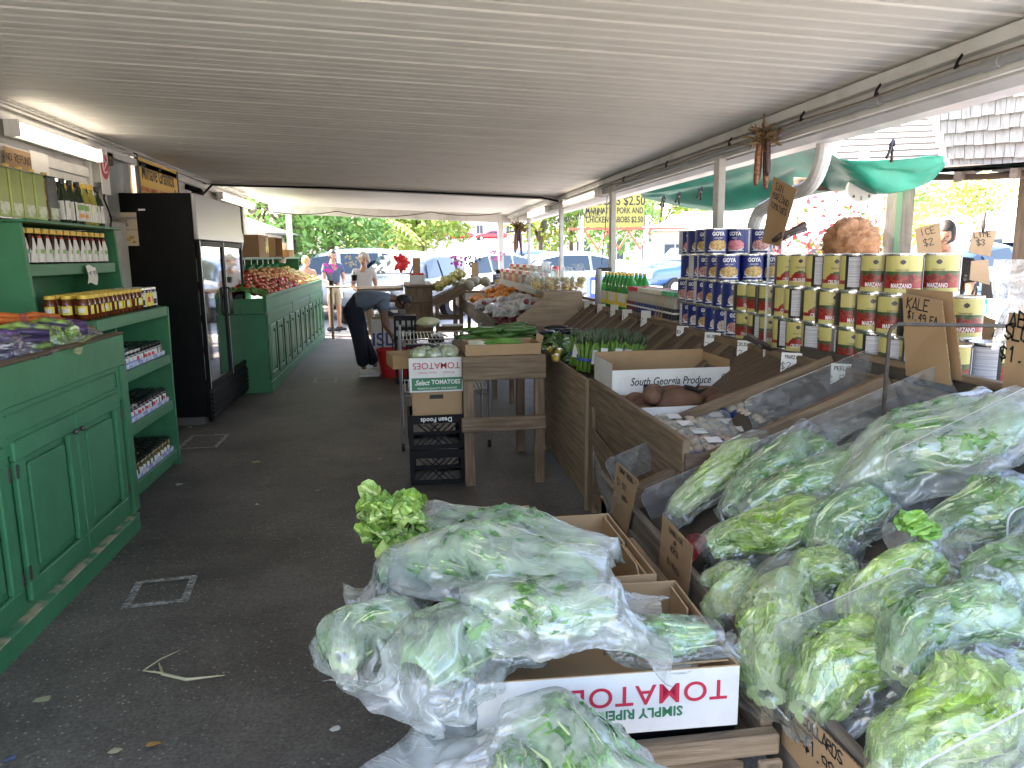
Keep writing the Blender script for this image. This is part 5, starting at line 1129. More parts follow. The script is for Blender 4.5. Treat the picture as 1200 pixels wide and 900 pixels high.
def asparagus():
    t = thing('asparagus_bunch', 'a', 'asparagus'); r = random.Random(8); b = MB(); c = MB()
    for k in range(34):
        a = r.uniform(0, 2*pi); q = .045*math.sqrt(r.random()); x, y = q*cos(a), q*sin(a); h = r.uniform(.19, .225); lx, ly = x*1.6+r.uniform(-.006, .006), y*1.6+r.uniform(-.006, .006)
        b.tube([(x,y,0),(x*.9,y*.9,h*.5),(lx,ly,h*.78)], [.006,.006,.005], 5); c.tube([(lx,ly,h*.78),(lx*1.05,ly*1.05,h*.9),(lx*1.1,ly*1.1,h)], [.0065,.0075,.002], 5)
    b.build('stalks', ASP, t, smooth=True); c.build('tips', ASPT, t, smooth=True)
    b = MB(); b.lathe([(.050,.06),(.052,.062),(.052,.075),(.050,.077)], 14); b.build('rubber_band', INKB, t)
    b = MB(); b.box((-.02,-.058,.05),(.02,-.054,.13)); b.build('paper_tag', PAPER, t); t.rotation_euler = (0,0,0); return t
asp = Repeat(asparagus)
k = 0
for i in range(4):
    for j in range(3):
        p = Vector((1.19+i*.105+(j % 2)*.02, 4.93+j*.13, .722)); asp(tuple(p+Vector((0,-.06,.095))), (R(vr.uniform(-12, 4)), R(vr.uniform(-8, 14)), vr.uniform(-.8, .8)), 'bunch of green asparagus standing on the counter, %s bunch of the %s row' % (ordw(i), ordw(j)), 'asparagus bunches', 1.2); k += 1
b = MB(); r = random.Random(4)
for k in range(190):
    p = Vector((1.13+r.random()*.42, 5.45+r.random()*1.0, .76+r.random()*.13)); leaf_patch(b, p, (r.uniform(-1,1), r.uniform(-1,1), r.uniform(.1,.8)), (r.uniform(-.5,.5),r.uniform(-.5,.5),1), .09, .08, .2, .03, r.choice([0,0,1]), k, 3, 3)
tag(b.build('leafy_greens', [LET3, LET4]), 'dark leafy bunches heaped behind the squash on the counter', 'greens')
GIN = mat('ginger_skin', (.42,.27,.13), .7, col2=(.34,.18,.10), vs=20)
def ging():
    t = thing('ginger_root', 'g', 'ginger'); b = MB(); b.ball((0,0,.02), (.045,.022,.018), 9, seed=2, amp=.5); b.build('root', GIN, t, smooth=True); b = MB(); b.ball((.03,.02,.022), (.018,.024,.015), 7); b.build('knob', GIN, t, smooth=True); return t
gi = Repeat(ging)
for k in range(46): gi((1.16+r.random()*.42, 6.95+r.random()*.75, .735+r.random()*.09), (r.uniform(-.4,.4), r.uniform(-.4,.4), r.random()*6), 'knob of tan ginger root in the pile before the plywood box', 'ginger roots heaped on the counter')
# produce boxes
def openbox(name, label, loc, s, rz=0, th=.006, out=CARDW, inn=KRAFT, hb=None, hf=None, cat='box', floor=True, cut=False):
    """open box: printed outside, brown inside; hf front wall height, hb back"""
    t = thing(name, label, cat, loc, rz); x, y, z = s; hf = hf or z; hb = hb or z; b = MB()
    b.box((0,0,0),(x,th,hf), 1, fm={'-y':0}); b.box((0,y-th,0),(x,y,hb), 1, fm={'+y':0}); b.box((0,th,0),(th,y-th,z), 1, fm={'-x':0}); b.box((x-th,th,0),(x,y-th,z), 1, fm={'+x':0}); b.box((th,th,.0),(x-th,y-th,.006), 1)
    b.build('body', [out, inn], t, bevel=.0015); return t
bA = openbox('georgia_box', 'white box printed South Georgia Produce standing on the counter behind the sweet potatoes', (1.13, 3.98, .725), (.69,.40,.275), 0, hb=.29, hf=.235)
bA['category'] = 'box'; bA.name = 'produce_box'
write(bA, 'South Georgia Produce', frame((.34,-.001,.165), (1,0,0), (0,0,1)), .062, INK, .0005, .80, shear=.25); b = MB(); b.tube([(.655+.018*cos(a), -.002, .15+.045*sin(a)) for a in np.linspace(0, 6.28, 20)], .0025, 4); b.build('hand_hole', INK, bA)
b = MB(); b.box((.006,.006,.2),(.012,.2,.235)); b.box((.18,-.0025,.10),(.215,-.0005,.15)); b.build('black_mark', CAPB, bA)
bB = openbox('produce_box', 'low white box of brown sweet potatoes in front of the South Georgia Produce box', (1.14, 3.60, .725), (.66,.36,.10), 0)
YAM = mat('sweet_potato_skin', (.17,.085,.05), .8, col2=(.11,.05,.03), vs=14, bump=.4, bs=30)
for k, (x, y, z, a, L, r_) in enumerate(((1.27,3.75,.79,.3,.22,.05),(1.30,3.70,.87,1.1,.19,.055),(1.42,3.72,.82,.1,.26,.07),(1.55,3.78,.80,.5,.2,.05),(1.68,3.72,.80,-.3,.2,.05),(1.62,3.85,.82,.2,.24,.055),(1.25,3.87,.8,.8,.2,.05),(1.45,3.88,.83,-.2,.22,.05),(1.74,3.85,.8,.9,.16,.045),(1.36,3.64,.78,.4,.15,.04),(1.22,3.66,.78,-.5,.14,.042))):
    cuke('large brown sweet potato in the low white box, %s in the heap' % ordw(k), (x, y, z-r_), L, r_, a, YAM, 'sweet_potato', 'sweet potato', 'sweet potatoes in the low box', bend=.03)
t = thing('dried_twig', 'black twisted dried stem poking up among the sweet potatoes', 'stem', (1.52, 3.74, .87)); b = MB(); b.tube([(-.06,0,.03),(-.02,.01,.015),(.02,0,.0),(.06,-.01,.02)], [.012,.018,.014,.004], 6); b.tube([(0,0,.01),(.03,.02,.04)], [.01,.004], 5); b.build('twig', CAPB, t)
MSH = mat('mushroom_cap', (.52,.46,.38), .6, col2=(.45,.36,.27), vs=20); TRB = mat('blue_tray', (.02,.06,.22), .4); MSB = mat('brown_mushroom', (.36,.26,.18), .6, col2=(.46,.37,.28), vs=15)
def punnet(mm, tm):
    def mk():
        t = thing('mushroom_punnet', 'm', 'mushrooms'); b = MB(); b.box((-.10,-.07,0),(.10,.07,.006)); b.box((-.10,-.07,.006),(.10,-.066,.045)); b.box((-.10,.066,.006),(.10,.07,.045)); b.box((-.10,-.066,.006),(-.096,.066,.045)); b.box((.096,-.066,.006),(.10,.066,.045)); b.build('tray', tm, t)
        r = random.Random(3)
        for i in range(4):
            for j in range(3):
                x, y = -.07+i*.047, -.042+j*.042; b = MB(); b.ball((x+r.uniform(-.006,.006), y, .042+r.uniform(0,.014)), (.025,.025,.019), 10); b.tube([(x,y,.015),(x,y,.035)], .01, 6); b.build('mushroom', mm, t, smooth=True)
        b = MB(); b.grid(lambda u, v: (-.103+.206*u, -.073+.146*v, .044+.028*sin(pi*u)*sin(pi*v)+.006*noise.noise(Vector((u*9, v*9, 2)))), 20, 16); b.build('wrap', FILMC, t, smooth=True)
        b = MB(); b.box((.02,-.03,.073),(.085,.03,.0745)); b.build('label', PAPER, t); return t
    return Repeat(mk)
pw, pb_ = punnet(MSH, TRB), punnet(MSB, TRB); k = 0
for j, y in enumerate((3.48, 3.32, 3.16, 3.0)):
    for i in range(4):
        x = 1.25+i*.215; mk = pw if j < 2 else pb_
        z = .73+(.0 if x < 1.5 else (x-1.5)*.45)
        mk((x, y, z), (R(8), -.25 if x > 1.5 else 0, rnd.uniform(-.12, .12)), 'wrapped punnet of %s mushrooms, %s from the left in the %s row' % (['white', 'white', 'brown', 'brown'][j], ordw(i), ['farthest', 'second', 'third', 'nearest'][j]), 'wrapped mushroom punnets'); k += 1

# ================================================================== near sloped tray
TRX = .92
def tz(x, h=0): return .50+(x-TRX)*.53+h
nt_ = thing('sloped_tray', 'long sloping wooden tray full of bagged greens along the right side', 'tray', (TRX, 0, 0))
b = MB(); b.quad([(0,.3,.49),(1.08,.3,1.06),(1.08,3.55,1.06),(0,3.0,.49)]); b.box((1.05,.3,.6),(1.08,3.5,1.13)); b.build('tray_floor', mat('dark_tray', (.07,.055,.042), .6, col2=(.05,.04,.032), vs=3, stretch=(6,1,1)), nt_)
b = MB(); b.box((-.02,.3,.47),(.012,3.42,.56)); b.box((-.03,.3,.30),(-.001,3.30,.468)); b.build('front_rail', WOODG, nt_, bevel=.004)
b = MB(); b.bar((-.03,3.02,.52),(1.0,2.70,1.065),.05,.11); b.build('cross_board', WOODA, nt_, bevel=.004)
b = MB(); b.box((1.04,.3,1.131),(1.075,3.0,1.16)); b.bar((.30,3.62,.70),(1.05,3.2,1.10),.03,.05); b.build('back_rail', WOODA, nt_, bevel=.004)
b = MB(); b.box((.02,.3,0),(.1,.4,.45)); b.box((.02,3.2,0),(.1,3.28,.45)); b.box((-.03,3.2,.0),(.018,3.34,.46)); b.build('leg', WOODB, nt_, bevel=.004)
acrylic('clear sheet at the far end of the tray before the mushrooms', atx(707,540,.92), atx(850,478,1.4), .13); acrylic('long clear sheet below the yellow cans with a price tag seen through it', atx(871,469,1.42), atx(1020,408,1.96), .16)
acrylic('longest dusty sheet ending beside the kale card', atx(747,577,.92), atx(1105,425,1.92), .15, .045)
acrylic('clear sheet standing among the bags in mid tray', tuple(tray_pt(1033,535,.24)), tuple(tray_pt(1215,448,.22)), .22); acrylic('clear sheet half hidden between the endive and collard bags', tray_pt(900,737,.20), tray_pt(1073,660,.24), .14)
acrylic('clear sheet across the bottom right corner', tray_pt(1066,903,.32), tray_pt(1270,795,.32), .10, .03, mats=[ACR, RIM]); acrylic('clear sheet with rounded corner at the right picture edge', atx(1181,600,1.52), atx(1300,560,1.9), .14)
t = thing('clear_guard', 'narrow clear guard sheet along the far end of the tray front', 'guard', (.895, 3.42, .58)); b = MB(); b.prism([(0,.08),(.03,.02),(.45,-.10),(.45,-.02)], .005, frame((-.03,.0,0),(0,-1,0),(0.25,0,1))); b.build('sheet', [ACR], t)
# ================================================================== near left box stand
bs = thing('box_stand', 'rough wooden stand holding cardboard boxes of bagged greens in the foreground', 'stand', (0, 1.5, 0))
b = MB(); b.box((-.03,.02,.40),(.86,.06,.455)); b.box((-.03,.025,.27),(.86,.055,.345)); b.build('front_board', WOODB, bs, bevel=.005)
b = MB(); b.prism([(.40,.345),(.78,.345),(.78,.375),(.74,.395),(.50,.39),(.44,.37)], .02, frame((0,.06,0),(1,0,0),(0,0,1))); b.build('curved_board', WOODA, bs, bevel=.003)
b = MB(); b.box((.83,.061,.40),(.862,1.2,.50)); b.build('side_board', WOODB, bs, bevel=.005)
for x, y in ((-.04,.0),(.80,-.0),(-.04,1.05),(.80,1.05)):
    b = MB(); b.box((x,y-.0,0),(x+.06,y+.018 if y < .5 else y+.05,.399)); b.build('leg', WOODB, bs, bevel=.005)
b = MB(); b.box((-.008,.062,.39),(.829,1.2,.405)); b.build('top', WOODD, bs)
t = thing('black_crate', 'black plastic crate under the bags at the left end of the wooden stand', 'crate', (.02, 1.58, .41)); b = MB(); b.box((0,0,0),(.75,.85,.03)); b.box((0,0,.031),(.75,.02,.075)); b.box((0,.021,.031),(.02,.85,.075)); b.build('shell', BLACKP, t)
bx1 = openbox('produce_box', 'white tomato box with upside down red lettering under the nearest bags', (.13, 1.545, .49), (.62,.47,.155), R(-2.0))
M = frame((.385,-.001,.100), (-1,0,0), (0,0,-1)); write(bx1, 'TOMATOES', M, .070, INKR, .0004, 1.05, spacing=1.10)
write(bx1, 'SIMPLY RIPENED', frame((.36,-.001,.052), (-1,0,0), (0,0,-1)), .034, INKG, .0008)
b = MB(); b.box((.45,.02,.156),(.60,.024,.158)); b.build('fold', KRAFT, bx1)
bx2 = openbox('produce_box', 'brown cardboard box half empty behind the upside down tomato box', (.10, 2.055, .47), (.63,.55,.17), 0, out=KRAFT)
b = MB(); b.box((.605,.02,.0),(.612,.26,.155)); b.box((.605,.275,.0),(.612,.53,.165)); b.prism([(0,0),(.22,0),(.22,.11),(.17,.15),(0,.15)], .005, frame((.60,.27,.01),(0,-1,0),(0,0,1))); b.build('inner_flap', KRAFT, bx2)
b = MB(); b.box((.595,.30,.0),(.60,.44,.15)); b.build('inner_flap', KRAFT, bx1)
bx3 = openbox('produce_box', 'brown box in the rear row below the leafy greens', (-.02, 2.62, .46), (.5,.3,.12), 0, out=KRAFT)
# ================================================================== bagged greens
def onz(q, z): return atz(q[0], q[1], z)
def tray_pt(px, py, h):
    d = ray(px, py); k = (.50-.92*.53+h-EYE)/(d.z-.53*d.x); return CO+d*k
def bag2(A, B, R1, kind, label, seed, z=None, h=None, tail=.28, flat=.8, fm=None, group=None, leaves=60, oe=True):
    if z is not None: a, c = onz(A, z), onz(B, z); n = (0,0,1)
    else: a, c = tray_pt(*A, h), tray_pt(*B, h); n = (-.47,0,.88)
    tail = TAILS[seed % 6]; d = c-a; L = d.length/(1.06+tail); ctr = a+d.normalized()*(.53*L)
    return bag(tuple(ctr), d, L, R1, kind, label, seed, n, tail, flat, fm, leaves, group or 'bagged greens', open_end=oe)
LH = 'bagged greens heaped on the foreground boxes'; RH = 'bagged greens in the sloping tray'
bag2((715,645),(468,600), .14, 'mid', 'bagged leafy bunch at the back of the heap, bare lettuce tips at its left end', 1, z=.72, tail=.05, group=LH, leaves=90)
b = MB(); r = random.Random(9); base = atz(500, 612, .72); tip = atz(440, 612, .70)
for k in range(90):
    p = base.lerp(tip, r.random()*.9)+Vector((r.uniform(-.02,.02), r.uniform(-.10,.10), r.uniform(-.05,.07))); leaf_patch(b, p, (-1+r.uniform(-.3,.3), r.uniform(-.7,.7), r.uniform(-.3,.6)), (r.uniform(-.5,.5), -.5, 1), r.uniform(.05,.09), r.uniform(.05,.09), r.uniform(-.2,.4), .028, r.choice([0,0,1]), k, 5, 5)
tag(b.build('bare_lettuce', [LET2, LET1]), 'bare bright green lettuce leaves poking out at the far left of the heap', 'lettuce')
bag2((520,665),(405,682), .10, 'mid', 'small dark bag squeezed out at the left between the larger bags', 2, z=.66, tail=.2, group=LH, oe=False)
bag2((450,655),(770,695), .155, 'mid', 'long pale bag lying across the middle of the foreground heap', 3, z=.76, tail=.2, group=LH, leaves=80)
bag2((392,772),(480,700), .125, 'dark', 'folded bag hanging over the left side of the stand', 4, z=.66, tail=.1, group=LH, oe=False)
bag2((600,705),(450,800), .14, 'mid', 'large frosty bag whose open end droops at the lower left', 5, z=.70, tail=.35, group=LH, leaves=80)
bag2((545,700),(785,725), .118, 'mid', 'plump bag with bright film highlights resting on the tomato box', 6, z=.77, tail=.18, group=LH, leaves=80)
bag2((712,750),(866,742), .078, 'mid', 'small bag with pale stems and flared film at the right corner of the tomato box', 7, z=.68, tail=.5, group=LH, fm=FILMC)
bag2((835,960),(505,815), .14, 'mid', 'nearest bag at the bottom edge with green leaves pressed to the film', 8, z=.60, tail=.12, group=LH, leaves=80)
bag2((640,960),(600,850), .07, 'mid', 'bag corner standing up at the bottom edge over the drooping bag', 9, z=.58, tail=.2, group=LH)
# right tray
bag2((785,605),(905,500), .10, 'pale', 'pale romaine heart in clear film leaning on the longest divider', 11, h=.10, tail=.15, fm=FILMC, group=RH)
bag2((845,600),(990,475), .12, 'mid', 'leafy bag with a pointed film end behind the bright romaine', 12, h=.12, tail=.3, fm=FILMC, group=RH)
bag2((870,600),(1055,520), .12, 'dark', 'dark herb bag with upright film corner in mid tray', 13, h=.12, tail=.35, group=RH, fm=FILMC, leaves=80)
bag2((955,645),(1050,545), .12, 'dark', 'deep green leaves in clear film below the upright film corner', 14, h=.08, tail=.15, group=RH, fm=FILMC)
bag2((985,585),(1270,462), .16, 'dark', 'big frosted kale bag under the kale card', 15, h=.12, tail=.1, group=RH, leaves=90)
bag2((995,535),(1210,445), .12, 'mid', 'frosted bag behind the big kale bag', 16, h=.14, tail=.1, group=RH)
bag2((820,645),(1005,590), .12, 'lettuce', 'bright green romaine in clear film at the middle of the tray front', 17, h=.10, tail=.25, group=RH, fm=FILMC, leaves=80)
bag2((820,680),(905,668), .07, 'pale', 'pale curly endive butt beside the red wrapper', 18, h=.07, tail=.15, group=RH, fm=FILMC)
bag2((900,825),(930,640), .135, 'pale', 'white stalked endive standing in creased film by the tray rail', 19, h=.09, tail=.1, group=RH, fm=FILMC, leaves=90)
bag2((1005,745),(1110,600), .12, 'lettuce', 'round green lettuce bag with leaf tips poking from its open end', 20, h=.14, tail=.3, group=RH, fm=FILMC, leaves=90)
bag2((960,850),(1080,700), .135, 'lettuce', 'large curly lettuce bag at the lower right of the tray', 21, h=.10, tail=.2, group=RH, fm=FILMC, leaves=90)
bag2((1040,790),(1200,650), .125, 'mid', 'green leaf bag with long film folds right of the lettuce tips', 22, h=.16, tail=.2, group=RH, fm=FILMC, leaves=90)
bag2((1045,930),(1210,760), .14, 'lettuce', 'collard bag filling the bottom right corner', 23, h=.14, tail=.2, group=RH, fm=FILMC, leaves=100)
bag2((1140,715),(1275,610), .12, 'mid', 'bag at the right picture edge below the dark tray floor', 24, h=.14, tail=.2, group=RH, fm=FILMC)
bag2((1190,890),(1290,760), .13, 'lettuce', 'bag half outside the picture in the bottom right corner', 25, h=.10, tail=.2, group=RH, fm=FILMC)
bag2((850,730),(870,650), .10, 'pale', 'pale bunch filling the gap between the red wrapper and the endive', 26, h=.05, tail=.1, group=RH, fm=FILMC)
bag2((940,700),(1010,640), .11, 'lettuce', 'green bunch under the bright romaine and the round lettuce bag', 27, h=.05, tail=.1, group=RH, fm=FILMC)
bag2((960,790),(1010,700), .11, 'dark', 'dark leafy bunch low between the endive and the curly lettuce', 28, h=.04, tail=.1, group=RH, fm=FILMC)
bag2((1090,640),(1220,560), .12, 'dark', 'dark green bunch below the big kale bag near the right edge', 29, h=.06, tail=.1, group=RH, fm=FILMC)
bag2((905,560),(1010,500), .12, 'dark', 'dark leafy bag under the pointed film end', 32, h=.05, tail=.1, group=RH, fm=FILMC)
b = MB(); base = tray_pt(1068, 618, .25); r = random.Random(10)
for k in range(16): leaf_patch(b, base+Vector((r.uniform(-.03,.03), r.uniform(-.03,.03), r.uniform(-.02,.02))), (.6+r.uniform(-.5,.5), r.uniform(-.6,.6), r.uniform(0,.5)), (r.uniform(-.3,.3), -.5, 1), .05, .045, .25, .015, 0, k, 5, 5)
tag(b.build('leaf_tips', [veg('fresh_leaf', (.10,.26,.03), (.16,.34,.05))]), 'fresh leaf tips poking out of the round lettuce bag', 'leaves')
t = thing('red_wrapper', 'red printed wrapper between the endive and the dandelion card', 'wrapper', tuple(tray_pt(818, 645, .05))); b = MB(); b.grid(lambda u, v: (-.06+.12*u, -.07+.14*v, .03*sin(pi*u)+.015*noise.noise(Vector((u*6, v*6, 3)))), 14, 14); b.build('wrap', mat('red_print', (.42,.015,.025), .3, col2=(.12,.01,.02), vs=22, contrast=2), t, smooth=True); t.rotation_euler = (0, -.5, 0)
# ================================================================== small table, crates, cart
tb = thing('small_table', 'small rough wooden table with apron board and low stretcher in mid picture', 'table', (.66, 5.0, 0))
b = MB(); b.box((-.285,.0,.76),(.29,.03,.925)); b.build('apron', WOODA, tb, bevel=.004)
b = MB(); b.box((-.285,.031,.90),(.29,1.15,.915)); b.box((-.285,.031,.76),(-.26,1.15,.899)); b.box((.265,.031,.76),(.29,1.15,.899)); b.build('top', WOODA, tb, bevel=.003)
for x, y in ((-.28,.031),(.215,.031),(-.28,.90),(.215,.90)):
    b = MB(); b.box((x,y,0),(x+.07,y+.05,.759)); b.build('leg', WOODA, tb, bevel=.005)
b = MB(); b.box((-.30,.0,.40),(.29,.029,.50)); b.build('stretcher', WOODA, tb, bevel=.005)
bx = openbox('produce_box', 'shallow brown tray of scallions on the small wooden table', (.40, 5.03, .926), (.52,.36,.075), 0, out=KRAFT)
SCG = mat('scallion_green', (.16,.34,.05), .45, col2=(.08,.22,.03), vs=20, stretch=(1,1,1)); SCW = mat('scallion_white', (.66,.68,.50), .4)
def scal():
    t = thing('scallion', 's', 'scallion'); b = MB(); b.tube([(-.02,0,0),(0,0,0),(.03,0,0),(.09,0,.002)], [.003,.009,.007,.005], 7); b.build('white_bulb', SCW, t, smooth=True)
    b = MB(); b.tube([(.091,0,.002),(.2,.004,.012),(.34,.002,.008)], [.0055,.006,.003], 6); b.tube([(.12,0,.004),(.22,-.012,.02),(.33,-.02,.012)], [.004,.005,.002], 6); b.build('green_leaves', SCG, t, smooth=True); return t
sc = Repeat(scal); r = random.Random(12)
for k in range(42): sc((.46+r.uniform(-.015,.02), 5.07+(k % 14)*.02, .955+(k // 14)*.016+r.uniform(0,.006)), (0, 0, r.uniform(-.08,.10)), 'green scallion lying in the shallow brown tray', 'scallions in the brown tray')
cuke('pale tan card scrap', (0,0,-5), .01, .01, 0, KRAFT) if False else None
cardq('small brown card stuck between the cucumbers and the squash', ((629,389),(637,394),(633,413),(627,410)), 'y', 5.25, (), 'cardboard_piece', 'cardboard')
# milk crates
def milkcrate(label, z, txt=None, h=.245, rz=0):
    t = thing('milk_crate', label, 'crate', (.0, 5.12, z), rz, 'black milk crates under the tomato boxes'); S = .385; b = MB(); T = .012
    for (x0,y0,x1,y1) in ((0,0,S,T),(0,S-T,S,S),(0,T,T,S-T),(S-T,T,S,S-T)):
        for z0, z1 in ((0,.035),(h-.06,h),(h*.45,h*.45+.018)): b.box((x0,y0,z0),(x1,y1,z1))
    for x, y in ((0,0),(S-.03,0),(0,S-.03),(S-.03,S-.03)): b.box((x-.0015,y-.0015,.002),(x+.0315,y+.0315,h-.001))
    b.box((T,T,.0),(S-T,S-T,.01)); b.build('frame', BLACKP, t, bevel=.002)
    b = MB()
    for k in range(-3, 10):
        for sg in (1, -1):
            x0 = k*.045; pts = []
            for q in (0, 1): pts.append((x0+q*sg*.16, .006, .036+q*(h-.1)))
            a, c = Vector(pts[0]), Vector(pts[1])
            if min(a.x, c.x) < .03 or max(a.x, c.x) > S-.03: continue
            b.bar(a, c, .006, .009); b.bar((.006,a.x,a.z),(.006,c.x,c.z), .009, .006)
    b.box((.03,.03,.011),(S-.03,S-.03,.012)); b.build('lattice', BLACKP, t)
    if txt: write(t, txt, frame((S/2,-.002,h-.032),(-1,0,0),(0,0,-1)), .045, PAPER, .001, 1)
    return t
milkcrate('upper black milk crate with upside down white lettering below the kraft box', .26, 'Dean Foods', .245, R(1)); milkcrate('lower black milk crate standing on the floor left of the small table', .008, None, .25, R(-2))
o = cbox('plain kraft box with dark hand slot on the black milk crates', (.03, 5.12, .507), (.345,.36,.165)); b = MB(); b.box((.12,-.002,.115),(.215,.0,.145)); b.build('hand_slot', CAPB, o)
ox = openbox('produce_box', 'white and green tomato box with upside down red lettering on top of the crates', (.015, 5.10, .674), (.375,.36,.24), 0, hb=.24); ox['label'] = 'white and green tomato box, upside down red lettering, on top of the crates'
write(ox, 'TOMATOES', frame((.187,-.0015,.185),(-1,0,0),(0,0,-1)), .062, INKR, .0003, 1.0); b = MB(); b.box((.015,-.002,.012),(.36,-.0002,.10)); b.build('green_band', INKG, ox)
write(ox, 'TOMATOES', frame((.25,-.0035,.068),(1,0,0),(0,0,1)), .042, PAPER, .001, .9); write(ox, 'Select', frame((.085,-.0035,.066),(1,0,0),(0,0,1)), .05, PAPER, .001, .8, shear=.4); write(ox, 'PREMIUM QUALITY VINE RIPENED', frame((.19,-.0035,.026),(1,0,0),(0,0,1)), .018, PAPER)
write(ox, 'Premium       Home Packed', frame((.187,-.0015,.135),(-1,0,0),(0,0,-1)), .022, INKR, 0); b = MB(); b.box((-.001,-.004,.107),(.376,-.0005,.113)); b.build('lid_edge', CARDW, ox)
CAB = mat('netted_squash', (.34,.40,.20), .6, col2=(.60,.62,.48), vs=30, contrast=3)
for k, (x, y, r_) in enumerate(((.09,5.25,.065),(.19,5.22,.06),(.30,5.26,.075),(.14,5.36,.06),(.27,5.38,.065))):
    t = thing('wrapped_squash', 'pale speckled squash wrapped in film in the tomato box, %s from the left' % ordw(k), 'squash', (x,y,.915), 0, 'wrapped squashes in the tomato box'); MB().ball((0,0,0), (r_,r_,r_*.8), 16, seed=k, amp=.2).build('flesh', CAB, t, smooth=True)
    MB().ball((0,0,0), (r_*1.05,r_*1.05,r_*.86), 18, seed=k+9, amp=.35, fr=4).build('film', FILMC, t, smooth=True)
o = openbox('produce_box', 'open brown box flap leaning left of the tomato box', (-.10, 5.5, .78), (.2,.3,.1), R(10), out=KRAFT)
# wire rack
rk = thing('wire_rack', 'chromed wire rack cart behind the tomato boxes', 'rack', (-.05, 6.1, 0))
for x, y in ((0,0),(.72,0),(0,.6),(.72,.6)): b = MB(); b.tube([(x,y,.06),(x,y,1.0)], .012, 8); b.build('post', STEEL, rk)
for z in (.93,.5):
    b = MB(); b.tube([(0,0,z),(.72,0,z),(.72,.6,z),(0,.6,z),(0,0,z)], .006, 6); b.tube([(0,0,z-.035),(.72,0,z-.035)], .005, 6)
    for k in range(1, 24): b.tube([(k*.03,0,z+.006),(k*.03,.6,z+.006)], .0025, 4, cap=False)
    for k in range(12): b.tube([(k*.06,0,z-.035),(k*.06+.03,0,z),(k*.06+.06,0,z-.035)], .003, 4, cap=False)
    b.build('wire_shelf', STEEL, rk)
for x, y in ((0,0),(.72,0),(0,.6),(.72,.6)):
    b = MB(); b.tube([(x-.012,y,.035),(x+.012,y,.035)], .035, 12); b.build('caster', RUBBER, rk)
NAP = veg('napa_leaf', (.50,.52,.25), (.66,.62,.42), sc=9)
t = thing('napa_cabbage', 'pale napa cabbage on a tray at the left end of the wire rack', 'cabbage', tuple(atz(502,380,.97))); MB().ball((0,0,.02), (.11,.08,.045), 18, seed=3, amp=.4, fr=3).build('head', NAP, t, smooth=True)
t = thing('white_tray', 'flat white tray lying on the wire rack', 'tray', tuple(atz(530,382,.945))); MB().lathe([(0,0),(.09,0),(.11,.015),(.105,.016),(0,.006)], 20).build('dish', PAPER, t, smooth=True); t.scale = (1, .6, 1)
PUE = mat('long_eggplant', (.045,.012,.04), .2)
pr_ = random.Random(6)
for k in range(14): 
    p = atz(480+pr_.random()*45, 408+pr_.random()*10, .80); cuke('long purple eggplant in the heap left of the tomato box', p, .24, .02, pr_.uniform(-.5,.3), PUE, 'long_eggplant', 'eggplant', 'long eggplants behind the tomato box', tipm=EGGS)
o = openbox('produce_box', 'low brown box of long purple eggplants by the red basket', tuple(atz(478,425,.70)), (.5,.3,.08), 0, out=KRAFT)
t = thing('black_tray', 'small dark blue tray with white spoons on the heap behind the squash box', 'tray', tuple(atz(502,402,.86))); b = MB(); b.box((0,0,0),(.14,.1,.05)); b.build('tray', BLACKP, t, bevel=.01); b = MB(); b.tube([(.03,.03,.06),(.07,.02,.07),(.12,.01,.05)], [.014,.016,.008], 8); b.tube([(.06,.06,.06),(.10,.05,.075),(.17,.03,.05)], [.014,.016,.006], 8); b.build('spoon', PAPER, t, smooth=True)

# ================================================================== people
def skin_mesh(name, J, E, Rr, m, parent, sub=2, root='pelvis'):
    names = [k for k in J if any(k in e for e in E)]; idx = {k: i for i, k in enumerate(names)}
    me = bpy.data.meshes.new(name); me.from_pydata([tuple(J[k]) for k in names], [(idx[a], idx[c]) for a, c in E], [])
    o = bpy.data.objects.new(name, me); COL.objects.link(o); o.parent = parent; me.materials.append(m)
    md = o.modifiers.new('skin', 'SKIN'); md.use_smooth_shade = True
    if not me.skin_vertices: me.skin_vertices.new()
    sv = me.skin_vertices[0].data
    for k, i in idx.items():
        rr = Rr[k]; sv[i].radius = rr if isinstance(rr, tuple) else (rr, rr); sv[i].use_root = (k == root)
    s = o.modifiers.new('sub', 'SUBSURF'); s.levels = s.render_levels = sub; return o
def ball_obj(name, c, r, m, parent, seed=0, amp=0, fr=2, rot=None, n=18):
    b = MB(); b.ball((0,0,0), r, n, seed=seed, amp=amp, fr=fr); o = b.build(name, m, parent, smooth=True); o.location = c
    if rot: o.rotation_euler = rot
    return o
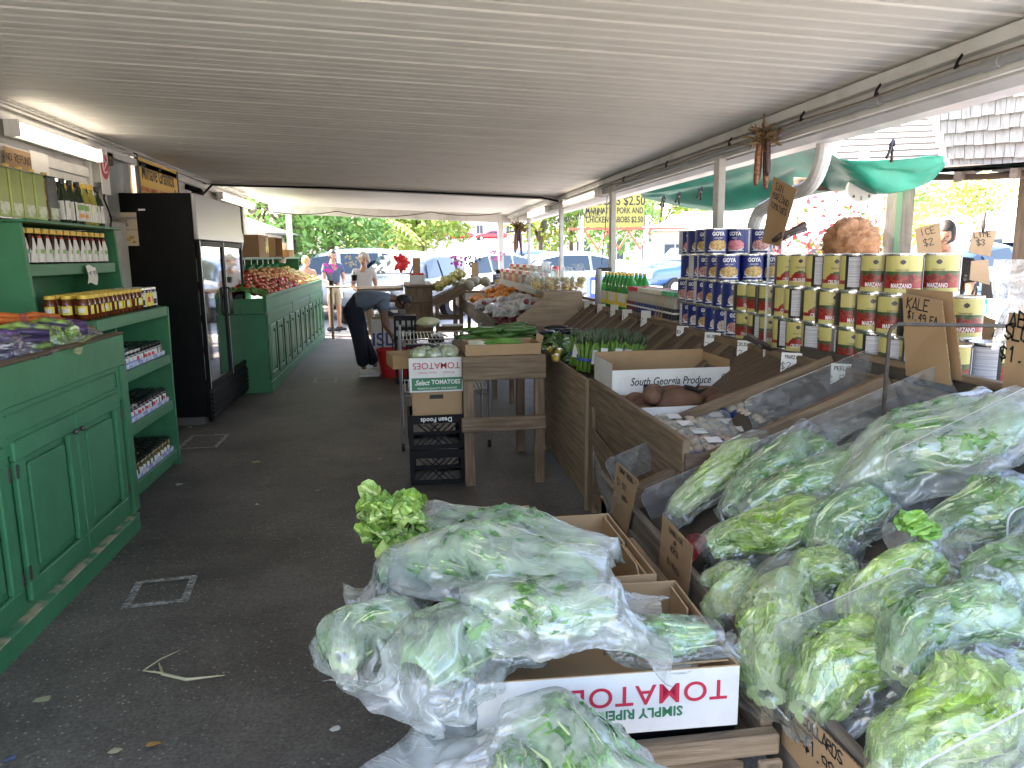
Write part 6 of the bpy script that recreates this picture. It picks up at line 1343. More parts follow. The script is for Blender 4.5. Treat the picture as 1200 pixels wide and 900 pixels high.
def person(label, J0, skin, hair, shirt, pants, shoe, face=(0,-1,0), hairkind='short', sleeves=True, long=False, up=(0,0,1), tank=False, bulk=1.0):
    """J: joint positions in world space, feet on the ground"""
    J = dict(J0); base = Vector(J['ankL']); base = (Vector(J['ankL'])+Vector(J['ankR']))/2; base.z = 0
    t = thing('person', label, 'person', tuple(base)); J = {k: Vector(v)-base for k, v in J.items()}
    f = Vector(face).normalized(); u = Vector(up).normalized(); s = u.cross(f).normalized()
    J['hip_l'] = J['pelvis'].lerp(J['kneeL'], .12)+(J['kneeL']-J['kneeR']).normalized()*.05; J['hip_r'] = J['pelvis'].lerp(J['kneeR'], .12)-(J['kneeL']-J['kneeR']).normalized()*.05
    for S in 'LR':
        J['toe'+S] = J['ank'+S]+Vector((f.x, f.y, 0)).normalized()*.15-Vector((0,0,J['ank'+S].z-.03)); 
        d = (J['hand'+S]-J['elb'+S]).normalized(); J['wri'+S] = J['hand'+S]-d*.08
    E = [('pelvis','belly'),('belly','chest'),('chest','neck'),('neck','headb'),('pelvis','hip_l'),('pelvis','hip_r'),('hip_l','kneeL'),('hip_r','kneeR')]
    J['headb'] = J['neck'].lerp(J['head'], .6); J['belly'] = J['pelvis'].lerp(J['chest'], .5)
    Rr = {'pelvis':(.13,.11),'belly':(.13,.10),'chest':(.14,.105),'neck':.055,'headb':.055,'hip_l':.085,'hip_r':.085}
    for S in 'LR':
        E += [('chest','sh'+S),('sh'+S,'elb'+S),('elb'+S,'wri'+S),('wri'+S,'hand'+S),('knee'+S,'ank'+S),('ank'+S,'toe'+S)]
        Rr.update({'sh'+S:.058,'elb'+S:.042,'wri'+S:.028,'hand'+S:(.038,.022),'knee'+S:.058,'ank'+S:.034,'toe'+S:.018})
        d = (J['hand'+S]-J['elb'+S]).normalized(); sd = d.cross(f); sd = sd.normalized() if sd.length > .1 else s
        for q in range(4):
            k = 'fin%d%s' % (q, S); L = (.075,.085,.08,.065)[q]; J[k] = J['hand'+S]+d*L*.55+sd*(-.027+.018*q); J[k+'t'] = J[k]+d*L*.45+f*.018-Vector((0,0,.005)); E += [('hand'+S, k), (k, k+'t')]; Rr[k] = .009; Rr[k+'t'] = .007
        k = 'thu'+S; J[k] = J['wri'+S]+d*.05+sd*-.045; J[k+'t'] = J[k]+d*.035-sd*.008; E += [('wri'+S, k), (k, k+'t')]; Rr[k] = .011; Rr[k+'t'] = .009
    body = skin_mesh('body', J, E, Rr, skin, t)
    # head: a shaped skull with nose, eyes, mouth and ears
    H = J['head']; M = Matrix(((s.x,-f.x,u.x),(s.y,-f.y,u.y),(s.z,-f.z,u.z)))
    def P(x, y, z): return H+M @ Vector((x, y, z))      # x side, -y face, z up
    b = MB()
    def skull(uu, v):
        a = 2*pi*uu; p = pi*v; dx, dy, dz = sin(p)*cos(a), sin(p)*sin(a), -cos(p)
        x, y, z = dx*.076, dy*.095, dz*.115
        if dz < 0: k = 1+dz*.28; x *= k; y = y*(k if dy > 0 else 1+dz*.06)
        if dy < -.8 and abs(dx) < .3: y -= .012*(1-abs(dz+.05)*2.2 if abs(dz+.05) < .45 else 0)
        if dy < -.3 and .02 < dz < .2 and .25 < abs(dx) < .7: y += .006
        return P(x, y, z)
    b.grid(skull, 24, 18, closeu=True)
    b.ball(P(0,-.103,-.012), .016, 8); b.ball(P(.078,.0,-.01), (.012,.018,.028), 8); b.ball(P(-.078,.0,-.01), (.012,.018,.028), 8); b.build('head', skin, t, smooth=True)
    for sx in (.03,-.03): ball_obj('eye', P(sx,-.086,.014), .010, CAPB, t, n=8)
    b = MB(); b.tube([P(-.022,-.092,-.052),P(0,-.098,-.053),P(.022,-.092,-.052)], .005, 5); b.build('mouth', mat('lips', (.35,.12,.10), .5), t)
    if hairkind == 'short':
        def hr(uu, v):
            a = 2*pi*uu; p = pi*(.38+.62*v); dx, dy, dz = sin(p)*cos(a), sin(p)*sin(a), -cos(p)
            cut = 1 if dy > -.35 else (1 if dz > .55 else .93)
            return P(dx*.083*cut, (dy*.102+.006)*cut, dz*.124*cut)
        MB().grid(hr, 24, 12, closeu=True).build('hair', hair, t, smooth=True)
    elif hairkind == 'curly':
        b = MB(); r = random.Random(2)
        for k in range(60):
            a = r.uniform(0, 2*pi); z = r.uniform(-.3, 1); q = math.sqrt(max(0, 1-z*z)); x, y = q*cos(a), q*sin(a)
            if y < -.45 and z < .55: continue
            b.ball(P(x*.088, y*.10+.01, z*.118), .030, 8, seed=k, amp=.5)
        b.build('hair', hair, t, smooth=True)
    elif hairkind == 'tail':
        b = MB(); b.ball(P(0,.012,.022), (.086,.100,.108), 16); b.tube([P(0,.09,.03),P(0,.13,-.03),P(0,.12,-.14)], [.03,.035,.012], 8); b.build('hair', hair, t, smooth=True)
    # clothes
    Es = [('pelvis','belly'),('belly','chest'),('chest','coll')]; J['coll'] = J['chest'].lerp(J['neck'], .75)
    Rs = {'pelvis':(.150,.13),'belly':(.150,.122),'chest':(.158,.122),'coll':.062}
    if not tank:
        for S in 'LR': J['slv'+S] = J['sh'+S].lerp(J['elb'+S], .55 if not long else .98); Es += [('chest','sh'+S),('sh'+S,'slv'+S)]; Rs.update({'sh'+S:.074,'slv'+S:.066})
    else:
        for S in 'LR': J['str'+S] = J['coll'].lerp(J['sh'+S], .45)+Vector((0,0,.02)); Es += [('chest','str'+S)]; Rs['str'+S] = .03
        Rs['coll'] = .03; Rs['chest'] = (.15,.115)
    Rs = {k: (tuple(q*bulk for q in v) if isinstance(v, tuple) else v*(bulk if k != 'coll' else 1)) for k, v in Rs.items()}
    skin_mesh('shirt', J, Es, Rs, shirt, t)
    J['waist'] = J['pelvis'].lerp(J['belly'], .35); Ep = [('pelvis','waist'),('pelvis','hip_l'),('pelvis','hip_r')]; Rp = {'pelvis':(.145,.125),'waist':(.135,.115),'hip_l':.102,'hip_r':.102}
    short = pants[1]; 
    for S, h in (('L','hip_l'),('R','hip_r')):
        if short: J['hem'+S] = J['knee'+S].lerp(J[h], .1); Ep += [(h,'hem'+S)]; Rp['hem'+S] = .085
        else: J['hem'+S] = J['knee'+S].lerp(J['ank'+S], .88); Ep += [(h,'knee'+S),('knee'+S,'hem'+S)]; Rp.update({'knee'+S:.078,'hem'+S:.068})
    Rp = {k: (tuple(q*bulk for q in v) if isinstance(v, tuple) else v*bulk) for k, v in Rp.items()}
    skin_mesh('trousers', J, Ep, Rp, pants[0], t)
    for S in 'LR':
        a = J['ank'+S]; c = J['toe'+S]; b = MB(); d = (c-a); d.z = 0; d.normalize(); M2 = frame(a-d*.05+Vector((0,0,.0-a.z+.008)), d, d.cross(Vector((0,0,1)))*-1)
        b.box((-.02,-.045,0),(.25,.045,.022), 1, M2); b.ball(M2 @ Vector((.05,0,.05)), (.085,.058,.06), 12); b.ball(M2 @ Vector((.16,0,.045)), (.115,.056,.045), 12); b.build('shoe', [shoe, PAPER], t, smooth=False, bevel=0)
    return t
SKB = mat('skin_brown', (.20,.105,.065), .5); SKF = mat('skin_fair', (.52,.30,.21), .5); SKT = mat('skin_tan', (.42,.22,.14), .5)
HBK = mat('hair_black', (.012,.010,.009), .6, bump=.4, bs=80); HBL = mat('hair_blonde', (.50,.36,.16), .6, col2=(.38,.25,.10), vs=40, bump=.4, bs=90); HWH = mat('hair_white', (.58,.55,.50), .7, bump=.4, bs=80); HRD = mat('hair_red', (.42,.19,.085), .75, col2=(.55,.30,.15), vs=30, bump=.5, bs=60)
SHB = mat('shirt_greyblue', (.16,.21,.29), .85, col2=(.13,.17,.24), vs=6, bump=.4, bs=9); NAVY = mat('navy_trousers', (.007,.010,.022), .85, bump=.4, bs=8); SHW = mat('shirt_white', (.60,.60,.62), .85, bump=.3, bs=8); SHK = mat('black_cloth', (.012,.012,.013), .9); VEST = mat('denim_vest', (.07,.10,.17), .9, bump=.3, bs=12); KHA = mat('khaki_shorts', (.38,.31,.22), .9); SHOEW = mat('white_shoe', (.62,.60,.56), .6)
Yb = 10.25
def yb(x, y, dy=0): return aty(x, y, Yb+dy)
J = {'pelvis': yb(413,356), 'chest': yb(446,347,-.03), 'neck': yb(461,349,-.03), 'head': yb(472,354,-.03),
 'shL': yb(447,352,.16), 'shR': yb(449,352,-.20), 'elbL': yb(454,383,.14), 'elbR': yb(450,379,-.22), 'handL': yb(464,402,.08), 'handR': yb(465,402,-.14),
 'kneeL': yb(425,398,.12), 'kneeR': yb(421,398,-.12), 'ankL': yb(441,431,.12), 'ankR': yb(427,436,-.10)}
J['ankL'].z = .08; J['ankR'].z = .08; J['pelvis'].z = min(J['pelvis'].z, 1.0)
person('man in grey-blue shirt and dark trousers bending deep over a red basket', J, SKB, HBK, SHB, (NAVY, False), SHOEW, face=(.62,0,-.8), up=(.80,0,.45), bulk=1.28)
def stand(x, y, h=1.7, face=(0,-1), lean=0):
    k = h/1.72; f = Vector((face[0], face[1], 0)).normalized(); s = Vector((f.y, -f.x, 0)); o = Vector((x, y, 0))
    def q(a, fw_, z): return o+s*a*k+f*fw_*k+Vector((0,0,z*k))
    return {'pelvis': q(0,0,.95), 'chest': q(0,.02+lean,1.30), 'neck': q(0,.03+lean,1.47), 'head': q(0,.06+lean*1.4,1.60), 'shL': q(-.17,.02+lean,1.38), 'shR': q(.17,.02+lean,1.38),
     'elbL': q(-.22,.05+lean,1.10), 'elbR': q(.22,.05+lean,1.10), 'handL': q(-.12,.30+lean,1.02), 'handR': q(.12,.30+lean,1.0), 'kneeL': q(-.09,.02,.5), 'kneeR': q(.09,.03,.5), 'ankL': q(-.10,-.02,.08), 'ankR': q(.10,.0,.08)}
person('fair haired woman in black sleeveless top looking down beyond the fruit counter', stand(-1.98,16.0,1.62,(.3,-1)), SKF, HBL, SHK, (SHK, False), SHOEW, face=(.4,-1,-.5), hairkind='tail', tank=True)
person('man in denim vest and khaki shorts standing at the far left of the aisle', stand(-1.50,16.6,1.76,(.45,-1)), SKT, HBK, VEST, (KHA, True), SHK, face=(.5,-1,-.35))
person('white haired woman in white T-shirt standing behind the bending man', stand(-.72,14.2,1.66,(.1,-1)), SKF, HWH, SHW, (KHA, False), SHOEW, face=(-.15,-1,-.15), hairkind='curly')
p = atd(992,292,4.45)
J = stand(p.x, p.y, 1.79, (.8,.6)); pj = person('person with a cloud of frizzy red hair seen from behind over the cans', J, SKF, HRD, SHK, (SHK, False), SHOEW, face=(.8,.6,-.2), hairkind='short')
hb = J['head']; b = MB(); r = random.Random(21); c0 = atd(992,300,4.45)
def frz(uu, v):
    a = 2*pi*uu; q = pi*v; d = Vector((sin(q)*cos(a), sin(q)*sin(a), -cos(q))); k = 1+.16*noise.noise(d*3)+.12*noise.noise(d*8)+.08*noise.noise(d*20); return (d.x*.152*k, d.y*.152*k, d.z*.155*k)
b.grid(frz, 48, 36, closeu=True)
for k in range(6500):
    d = Vector((r.gauss(0,1), r.gauss(0,1), r.gauss(0,1))).normalized(); a = d*.13; e = d*(.168+.024*r.random())+Vector((r.uniform(-.035,.035), r.uniform(-.035,.035), r.uniform(-.04,.02)))
    s_ = d.cross(Vector((r.random(), r.random(), 1))).normalized()*.0007; m_ = (a+e)/2+s_*22; b.faces([tuple(a-s_), tuple(a+s_), tuple(m_+s_), tuple(m_-s_), tuple(e)], [(0,1,2,3),(3,2,4)])
hv = b.build('frizzy_hair', HRD, pj, smooth=True); hv.location = Vector((J['head'].x, J['head'].y, J['head'].z-.02))-pj.location; hv.scale = (1,1,.95)
p = atd(1112,285,6.2); J = stand(p.x, p.y, 1.84, (-.75,-.55), .05)
pj = person('man with glasses in black T-shirt looking down behind the cans', J, SKT, HBK, SHK, (NAVY, False), SHOEW, face=(-.85,-.5,-.45)); 
H = Vector(J['head'])-pj.location; f_ = Vector((-.85,-.5,-.45)).normalized(); s_ = Vector((0,0,1)).cross(f_).normalized(); b = MB(); b.tube([H+f_*.098+s_*.06, H+f_*.105+s_*.01, H+f_*.105-s_*.01, H+f_*.098-s_*.06, H-s_*.078], .003, 5); b.build('glasses', CAPB, pj)
# red basket, carton, black crate by the bending man
t = thing('shopping_basket', 'bright red shopping basket on the floor under the bending man', 'basket', (-.13,10.1,0.0)); REDP = mat('red_plastic', (.50,.012,.015), .35, bump=.3, bs=12)
b = MB(); 
def bk(u, v):
    a = 2*pi*u; q = max(abs(cos(a)), abs(sin(a)))**.6; rx, ry = (.21+.05*v), (.15+.03*v); return (rx*cos(a)/q, ry*sin(a)/q, .012+.36*v)
b.grid(bk, 32, 8, closeu=True); b.box((-.19,-.13,.008),(.19,.13,.02)); b.build('shell', REDP, t, smooth=True); b = MB(); b.tube([bk(k/32, 1) for k in range(33)], .012, 6); b.build('rim', REDP, t); b = MB(); b.tube([(-.05,-.17,.37),(-.04,-.12,.52),(-.03,0,.56),(-.04,.12,.52),(-.05,.17,.37)], .008, 6); b.build('handle', CAPB, t)
o = openbox('carton', 'white carton with blue lettering and red drawing behind the red basket', (-.48,10.75,.008), (.62,.4,.72)); o['category'] = 'box'; write(o, 'ISLE', frame((.22,-.001,.42),(1,0,0),(0,0,1)), .26, INKB, .004); b = MB(); b.ball((.5,-.002,.58), (.05,.002,.045), 12); b.tube([(.44,-.003,.34),(.52,-.003,.46),(.58,-.003,.36)], .006, 5); b.build('red_mark', INKR, o)
t = thing('hand_cart', 'folding cart handle leaning above the red basket', 'cart', (-.2,10.35,0)); b = MB(); b.tube([(-.12,0,.1),(-.10,0,.95),(.12,0,.88),(.16,0,.1)], .012, 6); b.tube([(-.10,.0,.95),(-.22,-.05,.9)], .014, 6); b.build('frame', CAPB, t)
for x_ in (-.12,.16): MB().tube([(x_-.015,0,.055),(x_+.015,0,.055)], .05, 12).build('wheel', RUBBER, t)
t = thing('black_crate', 'tall black crate of greens standing right of the bending man', 'crate', (.0,9.55,0.008)); b = MB()
for z0, z1 in ((.55,.60),(.68,.72),(.80,.86),(0,.05),(.26,.3)): b.box((-.14,-.12,z0),(.14,.12,z1))
for x_ in (-.14,-.07,.0,.07,.115): b.box((x_,-.122,.05),(x_+.026,-.1,.84)); b.box((x_,.1,.05),(x_+.026,.122,.84))
b.build('frame', BLACKP, t); b = MB(); b.box((-.12,-.09,.61),(.12,.09,.67)); b.build('inner_tray', PAPER, t)
o = thing('fruit_counter', 'brown wooden counter box with low shelf at the end of the aisle', 'counter', (.02,12.0,0)); b = MB(); b.box((0,0,.40),(.43,.02,1.10)); b.box((0,.021,.3),(.43,1.8,1.12)); b.box((-.02,-.02,1.121),(.45,1.82,1.15)); b.box((0,-.012,.86),(.43,-.001,.9)); b.box((0,-.012,.45),(.43,-.001,.49)); b.build('boards', WOODA, o, bevel=.004); b = MB(); b.box((.01,.02,0),(.06,.08,.3)); b.box((.37,.02,0),(.42,.08,.3)); b.build('leg', WOODD, o)
t = thing('checkout_table', 'long low table at the end of the aisle left of the brown counter', 'table', (-.75,12.4,0)); b = MB(); b.box((0,0,1.05),(.74,1.2,1.09)); b.build('top', WOODB, t); b = MB(); b.box((.03,.03,0),(.08,.08,1.05)); b.build('leg', WOODD, t)
o = openbox('produce_box', 'white box of red fruit with brown card on the brown counter', (.10,12.2,1.152), (.24,.3,.15)); b = MB()
for k in range(14): b.ball((.03+(k % 5)*.045,.05+(k//5)*.07,.15), .035, 8)
b.build('red_fruit', TOM, o, smooth=True); b = MB(); b.box((.06,.2,.15),(.18,.205,.42)); b.build('card', KRAFT, o)

# ================================================================== far gondola
fg = thing('far_gondola', 'far produce counter of grey planks with fruit and bagged onions along the right', 'counter', (.95,0,0))
b = MB(); b.box((0,8.15,.70),(.03,14.4,.90)); b.box((.031,8.15,.70),(.6,14.4,.715)); b.quad([(.25,8.1,.73),(.64,8.1,1.06),(.64,14.4,1.06),(.25,14.4,.73)]); b.build('boards', WOODG, fg, bevel=.004)
for y in (8.2,9.8,11.4,13,14.3):
    b = MB(); b.box((0,y,0),(.05,y+.05,.699)); b.build('leg', WOODG, fg)
b = MB(); b.box((.62,8.1,1.07),(1.1,14.4,1.09)); b.build('bottle_shelf', WOODA, fg); b = MB(); b.box((1.3,8.3,.4),(1.35,14.2,1.069)); b.build('back', WOODD, fg)
pbx = thing('plywood_end', 'pale plywood end box with slanted shoulder supporting the pasta bags', 'end box', (0,8.0,0)); b = MB()
b.prism([(1.20,.60),(2.05,.60),(2.03,.95),(1.93,1.09),(1.91,1.20),(1.50,1.20),(1.49,1.15),(1.20,.92)], .04, frame((0,.04,0),(1,0,0),(0,0,1))); b.build('front_panel', PLY, pbx, bevel=.003)
b = MB(); b.box((1.50,.045,1.15),(1.92,.55,1.198)); b.box((1.50,-.004,1.13),(1.92,-.0005,1.20)); b.box((1.0,-.06,.60),(1.9,-.045,.80)); b.build('top_board', PLY, pbx)
PAS = mat('pasta', (.62,.42,.14), .5, col2=(.70,.54,.25), vs=22)
for k in range(7):
    t = thing('pasta_bag', 'clear bag of yellow pasta on the plywood box, %s from the left' % ordw(k), 'pasta bag', (1.45+k*.085,8.25+(k%2)*.12,1.20), .4*k, 'pasta bags'); b = MB(); r = random.Random(k)
    for q in range(26): b.ball((r.uniform(-.05,.05), r.uniform(-.03,.03), .02+r.random()*.12), (.022,.03,.018), 6)
    b.build('pasta', PAS, t, smooth=True); o = film_shell(.22,.085,k,.3,True,.7).build('bag', FILMC, t); o.rotation_euler = (0, R(-90), R(90)); o.location = (0,0,.11)
def lot(mk, n, box, label, group, seed, s=(.9,1.15)):
    r = random.Random(seed); (x0,x1),(y0,y1),(z0,z1) = box
    for k in range(n):
        x = r.uniform(x0,x1); y = r.uniform(y0,y1); f = (x-x0)/(x1-x0+1e-6); mk((x,y,z0+(z1-z0)*f+r.uniform(0,.035)), (r.uniform(-.5,.5), r.uniform(-.5,.5), r.random()*6), label, group, r.uniform(*s))
ORG = mat('orange_skin', (.70,.24,.02), .4, bump=.3, bs=90); MEL = mat('melon_skin', (.42,.38,.28), .6, col2=(.30,.30,.20), vs=50, contrast=2, bump=.4, bs=50); MAN = mat('mango_skin', (.50,.42,.12), .4, col2=(.30,.34,.08), vs=12, contrast=2); ONI = mat('onion_skin', (.30,.06,.07), .35, col2=(.20,.03,.06), vs=10)
org, mel, man_, oni = fruit('orange', 'orange', ORG, .045, .98), fruit('melon', 'melon', MEL, .085, .92), fruit('mango', 'mango', MAN, .048, 1.1), fruit('onion', 'onion', ONI, .038, .85)
lot(org, 40, ((1.0,1.45),(9.7,11.2),(.90,1.08)), 'orange in the heap on the far counter', 'oranges on the far counter', 1)
lot(mel, 8, ((.92,1.35),(11.9,12.6),(1.02,1.1)), 'round netted melon on a box beyond the oranges', 'melons on the far counter', 2)
lot(man_, 60, ((.5,.98),(11.9,12.9),(1.02,1.28)), 'yellow green mango in the slanted heap between counters', 'mangoes in the slanted heap', 3)
lot(oni, 50, ((1.0,1.5),(8.2,9.6),(.74,.94)), 'red onion among the shiny bags on the far counter', 'red onions on the far counter', 4)
o = openbox('produce_box', 'grey box holding melons on the far counter', (.95,11.7,.902), (.45,.8,.12)); sb = thing('slanted_stand', 'wooden stand with slanted front board full of mangoes', 'stand', (.46,11.85,0)); b = MB(); b.bar((.0,0,.85),(.5,0,1.10),.03,.15); b.box((.02,.02,.0),(.08,.08,.85)); b.box((.40,.02,.0),(.46,.08,1.0)); b.box((.08,.03,.40),(.40,.06,.50)); b.box((.08,.03,.6),(.40,.06,.68)); b.build('boards', WOODA, sb, bevel=.004); b = MB(); b.quad([(0,0,.9),(.52,0,1.15),(.52,1.1,1.15),(0,1.1,.9)]); b.build('slope', WOODD, sb)
SILV = film('printed_silver_film', tint=(.8,.82,.85), base=.35, amp=.45)
for k, (x, y, z, a) in enumerate(((1.12,8.35,.98,.2),(1.30,8.6,1.03,-.4),(1.08,8.9,.99,.9),(1.38,9.0,1.08,.1),(1.2,9.35,1.02,-.6),(1.42,8.3,1.06,.5),(1.05,9.7,.98,.2))):
    t = thing('onion_bag', 'shiny printed bag of red onions on the far counter, %s from the plywood box' % ordw(k), 'onion bag', (x,y,z), a, 'onion bags'); film_shell(.28,.11,40+k,.3,True,.8).build('bag', SILV, t, smooth=True); b = MB(); r = random.Random(k)
    for q in range(8): b.ball((r.uniform(-.09,.09), r.uniform(-.05,.05), r.uniform(-.03,.03)), .035, 8)
    b.build('onions', ONI, t, smooth=True)
spc = [mat('spice%d' % k, c, .5) for k, c in enumerate(((.50,.30,.05),(.35,.06,.03),(.42,.18,.05),(.10,.05,.03),(.45,.38,.2),(.3,.02,.02)))]
def sp(k):
    def mk():
        t = thing('spice_jar', 's', 'jar'); MB().lathe([(0,0),(.03,0),(.032,.01),(.032,.14),(.028,.15)], 12).build('jar', spc[k], t, smooth=True); MB().lathe([(0,.15),(.031,.15),(.031,.175),(0,.176)], 12).build('lid', CAPS if k % 2 else CAPR, t)
        b = MB(); b.grid(lambda u, v: (.0328*cos(2*pi*u), .0328*sin(2*pi*u), .02+.06*v), 16, 3, 0, closeu=True); b.build('label', LW, t); return t
    return Repeat(mk)
sps = [sp(k) for k in range(6)]
for rw in range(3):
    for i in range(34): sps[(i//3+rw) % 6]((1.62+rw*.08, 8.8+i*.105, 1.092+(.0 if rw < 2 else .08)), 0, 'spice jar on the far bottle shelf, %s row, in line beyond the pasta bags' % ['front','middle','back'][rw], 'spice jars in the %s row' % ['front','middle','back'][rw], 1.65)
for k in range(4): CANS[3+k % 2]((1.64+(k%2)*.16, 13.0+(k//2)*.2, 1.092), 3.6, 'dark can on the far bottle shelf by the corn bunch', 'far cans', 1.1)
for k in range(11):
    t = thing('price_tag', 'small white tag hanging from the far bottle shelf, %s beyond the pasta bags' % ordw(k), 'price tag', (1.56,8.8+k*.4,1.07), 0, 'far price tags'); b = MB(); b.grid(lambda u, v: (-.03*v*v,.06*u,-.14*v), 3, 4); b.build('paper', PAPER, t)
ORC = mat('orchid_magenta', (.62,.04,.50), .6); 
def orchid(label, p, m, n=16, s=.75):
    t = thing('orchid', label, 'flower', tuple(p)); b = MB(); b.lathe([(.04,0),(.055,.10),(.05,.10),(0,.09)], 12); b.build('pot', BLACKP, t); b = MB(); b.tube([(0,0,.09),(.02,0,.25),(.08,0,.36)], .004, 5); b.tube([(0,0,.09),(-.03,.02,.24),(-.09,0,.33)], .004, 5); b.build('stem', STG, t); b = MB(); r = random.Random(n)
    for k in range(n):
        c = Vector((r.uniform(-.13,.13), r.uniform(-.06,.06), r.uniform(.24,.42)))
        for q in range(5): a = 2*pi*q/5; leaf_patch(b, c, (cos(a), r.uniform(-.3,.3), sin(a)), (0,-1,.2), .035*s, .03*s, .1, .004, 0, k, 2, 2)
    b.build('petals', m, t); return t
for k, (x, y, m, l) in enumerate(((538,318,ORC,'magenta orchid above the mango heap'),(388,325,ORC,'magenta orchid held before the man in the vest'),(584,312,mat('orchid_pink', (.75,.25,.50), .6),'small pink orchid by the dark cans'),(555,318,mat('dark_bloom', (.10,.09,.10), .6),'dark dried bouquet behind the melons'),(415,318,mat('bloom_white', (.7,.72,.66), .6),'white flowers beside the white haired woman'))):
    p = aty(x, y, 13.4 if k != 1 else 15.3); q = orchid(l, (p.x, p.y, p.z-.16), m)
t = thing('flower_stand', 'low plank stand for potted flowers at the roof end', 'stand', (-1.3,15.2,0)); b = MB(); b.box((-.2,-.1,1.0),(.9,.25,1.03)); b.build('top', WOODB, t); b = MB(); b.box((-.15,-.05,0),(-.1,0,1.0)); b.build('leg', WOODB, t)
t = thing('plant_stand', 'plank carrying orchids above the far heap', 'stand', (.75,13.3,0)); b = MB(); b.box((-.2,-.1,1.1),(1.4,.2,1.13)); b.build('top', WOODB, t); b = MB(); b.box((.1,-.05,0),(.15,0,1.1)); b.build('leg', WOODB, t)
b = MB(); b.box((0,0,0),(.12,.03,.3)); t = thing('standing_card', 'brown card standing behind the mangoes', 'cardboard', tuple(aty(553,328,13.2))); b.build('card', KRAFT, t)
HEL = mat('heliconia_red', (.70,.02,.03), .5); t = thing('red_flower', 'large red hanging flower before the dark parked car', 'flower', tuple(aty(470,316,13.5))); b = MB()
for k in range(9): leaf_patch(b, (0,0,.12), (cos(k*.7)*.6+.3, .3*sin(k), .8*sin(k*.7)), (0,-1,0), .17, .09, .3, .02, 0, k, 3, 3)
b.build('petals', HEL, t); b = MB(); b.tube([(0,0,.1),(.02,0,-.12),(.0,0,-.35)], .006, 5); b.build('stem', STG, t)

# ================================================================== hanging corn
HUSK = mat('dry_corn_husk', (.20,.125,.06), .85, col2=(.10,.06,.03), vs=30); COB = mat('corn_kernels', (.26,.11,.03), .4, col2=(.12,.03,.02), vs=70, contrast=3, bump=.5, bs=90); COBD = mat('dark_corn', (.05,.018,.02), .35, bump=.5, bs=90)
def corn(label, p, s=1):
    t = thing('corn_bunch', label, 'corn', tuple(p)); r = random.Random(5)
    for k, (x, y, L, m) in enumerate(((-.03,0,.34,COB),(.02,-.03,.27,COBD),(.035,.03,.36,COB),(-.01,.03,.30,COBD))):
        b = MB(); n = 10; b.tube([(x*(1+q/n*.5)*s, y*s, (-.08-L*q/n)*s) for q in range(n+1)], [(.018+.006*sin(pi*q/n))*s*(1 if q < n else .5) for q in range(n+1)], 10); b.build('cob', m, t, smooth=True)
    b = MB()
    for k in range(46):
        a = r.uniform(0, 2*pi); leaf_patch(b, (r.uniform(-.03,.03)*s, r.uniform(-.03,.03)*s, -.08*s+r.uniform(-.03,.05)*s), (cos(a), sin(a), r.uniform(-.7,1.1)), (r.uniform(-1,1), r.uniform(-1,1), .3), r.uniform(.05,.16)*s, .022*s, r.uniform(-.9,.9), .03*s, 0, k, 3, 5)
    b.tube([(0,0,-.02*s),(0,0,.1*s)], .006, 5); b.build('husks', HUSK, t); return t
corn('bunch of dried corn cobs hanging from the right roof beam near the camera', atx(895,150,2.10), .78); corn('bunch of dried corn hanging at the far end of the right roof beam', aty(607,262,13.0), 1.2)
for k, (x, y, z) in enumerate(((2.47,2.72,2.14),(2.47,3.6,2.15),(2.48,6.1,2.14),(2.48,6.6,2.14),(2.48,7.0,2.14))):
    clamp('spring clamp hanging under the gutter, %s from the camera' % ordw(k), (x,y,z), 180, .9, .5)
b = MB(); r = random.Random(14)
for k in range(60): y = 9.3+k*.07; b.tube([(2.5,y,2.17+r.uniform(-.02,.01)),(2.5+r.uniform(-.02,.02),y+r.uniform(-.03,.03),2.12+r.uniform(-.02,.02)),(2.5+r.uniform(-.03,.03),y+r.uniform(-.05,.05),2.085)], .005, 4)
tag(b.build('clip_string', CAPB), 'row of dark clips strung beneath the far part of the gutter', 'clips')
t = thing('bracket_cable', 'thin cord with a small bracket hanging beside the far middle post', 'cord', tuple(aty(710,270,7.7))); b = MB(); b.tube([(.01,0,.35),(0,0,.1),(-.03,0,-.18),(-.04,0,-.35)], .005, 5); b.box((-.08,-.02,-.42),(.06,.02,-.38)); b.build('cord', CAPB, t)

# ================================================================== right hand yard
TARP = mat('green_tarp', (.01,.33,.22), .5, col2=(.015,.26,.17), vs=6, bump=.15, bs=60)
_b = TARP.node_tree.nodes['Principled BSDF']
if 'Subsurface Weight' in _b.inputs: pass
rows = [[(750,225,8.0),(800,213,7.2),(850,200,6.4),(905,182,5.6),(955,167,4.5),(985,186,4.35),(1040,187,4.35),(1103,182,4.4)],
        [(752,229,8.2),(800,227,7.5),(855,222,6.8),(910,208,6.2),(962,200,4.9),(1012,208,4.5),(1060,203,4.5),(1106,187,4.45)],
        [(756,232,8.4),(805,243,7.9),(858,247,7.2),(912,238,6.6),(975,224,5.2),(1035,227,4.65),(1085,215,4.6),(1108,193,4.5)]]
G = [[atd(*q) for q in rw] for rw in rows]
def cat(P, t):
    n = len(P)-1; f = min(n-1e-6, t*n); i = int(f); u = f-i; p0, p1, p2, p3 = P[max(i-1,0)], P[i], P[i+1], P[min(i+2,n)]
    return .5*((2*p1)+(p2-p0)*u+(2*p0-5*p1+4*p2-p3)*u*u+(p3*1-p0-3*p2+3*p1)*u**3)
def tf(u, v):
    C3 = [cat(rw, u) for rw in G]; p = cat(C3, v); k = noise.noise(Vector((u*6, v*3, 1)))*.05+noise.noise(Vector((u*16, v*6, 2)))*.02; return p+Vector((0,0,k*sin(pi*min(1,max(0,v)))+.004*noise.noise(Vector((u*30,v*3,5)))))
